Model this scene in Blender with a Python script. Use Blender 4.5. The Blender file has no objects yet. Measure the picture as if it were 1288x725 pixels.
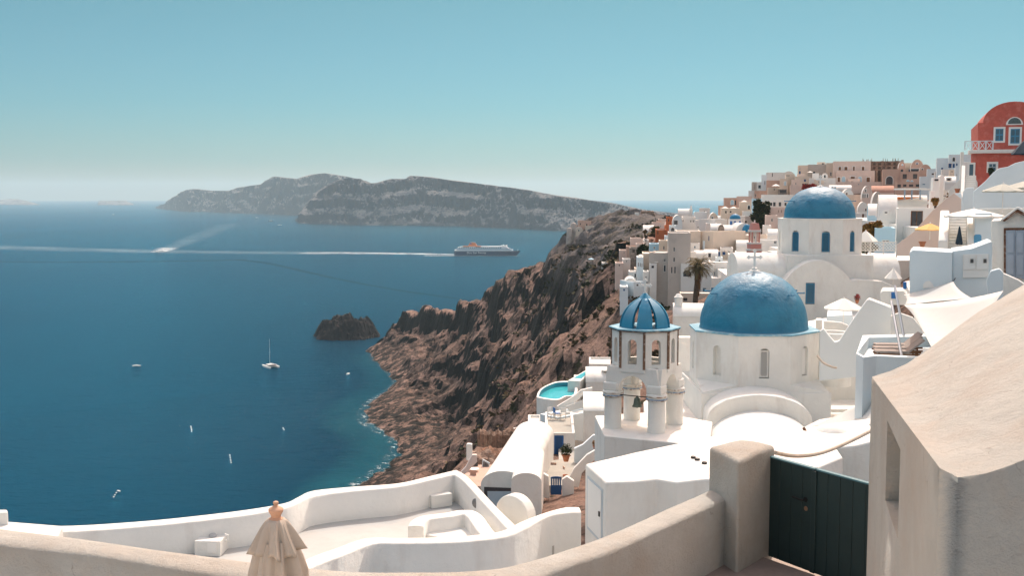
import bpy, bmesh, math, random
import numpy as np
from mathutils import Vector, Matrix, noise
random.seed(7)
R = math.radians
sc = bpy.context.scene
C = sc.collection
F = 1381.0; CX = 644.0; CY = 362.5; HOR = 246.0; CAMZ = 120.0
PITCH = math.atan((CY - HOR) / F)
CAM = Vector((0, 0, CAMZ))

# ---------------- where a point of the place lies ----------------
def ray(px, py):
    u = (px - CX) / F; v = (CY - py) / F
    c, s = math.cos(PITCH), math.sin(PITCH)
    return Vector((u, c + v * s, -s + v * c))
def P(px, py, D):
    r = ray(px, py); return CAM + r * (D / r.y)
def PZ(px, py, z):
    r = ray(px, py); return CAM + r * ((z - CAMZ) / r.z)

# ---------------- mesh helpers ----------------
class MB:
    def __init__(s): s.v = []; s.f = []
    def add(s, vs, fs):
        n = len(s.v); s.v += [Vector(p) for p in vs]; s.f += [tuple(i + n for i in f) for f in fs]; return s
    def hexa(s, p):
        return s.add(p, [(3,2,1,0),(4,5,6,7),(0,1,5,4),(1,2,6,5),(2,3,7,6),(3,0,4,7)])
    def box(s, x0, x1, y0, y1, z0, z1):
        return s.hexa([(x0,y0,z0),(x1,y0,z0),(x1,y1,z0),(x0,y1,z0),(x0,y0,z1),(x1,y0,z1),(x1,y1,z1),(x0,y1,z1)])
    def prism(s, poly, z0, z1):
        n = len(poly)
        a = sum(poly[i][0]*poly[(i+1)%n][1]-poly[(i+1)%n][0]*poly[i][1] for i in range(n))
        if a < 0: poly = poly[::-1]
        zb = z0 if hasattr(z0,'__len__') else [z0]*n
        zt = z1 if hasattr(z1,'__len__') else [z1]*n
        if a < 0: zb = zb[::-1]; zt = zt[::-1]
        vs = [(p[0],p[1],zb[i]) for i,p in enumerate(poly)] + [(p[0],p[1],zt[i]) for i,p in enumerate(poly)]
        return s.add(vs, [tuple(range(n))[::-1], tuple(range(n,2*n))] + [(i,(i+1)%n,(i+1)%n+n,i+n) for i in range(n)])
    def slab(s, poly, y0, y1):      # polygon in xz pushed along y
        n = len(poly)
        a = sum(poly[i][0]*poly[(i+1)%n][1]-poly[(i+1)%n][0]*poly[i][1] for i in range(n))
        if a < 0: poly = poly[::-1]
        vs = [(p[0],y0,p[1]) for p in poly] + [(p[0],y1,p[1]) for p in poly]
        return s.add(vs, [tuple(range(n)), tuple(range(n,2*n))[::-1]] + [(i+n,(i+1)%n+n,(i+1)%n,i) for i in range(n)])
    def slabx(s, poly, x0, x1):     # polygon in yz pushed along x
        n = len(poly)
        a = sum(poly[i][0]*poly[(i+1)%n][1]-poly[(i+1)%n][0]*poly[i][1] for i in range(n))
        if a < 0: poly = poly[::-1]
        vs = [(x0,p[0],p[1]) for p in poly] + [(x1,p[0],p[1]) for p in poly]
        return s.add(vs, [tuple(range(n))[::-1], tuple(range(n,2*n))] + [(i,(i+1)%n,(i+1)%n+n,i+n) for i in range(n)])
    def lathe(s, prof, c=(0,0,0), n=24, a0=0.0, sq=1.0):
        c = Vector(c); k = len(prof); vs = []
        for i in range(n):
            a = a0 + 2*math.pi*i/n
            for r,z in prof: vs.append(c + Vector((r*math.cos(a), r*math.sin(a)*sq, z)))
        fs = []
        for i in range(n):
            j = (i+1) % n
            for m in range(k-1): fs.append((i*k+m, j*k+m, j*k+m+1, i*k+m+1))
        if prof[0][0] > 1e-4: fs.append(tuple(i*k for i in range(n))[::-1])
        if prof[-1][0] > 1e-4: fs.append(tuple(i*k+k-1 for i in range(n)))
        return s.add(vs, fs)
    def tube(s, pts, r, n=8):
        pts = [Vector(p) for p in pts]; m = len(pts)
        rs = r if hasattr(r,'__len__') else [r]*m
        vs = []; up0 = None
        for i,p in enumerate(pts):
            t = (pts[min(i+1,m-1)] - pts[max(i-1,0)]).normalized()
            up = Vector((0,0,1)) if abs(t.z) < .9 else Vector((1,0,0))
            if up0 is not None: up = up0
            a = t.cross(up).normalized(); b = a.cross(t).normalized(); up0 = b
            for k in range(n):
                an = 2*math.pi*k/n
                vs.append(p + (a*math.cos(an) + b*math.sin(an))*rs[i])
        fs = []
        for i in range(m-1):
            for k in range(n):
                l = (k+1) % n
                fs.append((i*n+k, i*n+l, (i+1)*n+l, (i+1)*n+k))
        fs.append(tuple(range(n))[::-1]); fs.append(tuple((m-1)*n+k for k in range(n)))
        return s.add(vs, fs)
    def xf(s, M):
        s.v = [M @ p for p in s.v]; return s
    def build(s, name, m, parent=None, smooth=False, bevel=0, seg=2, world=True, sub=0, angle=40):
        vs = s.v; loc = Vector((0,0,0))
        if parent is not None:
            r = parent
            while r.name not in ROOTS: r = r.parent
            if world:
                Mi = ROOTS[r.name].inverted(); vs = [Mi @ p for p in vs]
        elif world:
            xs = [p.x for p in vs]; ys = [p.y for p in vs]; zs = [p.z for p in vs]
            loc = Vector(((min(xs)+max(xs))/2, (min(ys)+max(ys))/2, min(zs)))
            vs = [p - loc for p in vs]
        me = bpy.data.meshes.new(name)
        me.from_pydata([tuple(p) for p in vs], [], s.f)
        me.update()
        bm = bmesh.new(); bm.from_mesh(me)
        bmesh.ops.remove_doubles(bm, verts=bm.verts, dist=1e-5)
        bmesh.ops.recalc_face_normals(bm, faces=bm.faces)
        bm.to_mesh(me); bm.free()
        ob = bpy.data.objects.new(name, me); C.objects.link(ob)
        ob.location = loc
        if parent is not None: ob.parent = parent
        if m: me.materials.append(m)
        if smooth:
            me.shade_smooth()
            if angle < 180:
                try: me.set_sharp_from_angle(angle=R(angle))
                except Exception: pass
        if bevel:
            b = ob.modifiers.new('bevel','BEVEL'); b.width = bevel; b.segments = seg; b.limit_method = 'ANGLE'; b.angle_limit = R(35)
            me.shade_smooth()
            w = ob.modifiers.new('wn','WEIGHTED_NORMAL'); w.keep_sharp = True
        return ob
ROOTS = {}
GR = None
def tag(o, label, cat, group=None, kind=None):
    if label: o['label'] = label
    if cat: o['category'] = cat
    if group: o['group'] = group
    if kind: o['kind'] = kind
    return o
def root(name, label, cat, loc, yaw=0, group=None):
    o = bpy.data.objects.new(name, None); C.objects.link(o)
    o.location = loc; o.rotation_euler = (0,0,yaw); o.empty_display_size = .3
    ROOTS[o.name] = Matrix.Translation(Vector(loc)) @ Matrix.Rotation(yaw, 4, 'Z')
    return tag(o, label, cat, group)
def copy_thing(r, loc, yaw, label, group=None):
    c = r.copy(); C.objects.link(c); c.location = loc; c.rotation_euler = (0,0,yaw); c['label'] = label
    if group: c['group'] = group
    for ch in list(r.children):
        d = ch.copy(); C.objects.link(d); d.parent = c
        for g in list(ch.children):
            e = g.copy(); C.objects.link(e); e.parent = d
    return c
def smooth_pts(pts, n=6):
    out = []; m = len(pts); pts = [Vector(p) for p in pts]
    for i in range(m-1):
        p0 = pts[max(i-1,0)]; p1 = pts[i]; p2 = pts[i+1]; p3 = pts[min(i+2,m-1)]
        for k in range(n):
            t = k/n
            out.append(.5*((2*p1)+(p2-p0)*t+(2*p0-5*p1+4*p2-p3)*t*t+(3*p1-p0-3*p2+p3)*t**3))
    out.append(pts[-1]); return out
def offset_line(pts, d):
    out = []
    for i,p in enumerate(pts):
        t = (pts[min(i+1,len(pts)-1)] - pts[max(i-1,0)]); t.z = 0; t.normalize()
        out.append(p + Vector((-t.y, t.x, 0))*d)
    return out
def wall_line(mb, a, b, zb_a, zb_b, cap=0.0):   # a near line, b far line, points carry their top height
    n = len(a); vs = []
    for i in range(n):
        p, q = a[i], b[i]; d = (q-p)
        k = .22
        vs += [(p.x,p.y,zb_a),(p.x,p.y,p.z-cap*.8),tuple(p+d*.1+Vector((0,0,-cap*.15))),tuple(p+d*.35+Vector((0,0,cap*.12))),
               tuple(q-d*.35+Vector((0,0,cap*.12))),tuple(q-d*.1+Vector((0,0,-cap*.15))),(q.x,q.y,q.z-cap*.8),(q.x,q.y,zb_b)]
    fs = []
    for i in range(n-1):
        for k in range(7): fs.append((i*8+k,(i+1)*8+k,(i+1)*8+k+1,i*8+k+1))
    fs.append(tuple(range(8))); fs.append(tuple((n-1)*8+k for k in range(8))[::-1])
    return mb.add(vs, fs)

# ---------------- materials ----------------
MATS = {}
def mat(name, col, rough=.9, var=.12, vs=1.5, bump=.25, bs=12, col2=None, s2=.4, lo=.5, hi=.65, bdist=.02, spec=.3, metal=0, fine=0, streak=0):
    if name in MATS: return MATS[name]
    m = bpy.data.materials.new(name); m.use_nodes = True; MATS[name] = m
    nt = m.node_tree; N = nt.nodes; L = nt.links
    b = N['Principled BSDF']; b.inputs['Roughness'].default_value = rough; b.inputs['Metallic'].default_value = metal
    b.inputs['Specular IOR Level'].default_value = spec
    g = N.new('ShaderNodeNewGeometry')
    nz = N.new('ShaderNodeTexNoise'); nz.inputs['Scale'].default_value = vs; nz.inputs['Detail'].default_value = 6; nz.inputs['Roughness'].default_value = .62
    L.new(g.outputs['Position'], nz.inputs['Vector'])
    mr = N.new('ShaderNodeMapRange'); mr.inputs[1].default_value = .25; mr.inputs[2].default_value = .75
    mr.inputs[3].default_value = 1-var; mr.inputs[4].default_value = 1+var
    L.new(nz.outputs['Fac'], mr.inputs[0])
    mx = N.new('ShaderNodeMix'); mx.data_type = 'RGBA'; mx.blend_type = 'MULTIPLY'; mx.inputs[0].default_value = 1
    mx.inputs[6].default_value = (*col, 1); L.new(mr.outputs[0], mx.inputs[7])
    out = mx.outputs[2]
    if col2:
        n2 = N.new('ShaderNodeTexNoise'); n2.inputs['Scale'].default_value = s2; n2.inputs['Detail'].default_value = 8; n2.inputs['Roughness'].default_value = .68
        if streak:
            mp = N.new('ShaderNodeMapping'); mp.inputs['Scale'].default_value = (1,1,streak); L.new(g.outputs['Position'], mp.inputs[0]); L.new(mp.outputs[0], n2.inputs['Vector'])
        else: L.new(g.outputs['Position'], n2.inputs['Vector'])
        r2 = N.new('ShaderNodeMapRange'); r2.inputs[1].default_value = lo; r2.inputs[2].default_value = hi; L.new(n2.outputs['Fac'], r2.inputs[0])
        m2 = N.new('ShaderNodeMix'); m2.data_type = 'RGBA'; L.new(r2.outputs[0], m2.inputs[0]); L.new(out, m2.inputs[6]); m2.inputs[7].default_value = (*col2, 1)
        out = m2.outputs[2]
    L.new(out, b.inputs['Base Color'])
    if fine:
        vd = N.new('ShaderNodeTexNoise'); vd.inputs['Scale'].default_value = 3; vd.inputs['Detail'].default_value = 4; L.new(g.outputs['Position'], vd.inputs['Vector'])
        va = N.new('ShaderNodeMix'); va.data_type = 'RGBA'; va.blend_type = 'ADD'; va.inputs[0].default_value = .35; L.new(g.outputs['Position'], va.inputs[6]); L.new(vd.outputs['Color'], va.inputs[7])
        vo = N.new('ShaderNodeTexVoronoi'); vo.feature = 'DISTANCE_TO_EDGE'; vo.inputs['Scale'].default_value = 1.1; L.new(va.outputs[2], vo.inputs['Vector'])
        vr = N.new('ShaderNodeMapRange'); vr.inputs[1].default_value = .0; vr.inputs[2].default_value = .006; vr.inputs[3].default_value = .45; vr.inputs[4].default_value = 0; L.new(vo.outputs['Distance'], vr.inputs[0])
        vm = N.new('ShaderNodeMapRange'); vm.inputs[1].default_value = .5; vm.inputs[2].default_value = .6; L.new(nz.outputs['Fac'], vm.inputs[0])
        vx = N.new('ShaderNodeMath'); vx.operation = 'MULTIPLY'; L.new(vr.outputs[0], vx.inputs[0]); L.new(vm.outputs[0], vx.inputs[1])
        m3 = N.new('ShaderNodeMix'); m3.data_type = 'RGBA'; L.new(vx.outputs[0], m3.inputs[0]); L.new(out, m3.inputs[6]); m3.inputs[7].default_value = (.12,.09,.07,1); L.new(m3.outputs[2], b.inputs['Base Color'])
    if bump:
        n3 = N.new('ShaderNodeTexNoise'); n3.inputs['Scale'].default_value = bs; n3.inputs['Detail'].default_value = 5 if not fine else 9; n3.inputs['Roughness'].default_value = .6 if not fine else .75
        L.new(g.outputs['Position'], n3.inputs['Vector'])
        bp = N.new('ShaderNodeBump'); bp.inputs['Strength'].default_value = bump; bp.inputs['Distance'].default_value = bdist
        L.new(n3.outputs['Fac'], bp.inputs['Height']); L.new(bp.outputs[0], b.inputs['Normal'])
        if fine:
            n4 = N.new('ShaderNodeTexNoise'); n4.inputs['Scale'].default_value = 4.5; n4.inputs['Detail'].default_value = 3; L.new(g.outputs['Position'], n4.inputs['Vector'])
            b4 = N.new('ShaderNodeBump'); b4.inputs['Strength'].default_value = .5; b4.inputs['Distance'].default_value = .06; L.new(n4.outputs['Fac'], b4.inputs['Height']); L.new(b4.outputs[0], bp.inputs['Normal'])
    return m
WHITE = mat('white_plaster', (.715,.71,.67), var=.06, vs=.9, bump=.5, bs=5, bdist=.04, col2=(.58,.54,.49), s2=1.2, lo=.52, hi=.80, streak=.3)
WHITEF = mat('white_plaster_far', (.72,.705,.67), var=.07, vs=.35, bump=.15, bs=2, col2=(.58,.54,.49), s2=.3, lo=.6, hi=.8)
CLEAN = mat('fresh_white_paint', (.77,.765,.73), var=.03, vs=.8, bump=.2, bs=4)
BLUEISH = mat('pale_blue_wash_and_shade', (.66,.74,.77), var=.05, vs=.5, bump=.15, bs=4)  # pale blue wash; also stands for bluish shade on shaded white walls
SKYB = mat('light_blue_wash', (.42,.62,.72), var=.06, vs=.6, bump=.15, bs=4)
CREAM = mat('cream_plaster', (.66,.56,.46), var=.08, vs=.3, bump=.15, bs=2, col2=(.5,.42,.35), s2=.25, lo=.58, hi=.8)
GREYB = mat('grey_beige_render', (.52,.47,.42), var=.1, vs=.3, bump=.2, bs=2, col2=(.36,.33,.30), s2=.2, lo=.55, hi=.8)
PINK = mat('pale_pink_plaster', (.66,.54,.475), var=.08, vs=.4, bump=.15, bs=2, col2=(.55,.42,.37), s2=.3, lo=.55, hi=.8)
PINKD = mat('salmon_plaster', (.56,.38,.30), var=.12, vs=.4, bump=.2, bs=3, col2=(.45,.30,.24), s2=.4)
TERRA = mat('terracotta_paint', (.42,.13,.055), var=.12, vs=.5, bump=.15, bs=3)
REDW = mat('red_wall_paint', (.50,.115,.085), var=.16, vs=2.2, bump=.3, bs=8, col2=(.56,.24,.2), s2=1.1, lo=.5, hi=.8)
STONE = mat('grey_stone', (.25,.22,.19), var=.45, vs=1.8, bump=.7, bs=3, bdist=.2, col2=(.36,.32,.28), s2=1.4)
BRUIN = mat('brown_ruin_stone', (.24,.16,.12), var=.5, vs=.8, bump=.8, bs=1.5, bdist=.4, col2=(.36,.27,.2), s2=.9)
STAINW = mat('peeling_stained_render', (.50,.46,.41), var=.2, vs=.8, bump=.4, bs=3, bdist=.1, col2=(.13,.13,.13), s2=.22, lo=.5, hi=.56)
TAN = mat('tan_rough_render', (.445,.435,.395), var=.1, vs=2.5, bump=.8, bs=38, bdist=.03, fine=1, col2=(.38,.32,.26), s2=1.1, lo=.46, hi=.8)
TANP = mat('tan_sloped_render', (.445,.435,.395), var=.09, vs=2.5, bump=.8, bs=30, bdist=.03, fine=1, col2=(.42,.35,.29), s2=1.0, lo=.48, hi=.8)
FLOORC = mat('pale_concrete_floor', (.43,.435,.42), var=.1, vs=2, bump=.15, bs=20, col2=(.40,.39,.37), s2=1.0)
FLOORG = mat('grey_screed', (.36,.35,.31), var=.12, vs=1, bump=.15, bs=10)
FLOORB = mat('brown_grey_paving', (.26,.2,.17), var=.15, vs=6, bump=.2, bs=30)
BLUE = mat('dome_blue_paint', (.003,.155,.265), rough=.5, var=.2, vs=1.2, bump=.6, bs=3.6, bdist=.08, col2=(.015,.20,.32), s2=.9, lo=.45, hi=.8, spec=.6)
BLUES = mat('dome_blue_paint_small', (.008,.205,.34), rough=.45, var=.12, vs=1.2, bump=.4, bs=4, bdist=.04, spec=.7)
BLUEL = mat('faded_light_blue_paint', (.16,.36,.46), rough=.7, var=.16, vs=2, bump=.3, bs=8, col2=(.40,.52,.55), s2=2.0)
DBLUE = mat('dark_blue_paint', (.015,.07,.19), rough=.5, var=.1)
MBLUE = mat('bright_blue_paint', (.02,.13,.36), rough=.5, var=.1)
WBLUE = mat('window_frame_blue', (.05,.22,.36), rough=.5, var=.1)
DOORG = mat('grey_blue_door', (.33,.39,.46), rough=.6, var=.08)
GATEM = mat('dark_teal_gate_paint', (.015,.034,.035), rough=.45, var=.12, vs=4, bump=.08, bs=30, spec=.5)
GATEE = mat('teal_gate_edge', (.09,.2,.23), rough=.4, var=.1)
GLASS = mat('dark_window_glass', (.03,.04,.05), rough=.12, var=.05, bump=0, spec=.6)
GLASSB = mat('blue_grey_window_glass', (.07,.13,.17), rough=.15, var=.1, bump=0, spec=.6)
BROWN = mat('brown_wood', (.16,.075,.035), rough=.7, var=.3, vs=6)
RUST = mat('bare_brown_stone_edge', (.15,.07,.04), rough=.95, var=.5, vs=9, bump=.6, bs=18, bdist=.03, col2=(.4,.33,.28), s2=4)
IRON = mat('dark_iron', (.03,.03,.03), rough=.5, var=.1, metal=.6)
STEEL = mat('brushed_steel', (.55,.55,.55), rough=.3, var=.05, metal=.9)
BRONZE = mat('green_bronze', (.12,.15,.12), rough=.55, var=.3, vs=8, metal=.5)
SAIL = mat('white_sail_cloth', (.52,.53,.51), rough=.85, var=.03, vs=3, bump=.15, bs=30)
CANVAS = mat('white_parasol_canvas', (.80,.78,.72), rough=.85, var=.03)
YELLOW = mat('yellow_parasol_canvas', (.75,.45,.16), rough=.85, var=.05)
GREYC = mat('grey_green_parasol_canvas', (.42,.43,.38), rough=.85, var=.05)
NAVYC = mat('dark_navy_canvas', (.02,.04,.06), rough=.8, var=.1)
BEIGE = mat('beige_canvas', (.44,.375,.31), rough=.9, var=.06, vs=5, bump=.25, bs=120, bdist=.003)
POT = mat('terracotta_pot', (.42,.17,.09), rough=.85, var=.2, vs=6)
WOODL = mat('light_carved_wood', (.50,.29,.19), rough=.6, var=.12, vs=8)
ORANGE = mat('orange_paint', (.62,.20,.06), rough=.6, var=.08)
CUSH = mat('taupe_lounger_cushion', (.33,.28,.25), rough=.9, var=.1, vs=4)
ROPE = mat('pale_rope', (.50,.42,.34), rough=.95, var=.35, vs=30, bump=.8, bs=60, bdist=.01)
POOLW = mat('turquoise_pool_water', (.06,.42,.46), rough=.08, var=.15, vs=3, bump=.2, bs=6, spec=.5)
LEAF = mat('dark_green_leaves', (.035,.055,.022), rough=.7, var=.5, vs=2.5, bump=0, col2=(.09,.10,.04), s2=1.5)
LEAFO = mat('autumn_orange_leaves', (.30,.16,.04), rough=.7, var=.4, vs=5, bump=0, col2=(.07,.08,.03), s2=3)
PALML = mat('palm_leaves_brown_green', (.13,.095,.035), rough=.7, var=.5, vs=1.5, bump=0, col2=(.055,.06,.025), s2=.9)
TRUNK = mat('palm_bark', (.09,.065,.045), rough=.95, var=.4, vs=4, bump=.8, bs=6, bdist=.1)
REDF = mat('red_flowers', (.40,.03,.03), rough=.7, var=.3, vs=5, bump=0, col2=(.05,.08,.03), s2=2)
HULLB = mat('ferry_hull_blue', (.01,.045,.10), rough=.4, var=.05, bump=0)
BOATW = mat('boat_white', (.8,.8,.78), rough=.4, var=.03, bump=0)

# ---------------- camera, world, sun ----------------
cam = bpy.data.cameras.new('camera'); co = bpy.data.objects.new('camera', cam); C.objects.link(co)
cam.sensor_width = 36; cam.lens = 36*F/1288; cam.clip_start = .1; cam.clip_end = 90000
co.location = CAM; co.rotation_euler = (R(90)-PITCH, 0, 0); sc.camera = co
SAZ, SEL = 17, 54
sd = Vector((math.sin(R(SAZ))*math.cos(R(SEL)), math.cos(R(SAZ))*math.cos(R(SEL)), math.sin(R(SEL))))
sl = bpy.data.lights.new('sun','SUN'); sl.energy = 2.7; sl.angle = R(.53); sl.color = (1,.945,.865)
so = bpy.data.objects.new('sun', sl); C.objects.link(so); so.rotation_euler = (-sd).to_track_quat('-Z','Y').to_euler(); so.location = (20,20,400)
w = bpy.data.worlds.new('World'); sc.world = w; w.use_nodes = True
nt = w.node_tree; bg = nt.nodes['Background']
sky = nt.nodes.new('ShaderNodeTexSky'); sky.sky_type = 'NISHITA'; sky.sun_disc = False
sky.sun_elevation = R(SEL); sky.sun_rotation = R(SAZ); sky.altitude = 100; sky.air_density = 1.0; sky.dust_density = 1.2; sky.ozone_density = 1.0
# sky tint: milky horizon, teal higher; out of view boosted as warm fill light
tc = nt.nodes.new('ShaderNodeTexCoord'); sp = nt.nodes.new('ShaderNodeSeparateXYZ'); nt.links.new(tc.outputs['Generated'], sp.inputs[0])
cr = nt.nodes.new('ShaderNodeValToRGB'); nt.links.new(sp.outputs[2], cr.inputs[0])
els = cr.color_ramp.elements
SKYR = [(0.0,(.38,.42,.40)),(.03,(.25,.40,.48)),(.08,(.205,.385,.44)),(.185,(.205,.375,.355)),(.3,(.4,.52,.48)),(.40,(1.5,1.25,1.0)),(.5,(6.6,3.7,1.95)),(.7,(6.0,3.5,1.95)),(.85,(2.6,1.9,1.4)),(1.0,(1.9,1.6,1.3))]
els[0].position = SKYR[0][0]; els[0].color = (*SKYR[0][1],1); els[1].position = 1; els[1].color = (*SKYR[-1][1],1)
for p_,c_ in SKYR[1:-1]:
    e = els.new(p_); e.color = (*c_,1)
mm = nt.nodes.new('ShaderNodeMix'); mm.data_type = 'RGBA'; mm.blend_type = 'MULTIPLY'; mm.inputs[0].default_value = 1
nt.links.new(sky.outputs[0], mm.inputs[6]); nt.links.new(cr.outputs[0], mm.inputs[7]); nt.links.new(mm.outputs[2], bg.inputs[0])
bg.inputs[1].default_value = .15
sc.view_settings.view_transform = 'Standard'; sc.view_settings.look = 'None'; sc.view_settings.gamma = 1; sc.view_settings.exposure = .33
cy = sc.cycles; cy.use_denoising = True; cy.max_bounces = 6; cy.diffuse_bounces = 5; cy.glossy_bounces = 3; cy.volume_bounces = 1; cy.transparent_max_bounces = 12
try: cy.denoiser = 'OPENIMAGEDENOISE'
except Exception: pass
# ---------------- sea ----------------
SEAR = 26000
def seamat():
    m = bpy.data.materials.new('sea_water'); m.use_nodes = True; nt = m.node_tree; N = nt.nodes; L = nt.links
    b = N['Principled BSDF']; b.inputs['Roughness'].default_value = .22; b.inputs['IOR'].default_value = 1.33
    b.inputs['Specular IOR Level'].default_value = .16
    g = N.new('ShaderNodeNewGeometry')
    def nz(scale, mp=(1,1,1), det=5, rot=0, ro=.6):
        a = N.new('ShaderNodeMapping'); a.inputs['Scale'].default_value = mp; a.inputs['Rotation'].default_value = (0,0,rot)
        L.new(g.outputs['Position'], a.inputs[0])
        n = N.new('ShaderNodeTexNoise'); n.inputs['Scale'].default_value = scale; n.inputs['Detail'].default_value = det; n.inputs['Roughness'].default_value = ro
        L.new(a.outputs[0], n.inputs['Vector']); return n
    big = nz(.0022, (1,.35,1), 5, .2); r = N.new('ShaderNodeMapRange'); r.inputs[1].default_value = .35; r.inputs[2].default_value = .7; L.new(big.outputs['Fac'], r.inputs[0])
    mx = N.new('ShaderNodeMix'); mx.data_type = 'RGBA'; mx.inputs[6].default_value = (.0,.015,.046,1); mx.inputs[7].default_value = (.0002,.034,.074,1); L.new(r.outputs[0], mx.inputs[0])
    L.new(mx.outputs[2], b.inputs['Base Color'])
    w1 = nz(.22, (1,2.2,1), 7, .35, .62); w2 = nz(.035, (1,2.6,1), 4, .25)
    wv = N.new('ShaderNodeTexWave'); wv.inputs['Scale'].default_value = .028; wv.inputs['Distortion'].default_value = 5; wv.inputs['Detail'].default_value = 3; wv.inputs['Detail Scale'].default_value = .6
    mp = N.new('ShaderNodeMapping'); mp.inputs['Rotation'].default_value = (0,0,R(68)); L.new(g.outputs['Position'], mp.inputs[0]); L.new(mp.outputs[0], wv.inputs['Vector'])
    b1 = N.new('ShaderNodeBump'); b1.inputs['Strength'].default_value = 1; b1.inputs['Distance'].default_value = 2.8; L.new(w1.outputs['Fac'], b1.inputs['Height'])
    b2 = N.new('ShaderNodeBump'); b2.inputs['Strength'].default_value = 1; b2.inputs['Distance'].default_value = 2.0; L.new(w2.outputs['Fac'], b2.inputs['Height']); L.new(b1.outputs[0], b2.inputs['Normal'])
    b3 = N.new('ShaderNodeBump'); b3.inputs['Strength'].default_value = 1; b3.inputs['Distance'].default_value = .22; L.new(wv.outputs['Fac'], b3.inputs['Height']); L.new(b2.outputs[0], b3.inputs['Normal'])
    L.new(b3.outputs[0], b.inputs['Normal'])
    b.inputs['Specular IOR Level'].default_value = 0; b.inputs['Roughness'].default_value = 1
    gl = N.new('ShaderNodeBsdfGlossy'); gl.inputs['Color'].default_value = (.10,.48,.68,1); gl.inputs['Roughness'].default_value = .09; L.new(b3.outputs[0], gl.inputs['Normal'])
    fr = N.new('ShaderNodeFresnel'); fr.inputs['IOR'].default_value = 1.33; L.new(b3.outputs[0], fr.inputs['Normal'])
    fm = N.new('ShaderNodeMath'); fm.operation = 'MULTIPLY'; fm.inputs[1].default_value = 1.15; fm.use_clamp = True; L.new(fr.outputs[0], fm.inputs[0])
    ms = N.new('ShaderNodeMixShader'); L.new(fm.outputs[0], ms.inputs[0]); L.new(b.outputs[0], ms.inputs[1]); L.new(gl.outputs[0], ms.inputs[2]); L.new(ms.outputs[0], N['Material Output'].inputs['Surface'])
    return m
mb = MB(); n = 180
ring = [(SEAR*math.cos(2*math.pi*i/n), SEAR*math.sin(2*math.pi*i/n), 0) for i in range(n)]
mb.add(ring, [tuple(range(n))])
o = mb.build('sea', seamat(), world=False); o['kind'] = 'structure'

# ---------------- haze ----------------
def haze():
    mb = MB(); S = SEAR+300; mb.box(-S,S,-S,S,-90,420)
    m = bpy.data.materials.new('sea_haze'); m.use_nodes = True; N = m.node_tree.nodes; L = m.node_tree.links
    for x in list(N):
        if x.type == 'BSDF_PRINCIPLED': N.remove(x)
    v = N.new('ShaderNodeVolumePrincipled'); v.inputs['Color'].default_value = (.59,.80,.91,1); v.inputs['Density'].default_value = HAZED; v.inputs['Anisotropy'].default_value = .25
    L.new(v.outputs[0], N['Material Output'].inputs['Volume'])
    o = mb.build('haze', m, world=False); o['kind'] = 'stuff'
HAZED = 5.4e-5
haze()

# ---------------- smooth surface through known points ----------------
class Surf:
    def __init__(s, pts, lam=.02):
        A = np.array(pts, float); s.c = A[:, :2]/100.; z = A[:, 2]; n = len(A)
        d = np.linalg.norm(s.c[:,None]-s.c[None], axis=2)
        K = d  # linear (biharmonic 3d) kernel: no overshoot
        M = np.zeros((n+3,n+3)); M[:n,:n] = K - lam*np.eye(n)*0.1; M[:n,n] = 1; M[:n,n+1:] = s.c; M[n,:n] = 1; M[n+1:,:n] = s.c.T
        b = np.zeros(n+3); b[:n] = z
        s.w = np.linalg.solve(M, b); s.n = n
    def __call__(s, x, y):
        q = np.stack([np.ravel(x), np.ravel(y)], 1)/100.
        out = np.empty(len(q))
        for i in range(0, len(q), 20000):
            qq = q[i:i+20000]; d = np.linalg.norm(qq[:,None]-s.c[None], axis=2)
            out[i:i+20000] = d @ s.w[:s.n] + s.w[s.n] + qq @ s.w[s.n+1:]
        return out.reshape(np.shape(x))

# ---------------- headland ----------------
TP = []
def tp(px, py, D): p = P(px, py, D); TP.append((p.x, p.y, p.z))
def tw(x, y, z): TP.append((x, y, z))
SHORE_PX = [(466,446),(478,458),(492,470),(500,481),(488,495),(470,505),(460,518),(463,532),(480,542),(497,552),(503,566),(492,582),(474,598),(455,610),(436,634),(420,665)]
SHORE = [PZ(a,b,0) for a,b in SHORE_PX]
for s_ in SHORE: tw(s_.x, s_.y, 0)
for s_ in SHORE[::2]: tw(s_.x-25, s_.y+2, -9)
for a_ in [(-75,330,0),(-100,330,-9),(-70,240,0),(-95,240,-9),(-66,150,0),(-90,150,-9),(-60,60,0),(-85,60,-8),(-110,880,-8),(-75,905,0),(-40,905,-3),(0,860,-2),(40,800,-2),(70,720,-2),(115,640,-2),(160,600,-2),(230,560,5),(-30,960,-9),(-140,840,-9),(-60,1000,-10),(60,900,-10),(150,760,-10)]: tw(*a_)
# silhouette ridge down to the promontory
for a_ in [(480,432,858),(492,412,862),(505,401,866),(522,404,850),(533,393,840),(545,399,815),(562,402,780),(578,392,745),(592,384,715),(608,372,690),(622,368,668),(640,361,640),(665,344,610),(690,325,588),(697,300,575),(706,286,570),(725,281,565),(750,278,560),(770,270,560),(790,268,560),(806,266,560),(824,271,560),(835,276,540)]: tp(*a_)
# back of the ridge
for a_ in [(30,690,40),(60,640,62),(95,600,80),(60,740,5),(130,560,92)]: tw(*a_)
# seaward faces
for a_ in [(520,430,800),(560,425,770),(590,430,700),(560,450,700),(520,470,690),(540,500,600),(600,470,610),(575,520,540),(545,560,500),(520,585,470),
           (640,400,600),(640,440,540),(610,510,500),(600,560,420),(650,480,450),(660,520,380),(640,560,320),(690,360,520),(700,400,470),(690,440,420),(700,470,340),
           (720,330,500),(745,310,520),(770,295,520),(800,290,500),(735,350,440),(760,340,400),(745,380,360),(735,420,310),(735,455,260),(720,480,200),
           (780,320,420),(800,318,360),(790,350,300),(775,380,250),(765,420,200),(770,455,150)]: tp(*a_)
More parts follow.
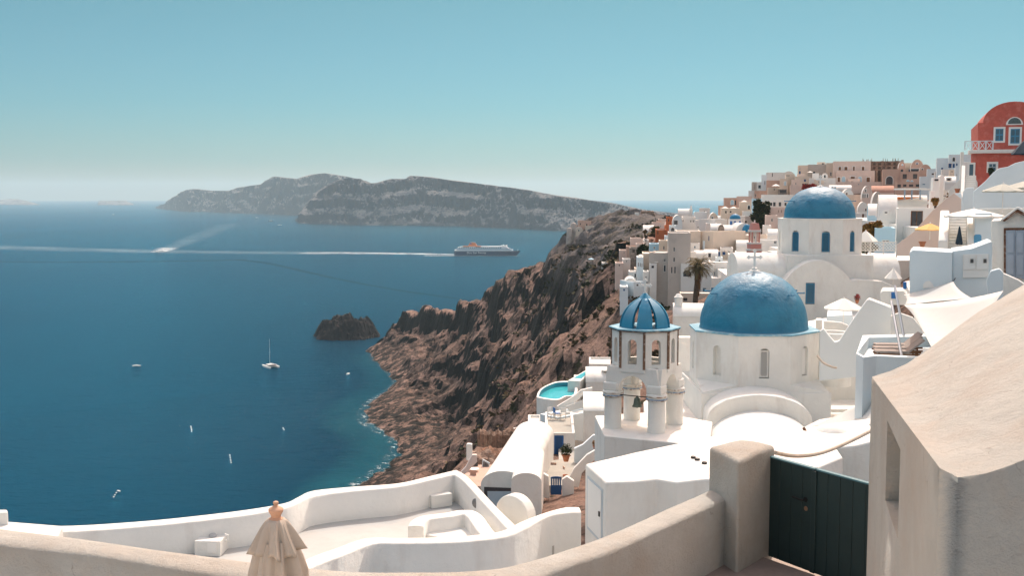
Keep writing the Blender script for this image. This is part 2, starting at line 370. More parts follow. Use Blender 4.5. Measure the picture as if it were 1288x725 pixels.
# village slope
for a_ in [(815,305,400),(830,325,290),(850,395,215),(880,392,200),(905,372,210),(850,300,320),(845,292,430),(900,300,310),(920,325,250),(940,345,190),(960,310,280),(905,285,380),(945,268,350),(985,252,350),(1010,246,345),(1060,240,340),(1130,240,330),(1170,240,300),(1000,285,300),(1060,275,230),(1100,270,220),(1130,300,150),(1160,320,110),(1200,300,90),(1250,300,75),(1200,245,170),(1250,240,140),(1288,270,110)]: tp(*a_)
for a_ in [(795,323,262),(802,316,270),(785,326,272),(812,322,248),(790,354,224),(800,364,212),(785,373,202),(815,388,206),(830,396,206),(770,333,300),(757,340,292),(600,560,78),(640,560,82),(680,564,84),(620,592,74),(585,592,70),(660,578,78)]: tp(*a_)
for a_ in [(0,70,100),(6,85,98),(12,110,97),(-8,62,97),(-14,75,88),(-6,100,92),(2,125,92),(-30,90,60),(-20,140,62),(5,160,80),(15,150,93),(22,180,97),(20,60,105.5),(14,50,106),(8,45,106),(0,40,105),(-10,30,104),(30,62,108),(30,90,108),(22,90,104),(16,75,104),(45,60,113),(60,90,118),(90,120,125),(100,200,124),(130,300,121),(100,400,108),(130,450,104),(60,440,99),(170,400,112),(200,500,98),(170,520,96),(200,300,124),(200,100,140),(110,360,117),(80,380,108),(60,30,118),(20,20,108),(0,10,105),(-20,12,98),(-30,30,75),(-12,45,98)]: tw(*a_)
TS = Surf(TP)
def fbm(x, y, z, o=5, H=.55):
    a = 1; s = 0; f = 1
    for _ in range(o):
        s += a*noise.noise(Vector((x*f, y*f, z*f))); a *= H; f *= 2.1
    return s
def ridge(x, y, z, o=4):
    a = 1; s = 0; f = 1
    for _ in range(o):
        s += a*(1-2*abs(noise.noise(Vector((x*f, y*f, z*f))))); a *= .5; f *= 2.17
    return s
def sstep(a, b, x):
    t = min(1, max(0, (x-a)/(b-a))); return t*t*(3-2*t)
def rockmat(name, a, b, c, s=.08, hz=1.6, bd=1.2, grey=None, green=None, strata=(1,1,1)):
    m = bpy.data.materials.new(name); m.use_nodes = True; nt = m.node_tree; N = nt.nodes; L = nt.links
    p = N['Principled BSDF']; p.inputs['Roughness'].default_value = .95; p.inputs['Specular IOR Level'].default_value = .15
    g = N.new('ShaderNodeNewGeometry')
    def nz(sc_, det=8, ro=.65, st=(1,1,1)):
        mp = N.new('ShaderNodeMapping'); mp.inputs['Scale'].default_value = st; L.new(g.outputs['Position'], mp.inputs[0])
        n = N.new('ShaderNodeTexNoise'); n.inputs['Scale'].default_value = sc_; n.inputs['Detail'].default_value = det; n.inputs['Roughness'].default_value = ro; L.new(mp.outputs[0], n.inputs['Vector']); return n.outputs['Fac']
    def rng(x, lo, hi):
        r = N.new('ShaderNodeMapRange'); r.inputs[1].default_value = lo; r.inputs[2].default_value = hi; L.new(x, r.inputs[0]); return r.outputs[0]
    def mix(f, x, y):
        q = N.new('ShaderNodeMix'); q.data_type = 'RGBA'; L.new(f, q.inputs[0])
        for k, v in ((6,x),(7,y)):
            if isinstance(v, tuple): q.inputs[k].default_value = (*v,1)
            else: L.new(v, q.inputs[k])
        return q.outputs[2]
    col = mix(rng(nz(s*.5), .42, .6), a, b)
    col = mix(rng(nz(s*6, 9, .75, strata), .53, .64), col, c)
    col = mix(rng(nz(s*1.6, 9, .72, strata), .53, .63), col, c)
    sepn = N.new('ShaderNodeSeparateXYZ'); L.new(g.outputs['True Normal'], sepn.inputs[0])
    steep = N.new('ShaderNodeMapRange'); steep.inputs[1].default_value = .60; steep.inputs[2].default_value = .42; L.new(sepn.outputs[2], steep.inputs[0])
    col = mix(steep.outputs[0], col, c)  # steep faces take the dark lava tone, deepening their shade in the colour
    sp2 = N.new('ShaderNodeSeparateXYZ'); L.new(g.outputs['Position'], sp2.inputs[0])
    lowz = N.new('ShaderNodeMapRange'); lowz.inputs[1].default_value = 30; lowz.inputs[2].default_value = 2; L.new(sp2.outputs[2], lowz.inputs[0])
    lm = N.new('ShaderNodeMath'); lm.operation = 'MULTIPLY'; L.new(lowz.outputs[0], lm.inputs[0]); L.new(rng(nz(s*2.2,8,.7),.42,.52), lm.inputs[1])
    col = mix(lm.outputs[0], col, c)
    if grey:
        # the high rocks near the old castle are grey
        f1 = N.new('ShaderNodeMapRange'); f1.inputs[1].default_value = 78; f1.inputs[2].default_value = 96; L.new(sp2.outputs[2], f1.inputs[0])
        f2 = N.new('ShaderNodeMapRange'); f2.inputs[1].default_value = 330; f2.inputs[2].default_value = 400; L.new(sp2.outputs[1], f2.inputs[0])
        mu = N.new('ShaderNodeMath'); mu.operation = 'MULTIPLY'; L.new(f1.outputs[0], mu.inputs[0]); L.new(f2.outputs[0], mu.inputs[1])
        gc = mix(rng(nz(.12, 9, .7), .4, .62), grey, (.10,.085,.07))
        col = mix(mu.outputs[0], col, gc)
    if green:
        g1 = rng(nz(s*2.2, 9, .72), .56, .62)
        f3 = N.new('ShaderNodeMapRange'); f3.inputs[1].default_value = 35; f3.inputs[2].default_value = 75; L.new(sp2.outputs[2], f3.inputs[0])
        mu = N.new('ShaderNodeMath'); mu.operation = 'MULTIPLY'; L.new(g1, mu.inputs[0]); L.new(f3.outputs[0], mu.inputs[1])
        col = mix(mu.outputs[0], col, green)
    hsv = mix(rng(nz(s*22, 6, .8), .3, .7), (.55,.55,.55), (1.35,1.35,1.35))
    q = N.new('ShaderNodeMix'); q.data_type = 'RGBA'; q.blend_type = 'MULTIPLY'; q.inputs[0].default_value = 1; L.new(col, q.inputs[6]); L.new(hsv, q.inputs[7])
    L.new(q.outputs[2], p.inputs['Base Color'])
    bp = N.new('ShaderNodeBump'); bp.inputs['Strength'].default_value = 1; bp.inputs['Distance'].default_value = bd
    L.new(nz(s*5, 12, .72), bp.inputs['Height']); L.new(bp.outputs[0], p.inputs['Normal'])
    return m
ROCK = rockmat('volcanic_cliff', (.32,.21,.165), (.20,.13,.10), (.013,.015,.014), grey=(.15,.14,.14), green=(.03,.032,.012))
ESC = []
for H_, W_, pts in [(20,34,[(612,352,690),(617,372,662),(626,402,600),(633,428,550),(618,452,545),(606,474,535),(600,496,520)]),
                    (17,30,[(486,420,870),(499,404,868),(522,408,840),(552,410,800),(578,420,740),(594,440,680),(590,466,620)]),
                    (15,26,[(560,470,620),(585,492,560),(612,505,500),(590,535,470),(575,560,440)]),
                    (18,28,[(626,470,420),(648,458,400),(676,462,370),(700,476,330),(720,486,290)]),
                    (14,24,[(690,340,520),(702,352,490),(716,374,440),(732,396,390),(738,416,350)]),
                    (16,24,[(708,438,300),(726,408,320),(752,394,320),(780,388,290)]),
                    (10,20,[(640,365,620),(660,372,580),(680,388,520),(690,410,460)])]:
    ESC.append((H_, W_, [Vector((P(*q).x, P(*q).y, 0)) for q in pts]))
def esc(x, y):
    tot = 0; p = Vector((x, y, 0))
    for H_, W_, L_ in ESC:
        if abs(y-L_[0].y) > 400 and abs(y-L_[-1].y) > 400: continue
        best = 1e9; sd_ = 0; n = len(L_)-1; tt = 0
        for i in range(n):
            a, b = L_[i], L_[i+1]; d = b-a; l2 = d.x*d.x+d.y*d.y; t = ((x-a.x)*d.x+(y-a.y)*d.y)/l2; tc = min(1, max(0, t))
            qx = a.x+d.x*tc-x; qy = a.y+d.y*tc-y; dd = math.sqrt(qx*qx+qy*qy)
            if dd < best: best = dd; sd_ = (d.x*(y-a.y)-d.y*(x-a.x)); tt = (i+tc)/n
        if best > W_*1.2: continue
        s_ = best if sd_ > 0 else -best     # inland side of the line is up
        k = (sstep(-3.5, 3.5, s_) - min(1, max(0, (s_+W_)/(2*W_)))) * H_ * math.sin(math.pi*min(1,max(0,tt*.9+.05)))**.5
        tot += k*(1-sstep(W_*.9, W_*1.2, best))
    return tot
def terrain():
    ys = [18.0]
    while ys[-1] < 985: ys.append(ys[-1] + (1.5 if ys[-1] < 400 else 1.5))
    xs = list(np.arange(-125, 60, 1.25)) + list(np.arange(60, 290, 3.0))
    X, Y = np.meshgrid(xs, ys); Z = TS(X, Y)
    eps = 4.0
    gx = (TS(X+eps, Y)-TS(X-eps, Y))/(2*eps); gy = (TS(X, Y+eps)-TS(X, Y-eps))/(2*eps)
    sl = np.sqrt(gx*gx+gy*gy)
    nv = []; H, W = X.shape
    for j in range(H):
        y = ys[j]
        for i in range(W):
            x = xs[i]; z = Z[j,i]
            vill = sstep(-45, 5, x-(y-70)*.21) * (1-sstep(520,640,y))   # built-up ground stays even
            am = (1-vill)*sstep(60, 150, y+max(0,-x)*1.2)
            if z < -6 or am < .01: nv.append((x,y,z)); continue
            e = .22*sstep(-3,0,z)+.78*sstep(0, 15, z)
            wx = x + 9*noise.noise(Vector((x*.03,y*.03,3))); wy = y + 9*noise.noise(Vector((x*.03,y*.03,9)))
            # gullies that run down to the sea, buttresses between them
            r1 = ridge(wx*.013+2, wy*.022, z*.006, 4); r2 = ridge(wx*.05, wy*.055, z*.05+7, 4)
            f = fbm(x*.16, y*.16, z*.16, 4)
            steep = min(1.3, sl[j,i]*1.2+.15)
            steep = max(steep, .5*sstep(120,220,y)); r1 -= 1.15; r2 -= .9; d = am*e*(r1*8*steep + r2*2.4*steep + f*1.5 + .9*(ridge(wx*.13,wy*.13,z*.13,3)-.9)*steep) + esc(x+5*noise.noise(Vector((x*.06,y*.06,1))), y+5*noise.noise(Vector((x*.06,y*.06,4))))
            # rock steps
            zz = z + d
            t = zz/11.0 + 1.6*noise.noise(Vector((x*.022,y*.022,0)))
            fr = t-math.floor(t); d += 1.3*am*sstep(-3,0,z)*(1-sstep(4,16,z))*max(0,ridge(x*.13,y*.13,3.3,3)-.9); zz = z+d; st = (sstep(.3,.75,fr)-fr)*11.0*.40*am*e*min(1,steep)*sstep(-.25,.35,noise.noise(Vector((x*.03,y*.03,7))))
            nv.append((x + am*e*f*1.0, y + am*e*1.2*noise.noise(Vector((x*.2,y*.2,z*.2+5))), zz+st))
    fs = [(j*W+i, j*W+i+1, (j+1)*W+i+1, (j+1)*W+i) for j in range(H-1) for i in range(W-1)]
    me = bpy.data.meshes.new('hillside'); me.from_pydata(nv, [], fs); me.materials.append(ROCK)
    o = bpy.data.objects.new('hillside', me); C.objects.link(o); o['kind'] = 'structure'
    return np.array(nv)[:,2].reshape(H,W), xs, ys
TZ, TXS, TYS = terrain()
def ground(x, y): return float(TS(np.array([x]), np.array([y]))[0])

# islet off the promontory
def islet():
    c = PZ(438, 424, 0); mb = MB(); n = 90; m = 90; vs = []
    for j in range(m):
        for i in range(n):
            u = (i/(n-1)-.5)*2; v = (j/(m-1)-.5)*2
            x = c.x+u*37; y = c.y+v*34
            q = 1-math.sqrt((u*1.15)**2+(v*1.15)**2)
            h = -5 + 14*sstep(.0,.45,q+.35*noise.noise(Vector((u*2.6,v*2.6,1)))) + 9*max(0,q)*(1-abs(u+.18)*1.6)
            h += sstep(0,.3,q)*(6.5*(ridge(x*.06,y*.06,h*.05,4)-.8)+2.2*fbm(x*.2,y*.2,h*.2,3)) - 4*sstep(.1,.9,-u)*0
            vs.append((x+1.2*fbm(x*.2,y*.2,3,3), y+1.2*fbm(x*.2,y*.2,8,3), h))
    mb.add(vs, [(j*n+i,j*n+i+1,(j+1)*n+i+1,(j+1)*n+i) for j in range(m-1) for i in range(n-1)])
    o = mb.build('islet', ROCKD, world=False); o['kind'] = 'structure'
ROCKD = rockmat('dark_lava_rock', (.10,.075,.062), (.06,.05,.045), (.028,.026,.026), s=.1)
islet()

# far islands
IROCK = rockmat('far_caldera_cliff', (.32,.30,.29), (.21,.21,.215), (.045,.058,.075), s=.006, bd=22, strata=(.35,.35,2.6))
def interp(t, x):
    if x <= t[0][0]: return t[0][1]
    for a, b in zip(t, t[1:]):
        if x <= b[0]:
            k = (x-a[0])/(b[0]-a[0]); return a[1]+(b[1]-a[1])*k
    return t[-1][1]
def island(px0, px1, shore, top, back, nu, nvv, amp, seed, name='island', plateau=.85):
    mb = MB(); vs = []
    for i in range(nu):
        px = px0+(px1-px0)*i/(nu-1); s_ = PZ(px, interp(shore, px), 0)
        Dr = s_.y+back; tz = P(px, interp(top, px), Dr).z; dx = (px-CX)/F
        tz = max(tz, 2)
        for j in range(nvv+1):
            v = j/nvv
            if v < plateau+.001:
                k = v/plateau; y = s_.y-60+ (back+60)*k
                # cliff with terraces
                pr = sstep(0,1,k)**.75
                z = -12+(tz+12)*pr
                x = dx*y
                e = math.sin(math.pi*min(1,max(0,k)))**.6 if k < 1 else 0
                sc_ = 1/amp
                wx = x+70*noise.noise(Vector((x*.004,y*.004,seed)))
                d = e*amp*(.8*ridge(wx*.0030+seed, y*.0022, .2, 5)+.42*ridge(wx*.011, y*.010+seed, z*.006, 4)+.16*fbm(x*.03,y*.02,z*.02,3)-.5)
                z2 = z + d*(.35+.65*min(1,tz/150.))
                t = z2/60+.9*noise.noise(Vector((x*.003,y*.003,seed))); fr = t-math.floor(t); z2 += (sstep(.4,.75,fr)-fr)*60*.8*e*sstep(-.3,.3,noise.noise(Vector((x*.004,y*.004,seed+4))))
                # never above the skyline seen from the sea
                z2 = min(z2, CAMZ+(tz-CAMZ)*y/Dr+1.5*noise.noise(Vector((x*.01,0,0))))
                if k >= .999: z2 = tz + 3*noise.noise(Vector((x*.012,seed,0)))
                vs.append((x + e*amp*.22*fbm(y*.006,x*.006,z*.01,3), y, z2))
            else:
                k = (v-plateau)/(1-plateau); y = Dr+k*900; x = dx*y
                vs.append((x, y, tz*(1-k)-15*k))
    n = nvv+1
    mb.add(vs, [(i*n+j,(i+1)*n+j,(i+1)*n+j+1,i*n+j+1) for i in range(nu-1) for j in range(nvv)])
    o = mb.build(name, IROCK, world=False); o['kind'] = 'structure'
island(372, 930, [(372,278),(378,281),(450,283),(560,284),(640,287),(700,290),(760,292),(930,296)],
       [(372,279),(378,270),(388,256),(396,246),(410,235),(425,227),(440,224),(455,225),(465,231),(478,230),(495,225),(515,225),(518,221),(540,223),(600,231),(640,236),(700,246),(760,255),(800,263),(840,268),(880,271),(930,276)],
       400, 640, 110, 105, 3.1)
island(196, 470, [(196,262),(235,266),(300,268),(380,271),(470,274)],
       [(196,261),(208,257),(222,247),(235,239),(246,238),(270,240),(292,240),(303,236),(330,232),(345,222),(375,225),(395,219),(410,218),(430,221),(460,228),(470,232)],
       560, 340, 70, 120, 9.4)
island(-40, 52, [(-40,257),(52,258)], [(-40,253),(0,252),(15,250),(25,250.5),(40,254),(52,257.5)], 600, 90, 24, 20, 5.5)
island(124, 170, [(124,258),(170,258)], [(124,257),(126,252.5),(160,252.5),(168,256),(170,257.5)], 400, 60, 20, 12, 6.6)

# foam, wakes, painted glints
def foammat(name, strength=1.0, s=.06, lo=.42, hi=.62, col=(.72,.78,.8)):
    m = bpy.data.materials.new(name); m.use_nodes = True; nt = m.node_tree; N = nt.nodes; L = nt.links
    b = N['Principled BSDF']; b.inputs['Base Color'].default_value = (*col,1); b.inputs['Roughness'].default_value = 1; b.inputs['Specular IOR Level'].default_value = 0
    g = N.new('ShaderNodeNewGeometry'); n = N.new('ShaderNodeTexNoise'); n.inputs['Scale'].default_value = s; n.inputs['Detail'].default_value = 8; n.inputs['Roughness'].default_value = .7
    L.new(g.outputs['Position'], n.inputs['Vector'])
    r = N.new('ShaderNodeMapRange'); r.inputs[1].default_value = lo; r.inputs[2].default_value = hi; L.new(n.outputs['Fac'], r.inputs[0])
    at = N.new('ShaderNodeAttribute'); at.attribute_name = 'cover'
    mu = N.new('ShaderNodeMath'); mu.operation = 'MULTIPLY'; L.new(r.outputs[0], mu.inputs[0]); L.new(at.outputs['Fac'], mu.inputs[1])
    m2 = N.new('ShaderNodeMath'); m2.operation = 'MULTIPLY'; m2.inputs[1].default_value = strength; L.new(mu.outputs[0], m2.inputs[0])
    L.new(m2.outputs[0], b.inputs['Alpha'])
    return m
def ribbon(name, line, width, cover, m, z=.06, steps=8):
    # line of points on the water, width and cover given along it
    pts = smooth_pts(line, steps); n = len(pts); vs = []; cv = []; K = 6
    for i,p in enumerate(pts):
        t = (pts[min(i+1,n-1)]-pts[max(i-1,0)]); t.z = 0; t.normalize(); nn = Vector((-t.y,t.x,0)); k = i/(n-1)
        wv = interp(width, k); c = interp(cover, k)
        for j in range(K+1):
            u = j/K*2-1; q = p+nn*(wv*.5*u); vs.append((q.x,q.y,z)); cv.append(c*(1-abs(u)**2))
    mb = MB(); me = bpy.data.meshes.new(name)
    me.from_pydata(vs, [], [(i*(K+1)+j,i*(K+1)+j+1,(i+1)*(K+1)+j+1,(i+1)*(K+1)+j) for i in range(n-1) for j in range(K)])
    a = me.attributes.new('cover','FLOAT','POINT'); a.data.foreach_set('value', cv)
    me.materials.append(m); o = bpy.data.objects.new(name, me); C.objects.link(o); o['kind'] = 'structure'; return o
WAKE = foammat('wake_foam', .75, .03, .3, .62)
WAKES = foammat('faded_wake', .42, .01, .3, .7, (.40,.52,.58))
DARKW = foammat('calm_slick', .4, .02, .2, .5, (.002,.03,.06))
SURF_M = foammat('shore_surf', .6, .28, .52, .66)
SHAL = foammat('shallow_water', .25, .05, .15, .5, (.03,.20,.24))
ribbon('wake', [PZ(574,320.5,0),PZ(530,319.6,0),PZ(450,318.6,0),PZ(380,318.3,0)], [(0,20),(.3,60),(1,110)], [(0,1),(.35,.95),(1,.45)], WAKE)
ribbon('wake', [PZ(420,318.4,0),PZ(300,317.6,0),PZ(150,315.6,0),PZ(0,311.5,0),PZ(-60,309,0)], [(0,120),(1,190)], [(0,.7),(1,.75)], WAKES, .1)
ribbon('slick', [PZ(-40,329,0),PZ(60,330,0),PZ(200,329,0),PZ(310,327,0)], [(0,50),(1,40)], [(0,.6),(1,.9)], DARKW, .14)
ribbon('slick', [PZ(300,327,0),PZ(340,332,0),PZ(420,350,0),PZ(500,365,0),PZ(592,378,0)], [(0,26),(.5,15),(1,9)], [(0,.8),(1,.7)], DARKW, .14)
ribbon('wake', [PZ(203,316,0),PZ(225,308,0),PZ(255,296,0),PZ(290,282,0)], [(0,30),(1,120)], [(0,.9),(.3,.6),(1,.25)], WAKES, .18)
ribbon('wake', [PZ(196,317.5,0),PZ(203,316,0),PZ(212,312,0)], [(0,28),(1,60)], [(0,1),(1,.7)], WAKE, .22)
sh = [p.copy() for p in SHORE]
ribbon('shallows', [p+Vector((-6,0,0)) for p in sh], [(0,26),(.5,44),(1,44)], [(0,.35),(.3,.5),(.6,.85),(1,1)], SHAL, .08)
ribbon('surf', [p+Vector((-1.5,0,0)) for p in sh], [(0,4),(.45,8),(1,10)], [(0,.5),(.5,1),(1,1)], SURF_M, .16)

ribbon('painted_glints', [PZ(40,600,0)+Vector((0,0,0)),PZ(200,560,0),PZ(350,540,0),PZ(470,530,0)], [(0,220),(1,260)], [(0,.1),(.5,.7),(1,1)], foammat('glint_specks', .5, 1.1, .62, .66, (.8,.85,.88)), .05)  # pale specks painted on the water for sun sparkle
# ---------------- close foreground ----------------
# floors behind and before the wall
mb = MB(); mb.prism([(-30,-50),(30,-50),(30,4),(1.6,4),(1.6,10.2),(-30,10.2)], 114.6, 115.2); tag(mb.build('terrace_floor', mat('light_terrace_paving',(.74,.68,.61),vs=3), bevel=.01), None, None, kind='structure')  # pale and carried on unseen behind the camera to bounce light
mb = MB(); mb.prism([(1.6,4),(4.2,4),(4.2,12.5),(1.6,12.5)], 114.9, 116.26); tag(mb.build('gate_landing', mat('landing_paving',(.36,.30,.26),vs=5), bevel=.01), None, None, kind='structure')
mb = MB(); mb.prism([(1.62,9.0),(2.3,9.2),(2.95,10.4),(2.45,11.1),(1.62,11.0)], 116.2, 116.32)
tag(mb.build('landing_step', FLOORB, bevel=.012), None, None, kind='structure')
# curved tan wall
FW = [(-60,655),(0,664),(75,673),(150,684),(225,694),(300,704),(345,709.5),(388,713),(450,717),(515,718),(575,717),(630,712),(670,703),(700,695),(762,673),(824,646),(886,618),(925,598)]
NW = [(-60,675),(0,684),(75,693),(150,704),(225,716),(310,728),(350,734),(390,739),(455,744),(515,745),(580,744),(635,738),(672,728),(700,717),(759,697),(824,668),(883,641),(925,621)]
fa = smooth_pts([PZ(a,b,117.0) for a,b in FW], 5); na = smooth_pts([PZ(a,b,117.0) for a,b in NW], 5)
for L_ in (fa, na):
    for p in L_: p.z += .012*noise.noise(p*1.3)
mb = MB(); wall_line(mb, na, fa, 114.8, 113.0, .035)
tag(mb.build('parapet_wall', TAN, smooth=True, angle=75), 'curved tan rough plastered wall sweeping along the bottom of the view', 'wall')
mb = MB(); mb.prism([(-1.2,11.2),(2.6,12.6),(4.6,12.6),(9,18),(9,22),(1.9,21.9),(1.0,24.4),(1.6,26),(.8,26.5),(-1,20)], 104.5, 111.9); tag(mb.build('bounce_slab', mat('pale_bounce_slab',(.42,.39,.36)), bevel=0), None, None, kind='structure')  # pale slab added on hidden ground to bounce light onto the outbuilding
# gate pillar
pz = 120-2.56
def PT(px,py,z=pz): return PZ(px,py,z)
a,b,c_,d_ = PT(891,562),PT(929,580),PT(976,560),PT(932,552)
mb = MB()
def blob_post(mb, cs, zb, zt, n=5, bulge=.02):
    # four corners, rounded top that rises slightly to the middle
    vs=[]; K=n
    for i in range(K+1):
        for j in range(K+1):
            u=i/K; v=j/K
            p = cs[0]*(1-u)*(1-v)+cs[1]*u*(1-v)+cs[2]*u*v+cs[3]*(1-u)*v
            vs.append((p.x,p.y,zt+bulge*math.sin(math.pi*u)*math.sin(math.pi*v)+.01*noise.noise(p*5)))
    fs=[(i*(K+1)+j,(i+1)*(K+1)+j,(i+1)*(K+1)+j+1,i*(K+1)+j+1) for i in range(K) for j in range(K)]
    rim=[(i,0) for i in range(K)]+[(K,j) for j in range(K)]+[(i,K) for i in range(K,0,-1)]+[(0,j) for j in range(K,0,-1)]
    base=len(vs)
    for i,j in rim: p=Vector(vs[i*(K+1)+j]); vs.append((p.x,p.y,zb))
    m=len(rim)
    for k in range(m):
        i,j=rim[k]; i2,j2=rim[(k+1)%m]
        fs.append((i*(K+1)+j,i2*(K+1)+j2,base+(k+1)%m,base+k))
    fs.append(tuple(base+k for k in range(m)))
    mb.add(vs,fs)
blob_post(mb,[a,b,c_,d_],115.0,pz)
tag(mb.build('gate_pillar', TAN, bevel=.05, seg=4), 'square tan plastered pillar holding the dark green gate', 'pillar')
# gate
g0 = P(958.5,570,11.2); gz = g0.z; gdir = Vector((math.sin(R(36)),-math.cos(R(36)),0))
gx0 = Vector((2.56,11.18,0)); gdir = (Vector((3.29,10.02,0))-gx0).normalized(); yaw = math.atan2(gdir.y,gdir.x)
gr = root('double_gate', 'dark green double gate of vertical boards with a brass handle', 'gate', (gx0.x,gx0.y,116.27), yaw)
GH = gz-116.27
def leaf(x0, x1):
    mb = MB(); n = 5; w = (x1-x0)/n
    for i in range(n): mb.box(x0+i*w+.003, x0+(i+1)*w-.003, -.018, .018, .03, GH-.012)
    mb.box(x0+.002, x1-.002, -.010, .010, .032, GH-.014)
    return mb
l1 = leaf(.01,.765).build('gate_leaf', GATEM, gr, world=False, bevel=.004)
l2 = leaf(.785,1.54).build('gate_leaf', GATEM, gr, world=False, bevel=.004)
for l_,x0,x1 in ((l1,.01,.765),(l2,.785,1.54)):
    MB().box(x0-.002,x1+.002,-.026,.026,GH-.011,GH+.006).build('edge_rail', GATEE, l_, world=False, bevel=.003)
m2 = MB().box(.74,.80,-.034,-.0185,.03,GH-.02); m2.build('cover_strip', GATEM, gr, world=False, bevel=.004)
hd = MB(); hd.lathe([(.0,-.02),(.026,-.02),(.026,0),(.0,0)], (0,0,0), 16).xf(Matrix.Translation((.66,-.02,GH-.33))@Matrix.Rotation(R(90),4,'X'))
t_=MB().tube([(.66,-.03,GH-.33),(.66,-.062,GH-.33),(.64,-.068,GH-.33),(.53,-.068,GH-.325)],.010,8); hd.add(t_.v,t_.f)
hd.build('handle', IRON, l1, world=False, smooth=True)
kd = MB(); kd.lathe([(.0,-.016),(.022,-.016),(.024,0),(0,0)], (0,0,0), 16).xf(Matrix.Translation((.665,-.02,GH-.42))@Matrix.Rotation(R(90),4,'X')); kd.build('lock_rose', mat('worn_brass',(.35,.22,.14),rough=.4,metal=.7), l1, world=False, smooth=True)
for z in (.14,.5,.92): MB().box(-.004,.022,-.03,-.019,z*GH-.05,z*GH+.03).build('hinge', mat('pale_hinge_metal',(.35,.3,.26),rough=.4,metal=.6), l1, world=False, bevel=.003)
# big sloped tan wall on the right
FL = Vector((2.98,9.0,120-1.50)); NL = Vector((1.99,5.02,120-1.265))
def Lp(s, z): return Vector((FL.x+(NL.x-FL.x)*s, FL.y+(NL.y-FL.y)*s, z))
zt_ = lambda s: FL.z+(NL.z-FL.z)*s
mb = MB()
ss = [0,.12,.24,.36,.47,.58,.7,.82,.93,1.0]; zs = [114.9,116.6,117.2,117.86,118.16,118.43]
vs=[]; idx={}
for i,s in enumerate(ss):
    col_ = zs + [zt_(s)]
    for j,z in enumerate(col_): idx[i,j]=len(vs); vs.append(Lp(s,z)+Vector((0,0,0)))
fs=[]; hole=[(3,3),(4,3),(3,4),(4,4)]
for i in range(len(ss)-1):
    for j in range(len(zs)):
        if (i,j) in hole: continue
        fs.append((idx[i,j],idx[i+1,j],idx[i+1,j+1],idx[i,j+1]))
# niche reveals
inn = Vector((.972,-.238,0))*.42
hz0,hz1 = zs[3],zs[5]
q=[Lp(.36,hz0),Lp(.47,hz0),Lp(.58,hz0),Lp(.58,zs[4]),Lp(.58,hz1),Lp(.47,hz1),Lp(.36,hz1),Lp(.36,zs[4])]
k0=len(vs); vs+=q; k1=len(vs); vs+=[p+inn for p in q]
for k in range(8): fs.append((k0+k,k0+(k+1)%8,k1+(k+1)%8,k1+k))
fs.append(tuple(k1+k for k in range(8)))
# top surface: lines from the left edge to the far/right skyline
near=[(0,0)]
FE=[(1101,473),(1120,467),(1140,458),(1160,445),(1180,430),(1205,411),(1230,393),(1260,375),(1288,358),(1340,330),(1400,300)]
fe=[P(a_,b_,9.0+ (a_-1101)*.004) for a_,b_ in FE]
NE=[NL]+[P(a_,b_,D_) for a_,b_,D_ in [(1205,601,4.98),(1222,599,5.0),(1240,596,5.0),(1262,589,5.02),(1288,579,5.03),(1310,568,5.05),(1340,552,5.05),(1370,540,5.05),(1385,532,5.05),(1400,525,5.05)]]
fe[0]=FL.copy()
M_=8; tops=[]
for i in range(len(fe)):
    row=[]
    for j in range(M_+1):
        k=j/M_; p=fe[i].lerp(NE[i],k)
        if 0<j<M_ and i>0: p.z+= .05*math.sin(math.pi*k)*min(1,i/3)+.012*noise.noise(Vector((i*.7,j*.7,1)))
        row.append(len(vs)); vs.append(p)
    tops.append(row)
for i in range(len(fe)-1):
    for j in range(M_): fs.append((tops[i][j],tops[i+1][j],tops[i+1][j+1],tops[i][j+1]))
# front face down
bot=[]
for i in range(len(NE)): bot.append(len(vs)); vs.append(Vector((NE[i].x,NE[i].y,114.9)))
for i in range(len(NE)-1): fs.append((tops[i][M_],tops[i+1][M_],bot[i+1],bot[i]))
# far face down
bf=[]
for i in range(len(fe)): bf.append(len(vs)); vs.append(Vector((fe[i].x,fe[i].y,114.9)))
for i in range(len(fe)-1): fs.append((tops[i][0],bf[i],bf[i+1],tops[i+1][0]))
# make the top meet the left face: both edges are sampled alike
mb.add(vs,fs)
# connect slivers between left face top edge (ss) and top column 0
lt=[idx[i,len(zs)] for i in range(len(ss))]
mb.add([],[]); mb.f.append(tuple(lt+[tops[0][j] for j in range(M_,-1,-1)]))
o=mb.build('sloped_wall', TANP, bevel=.11, seg=5)
tag(o,'massive pale tan wall with a sloped top and a slit niche at the right edge','wall')
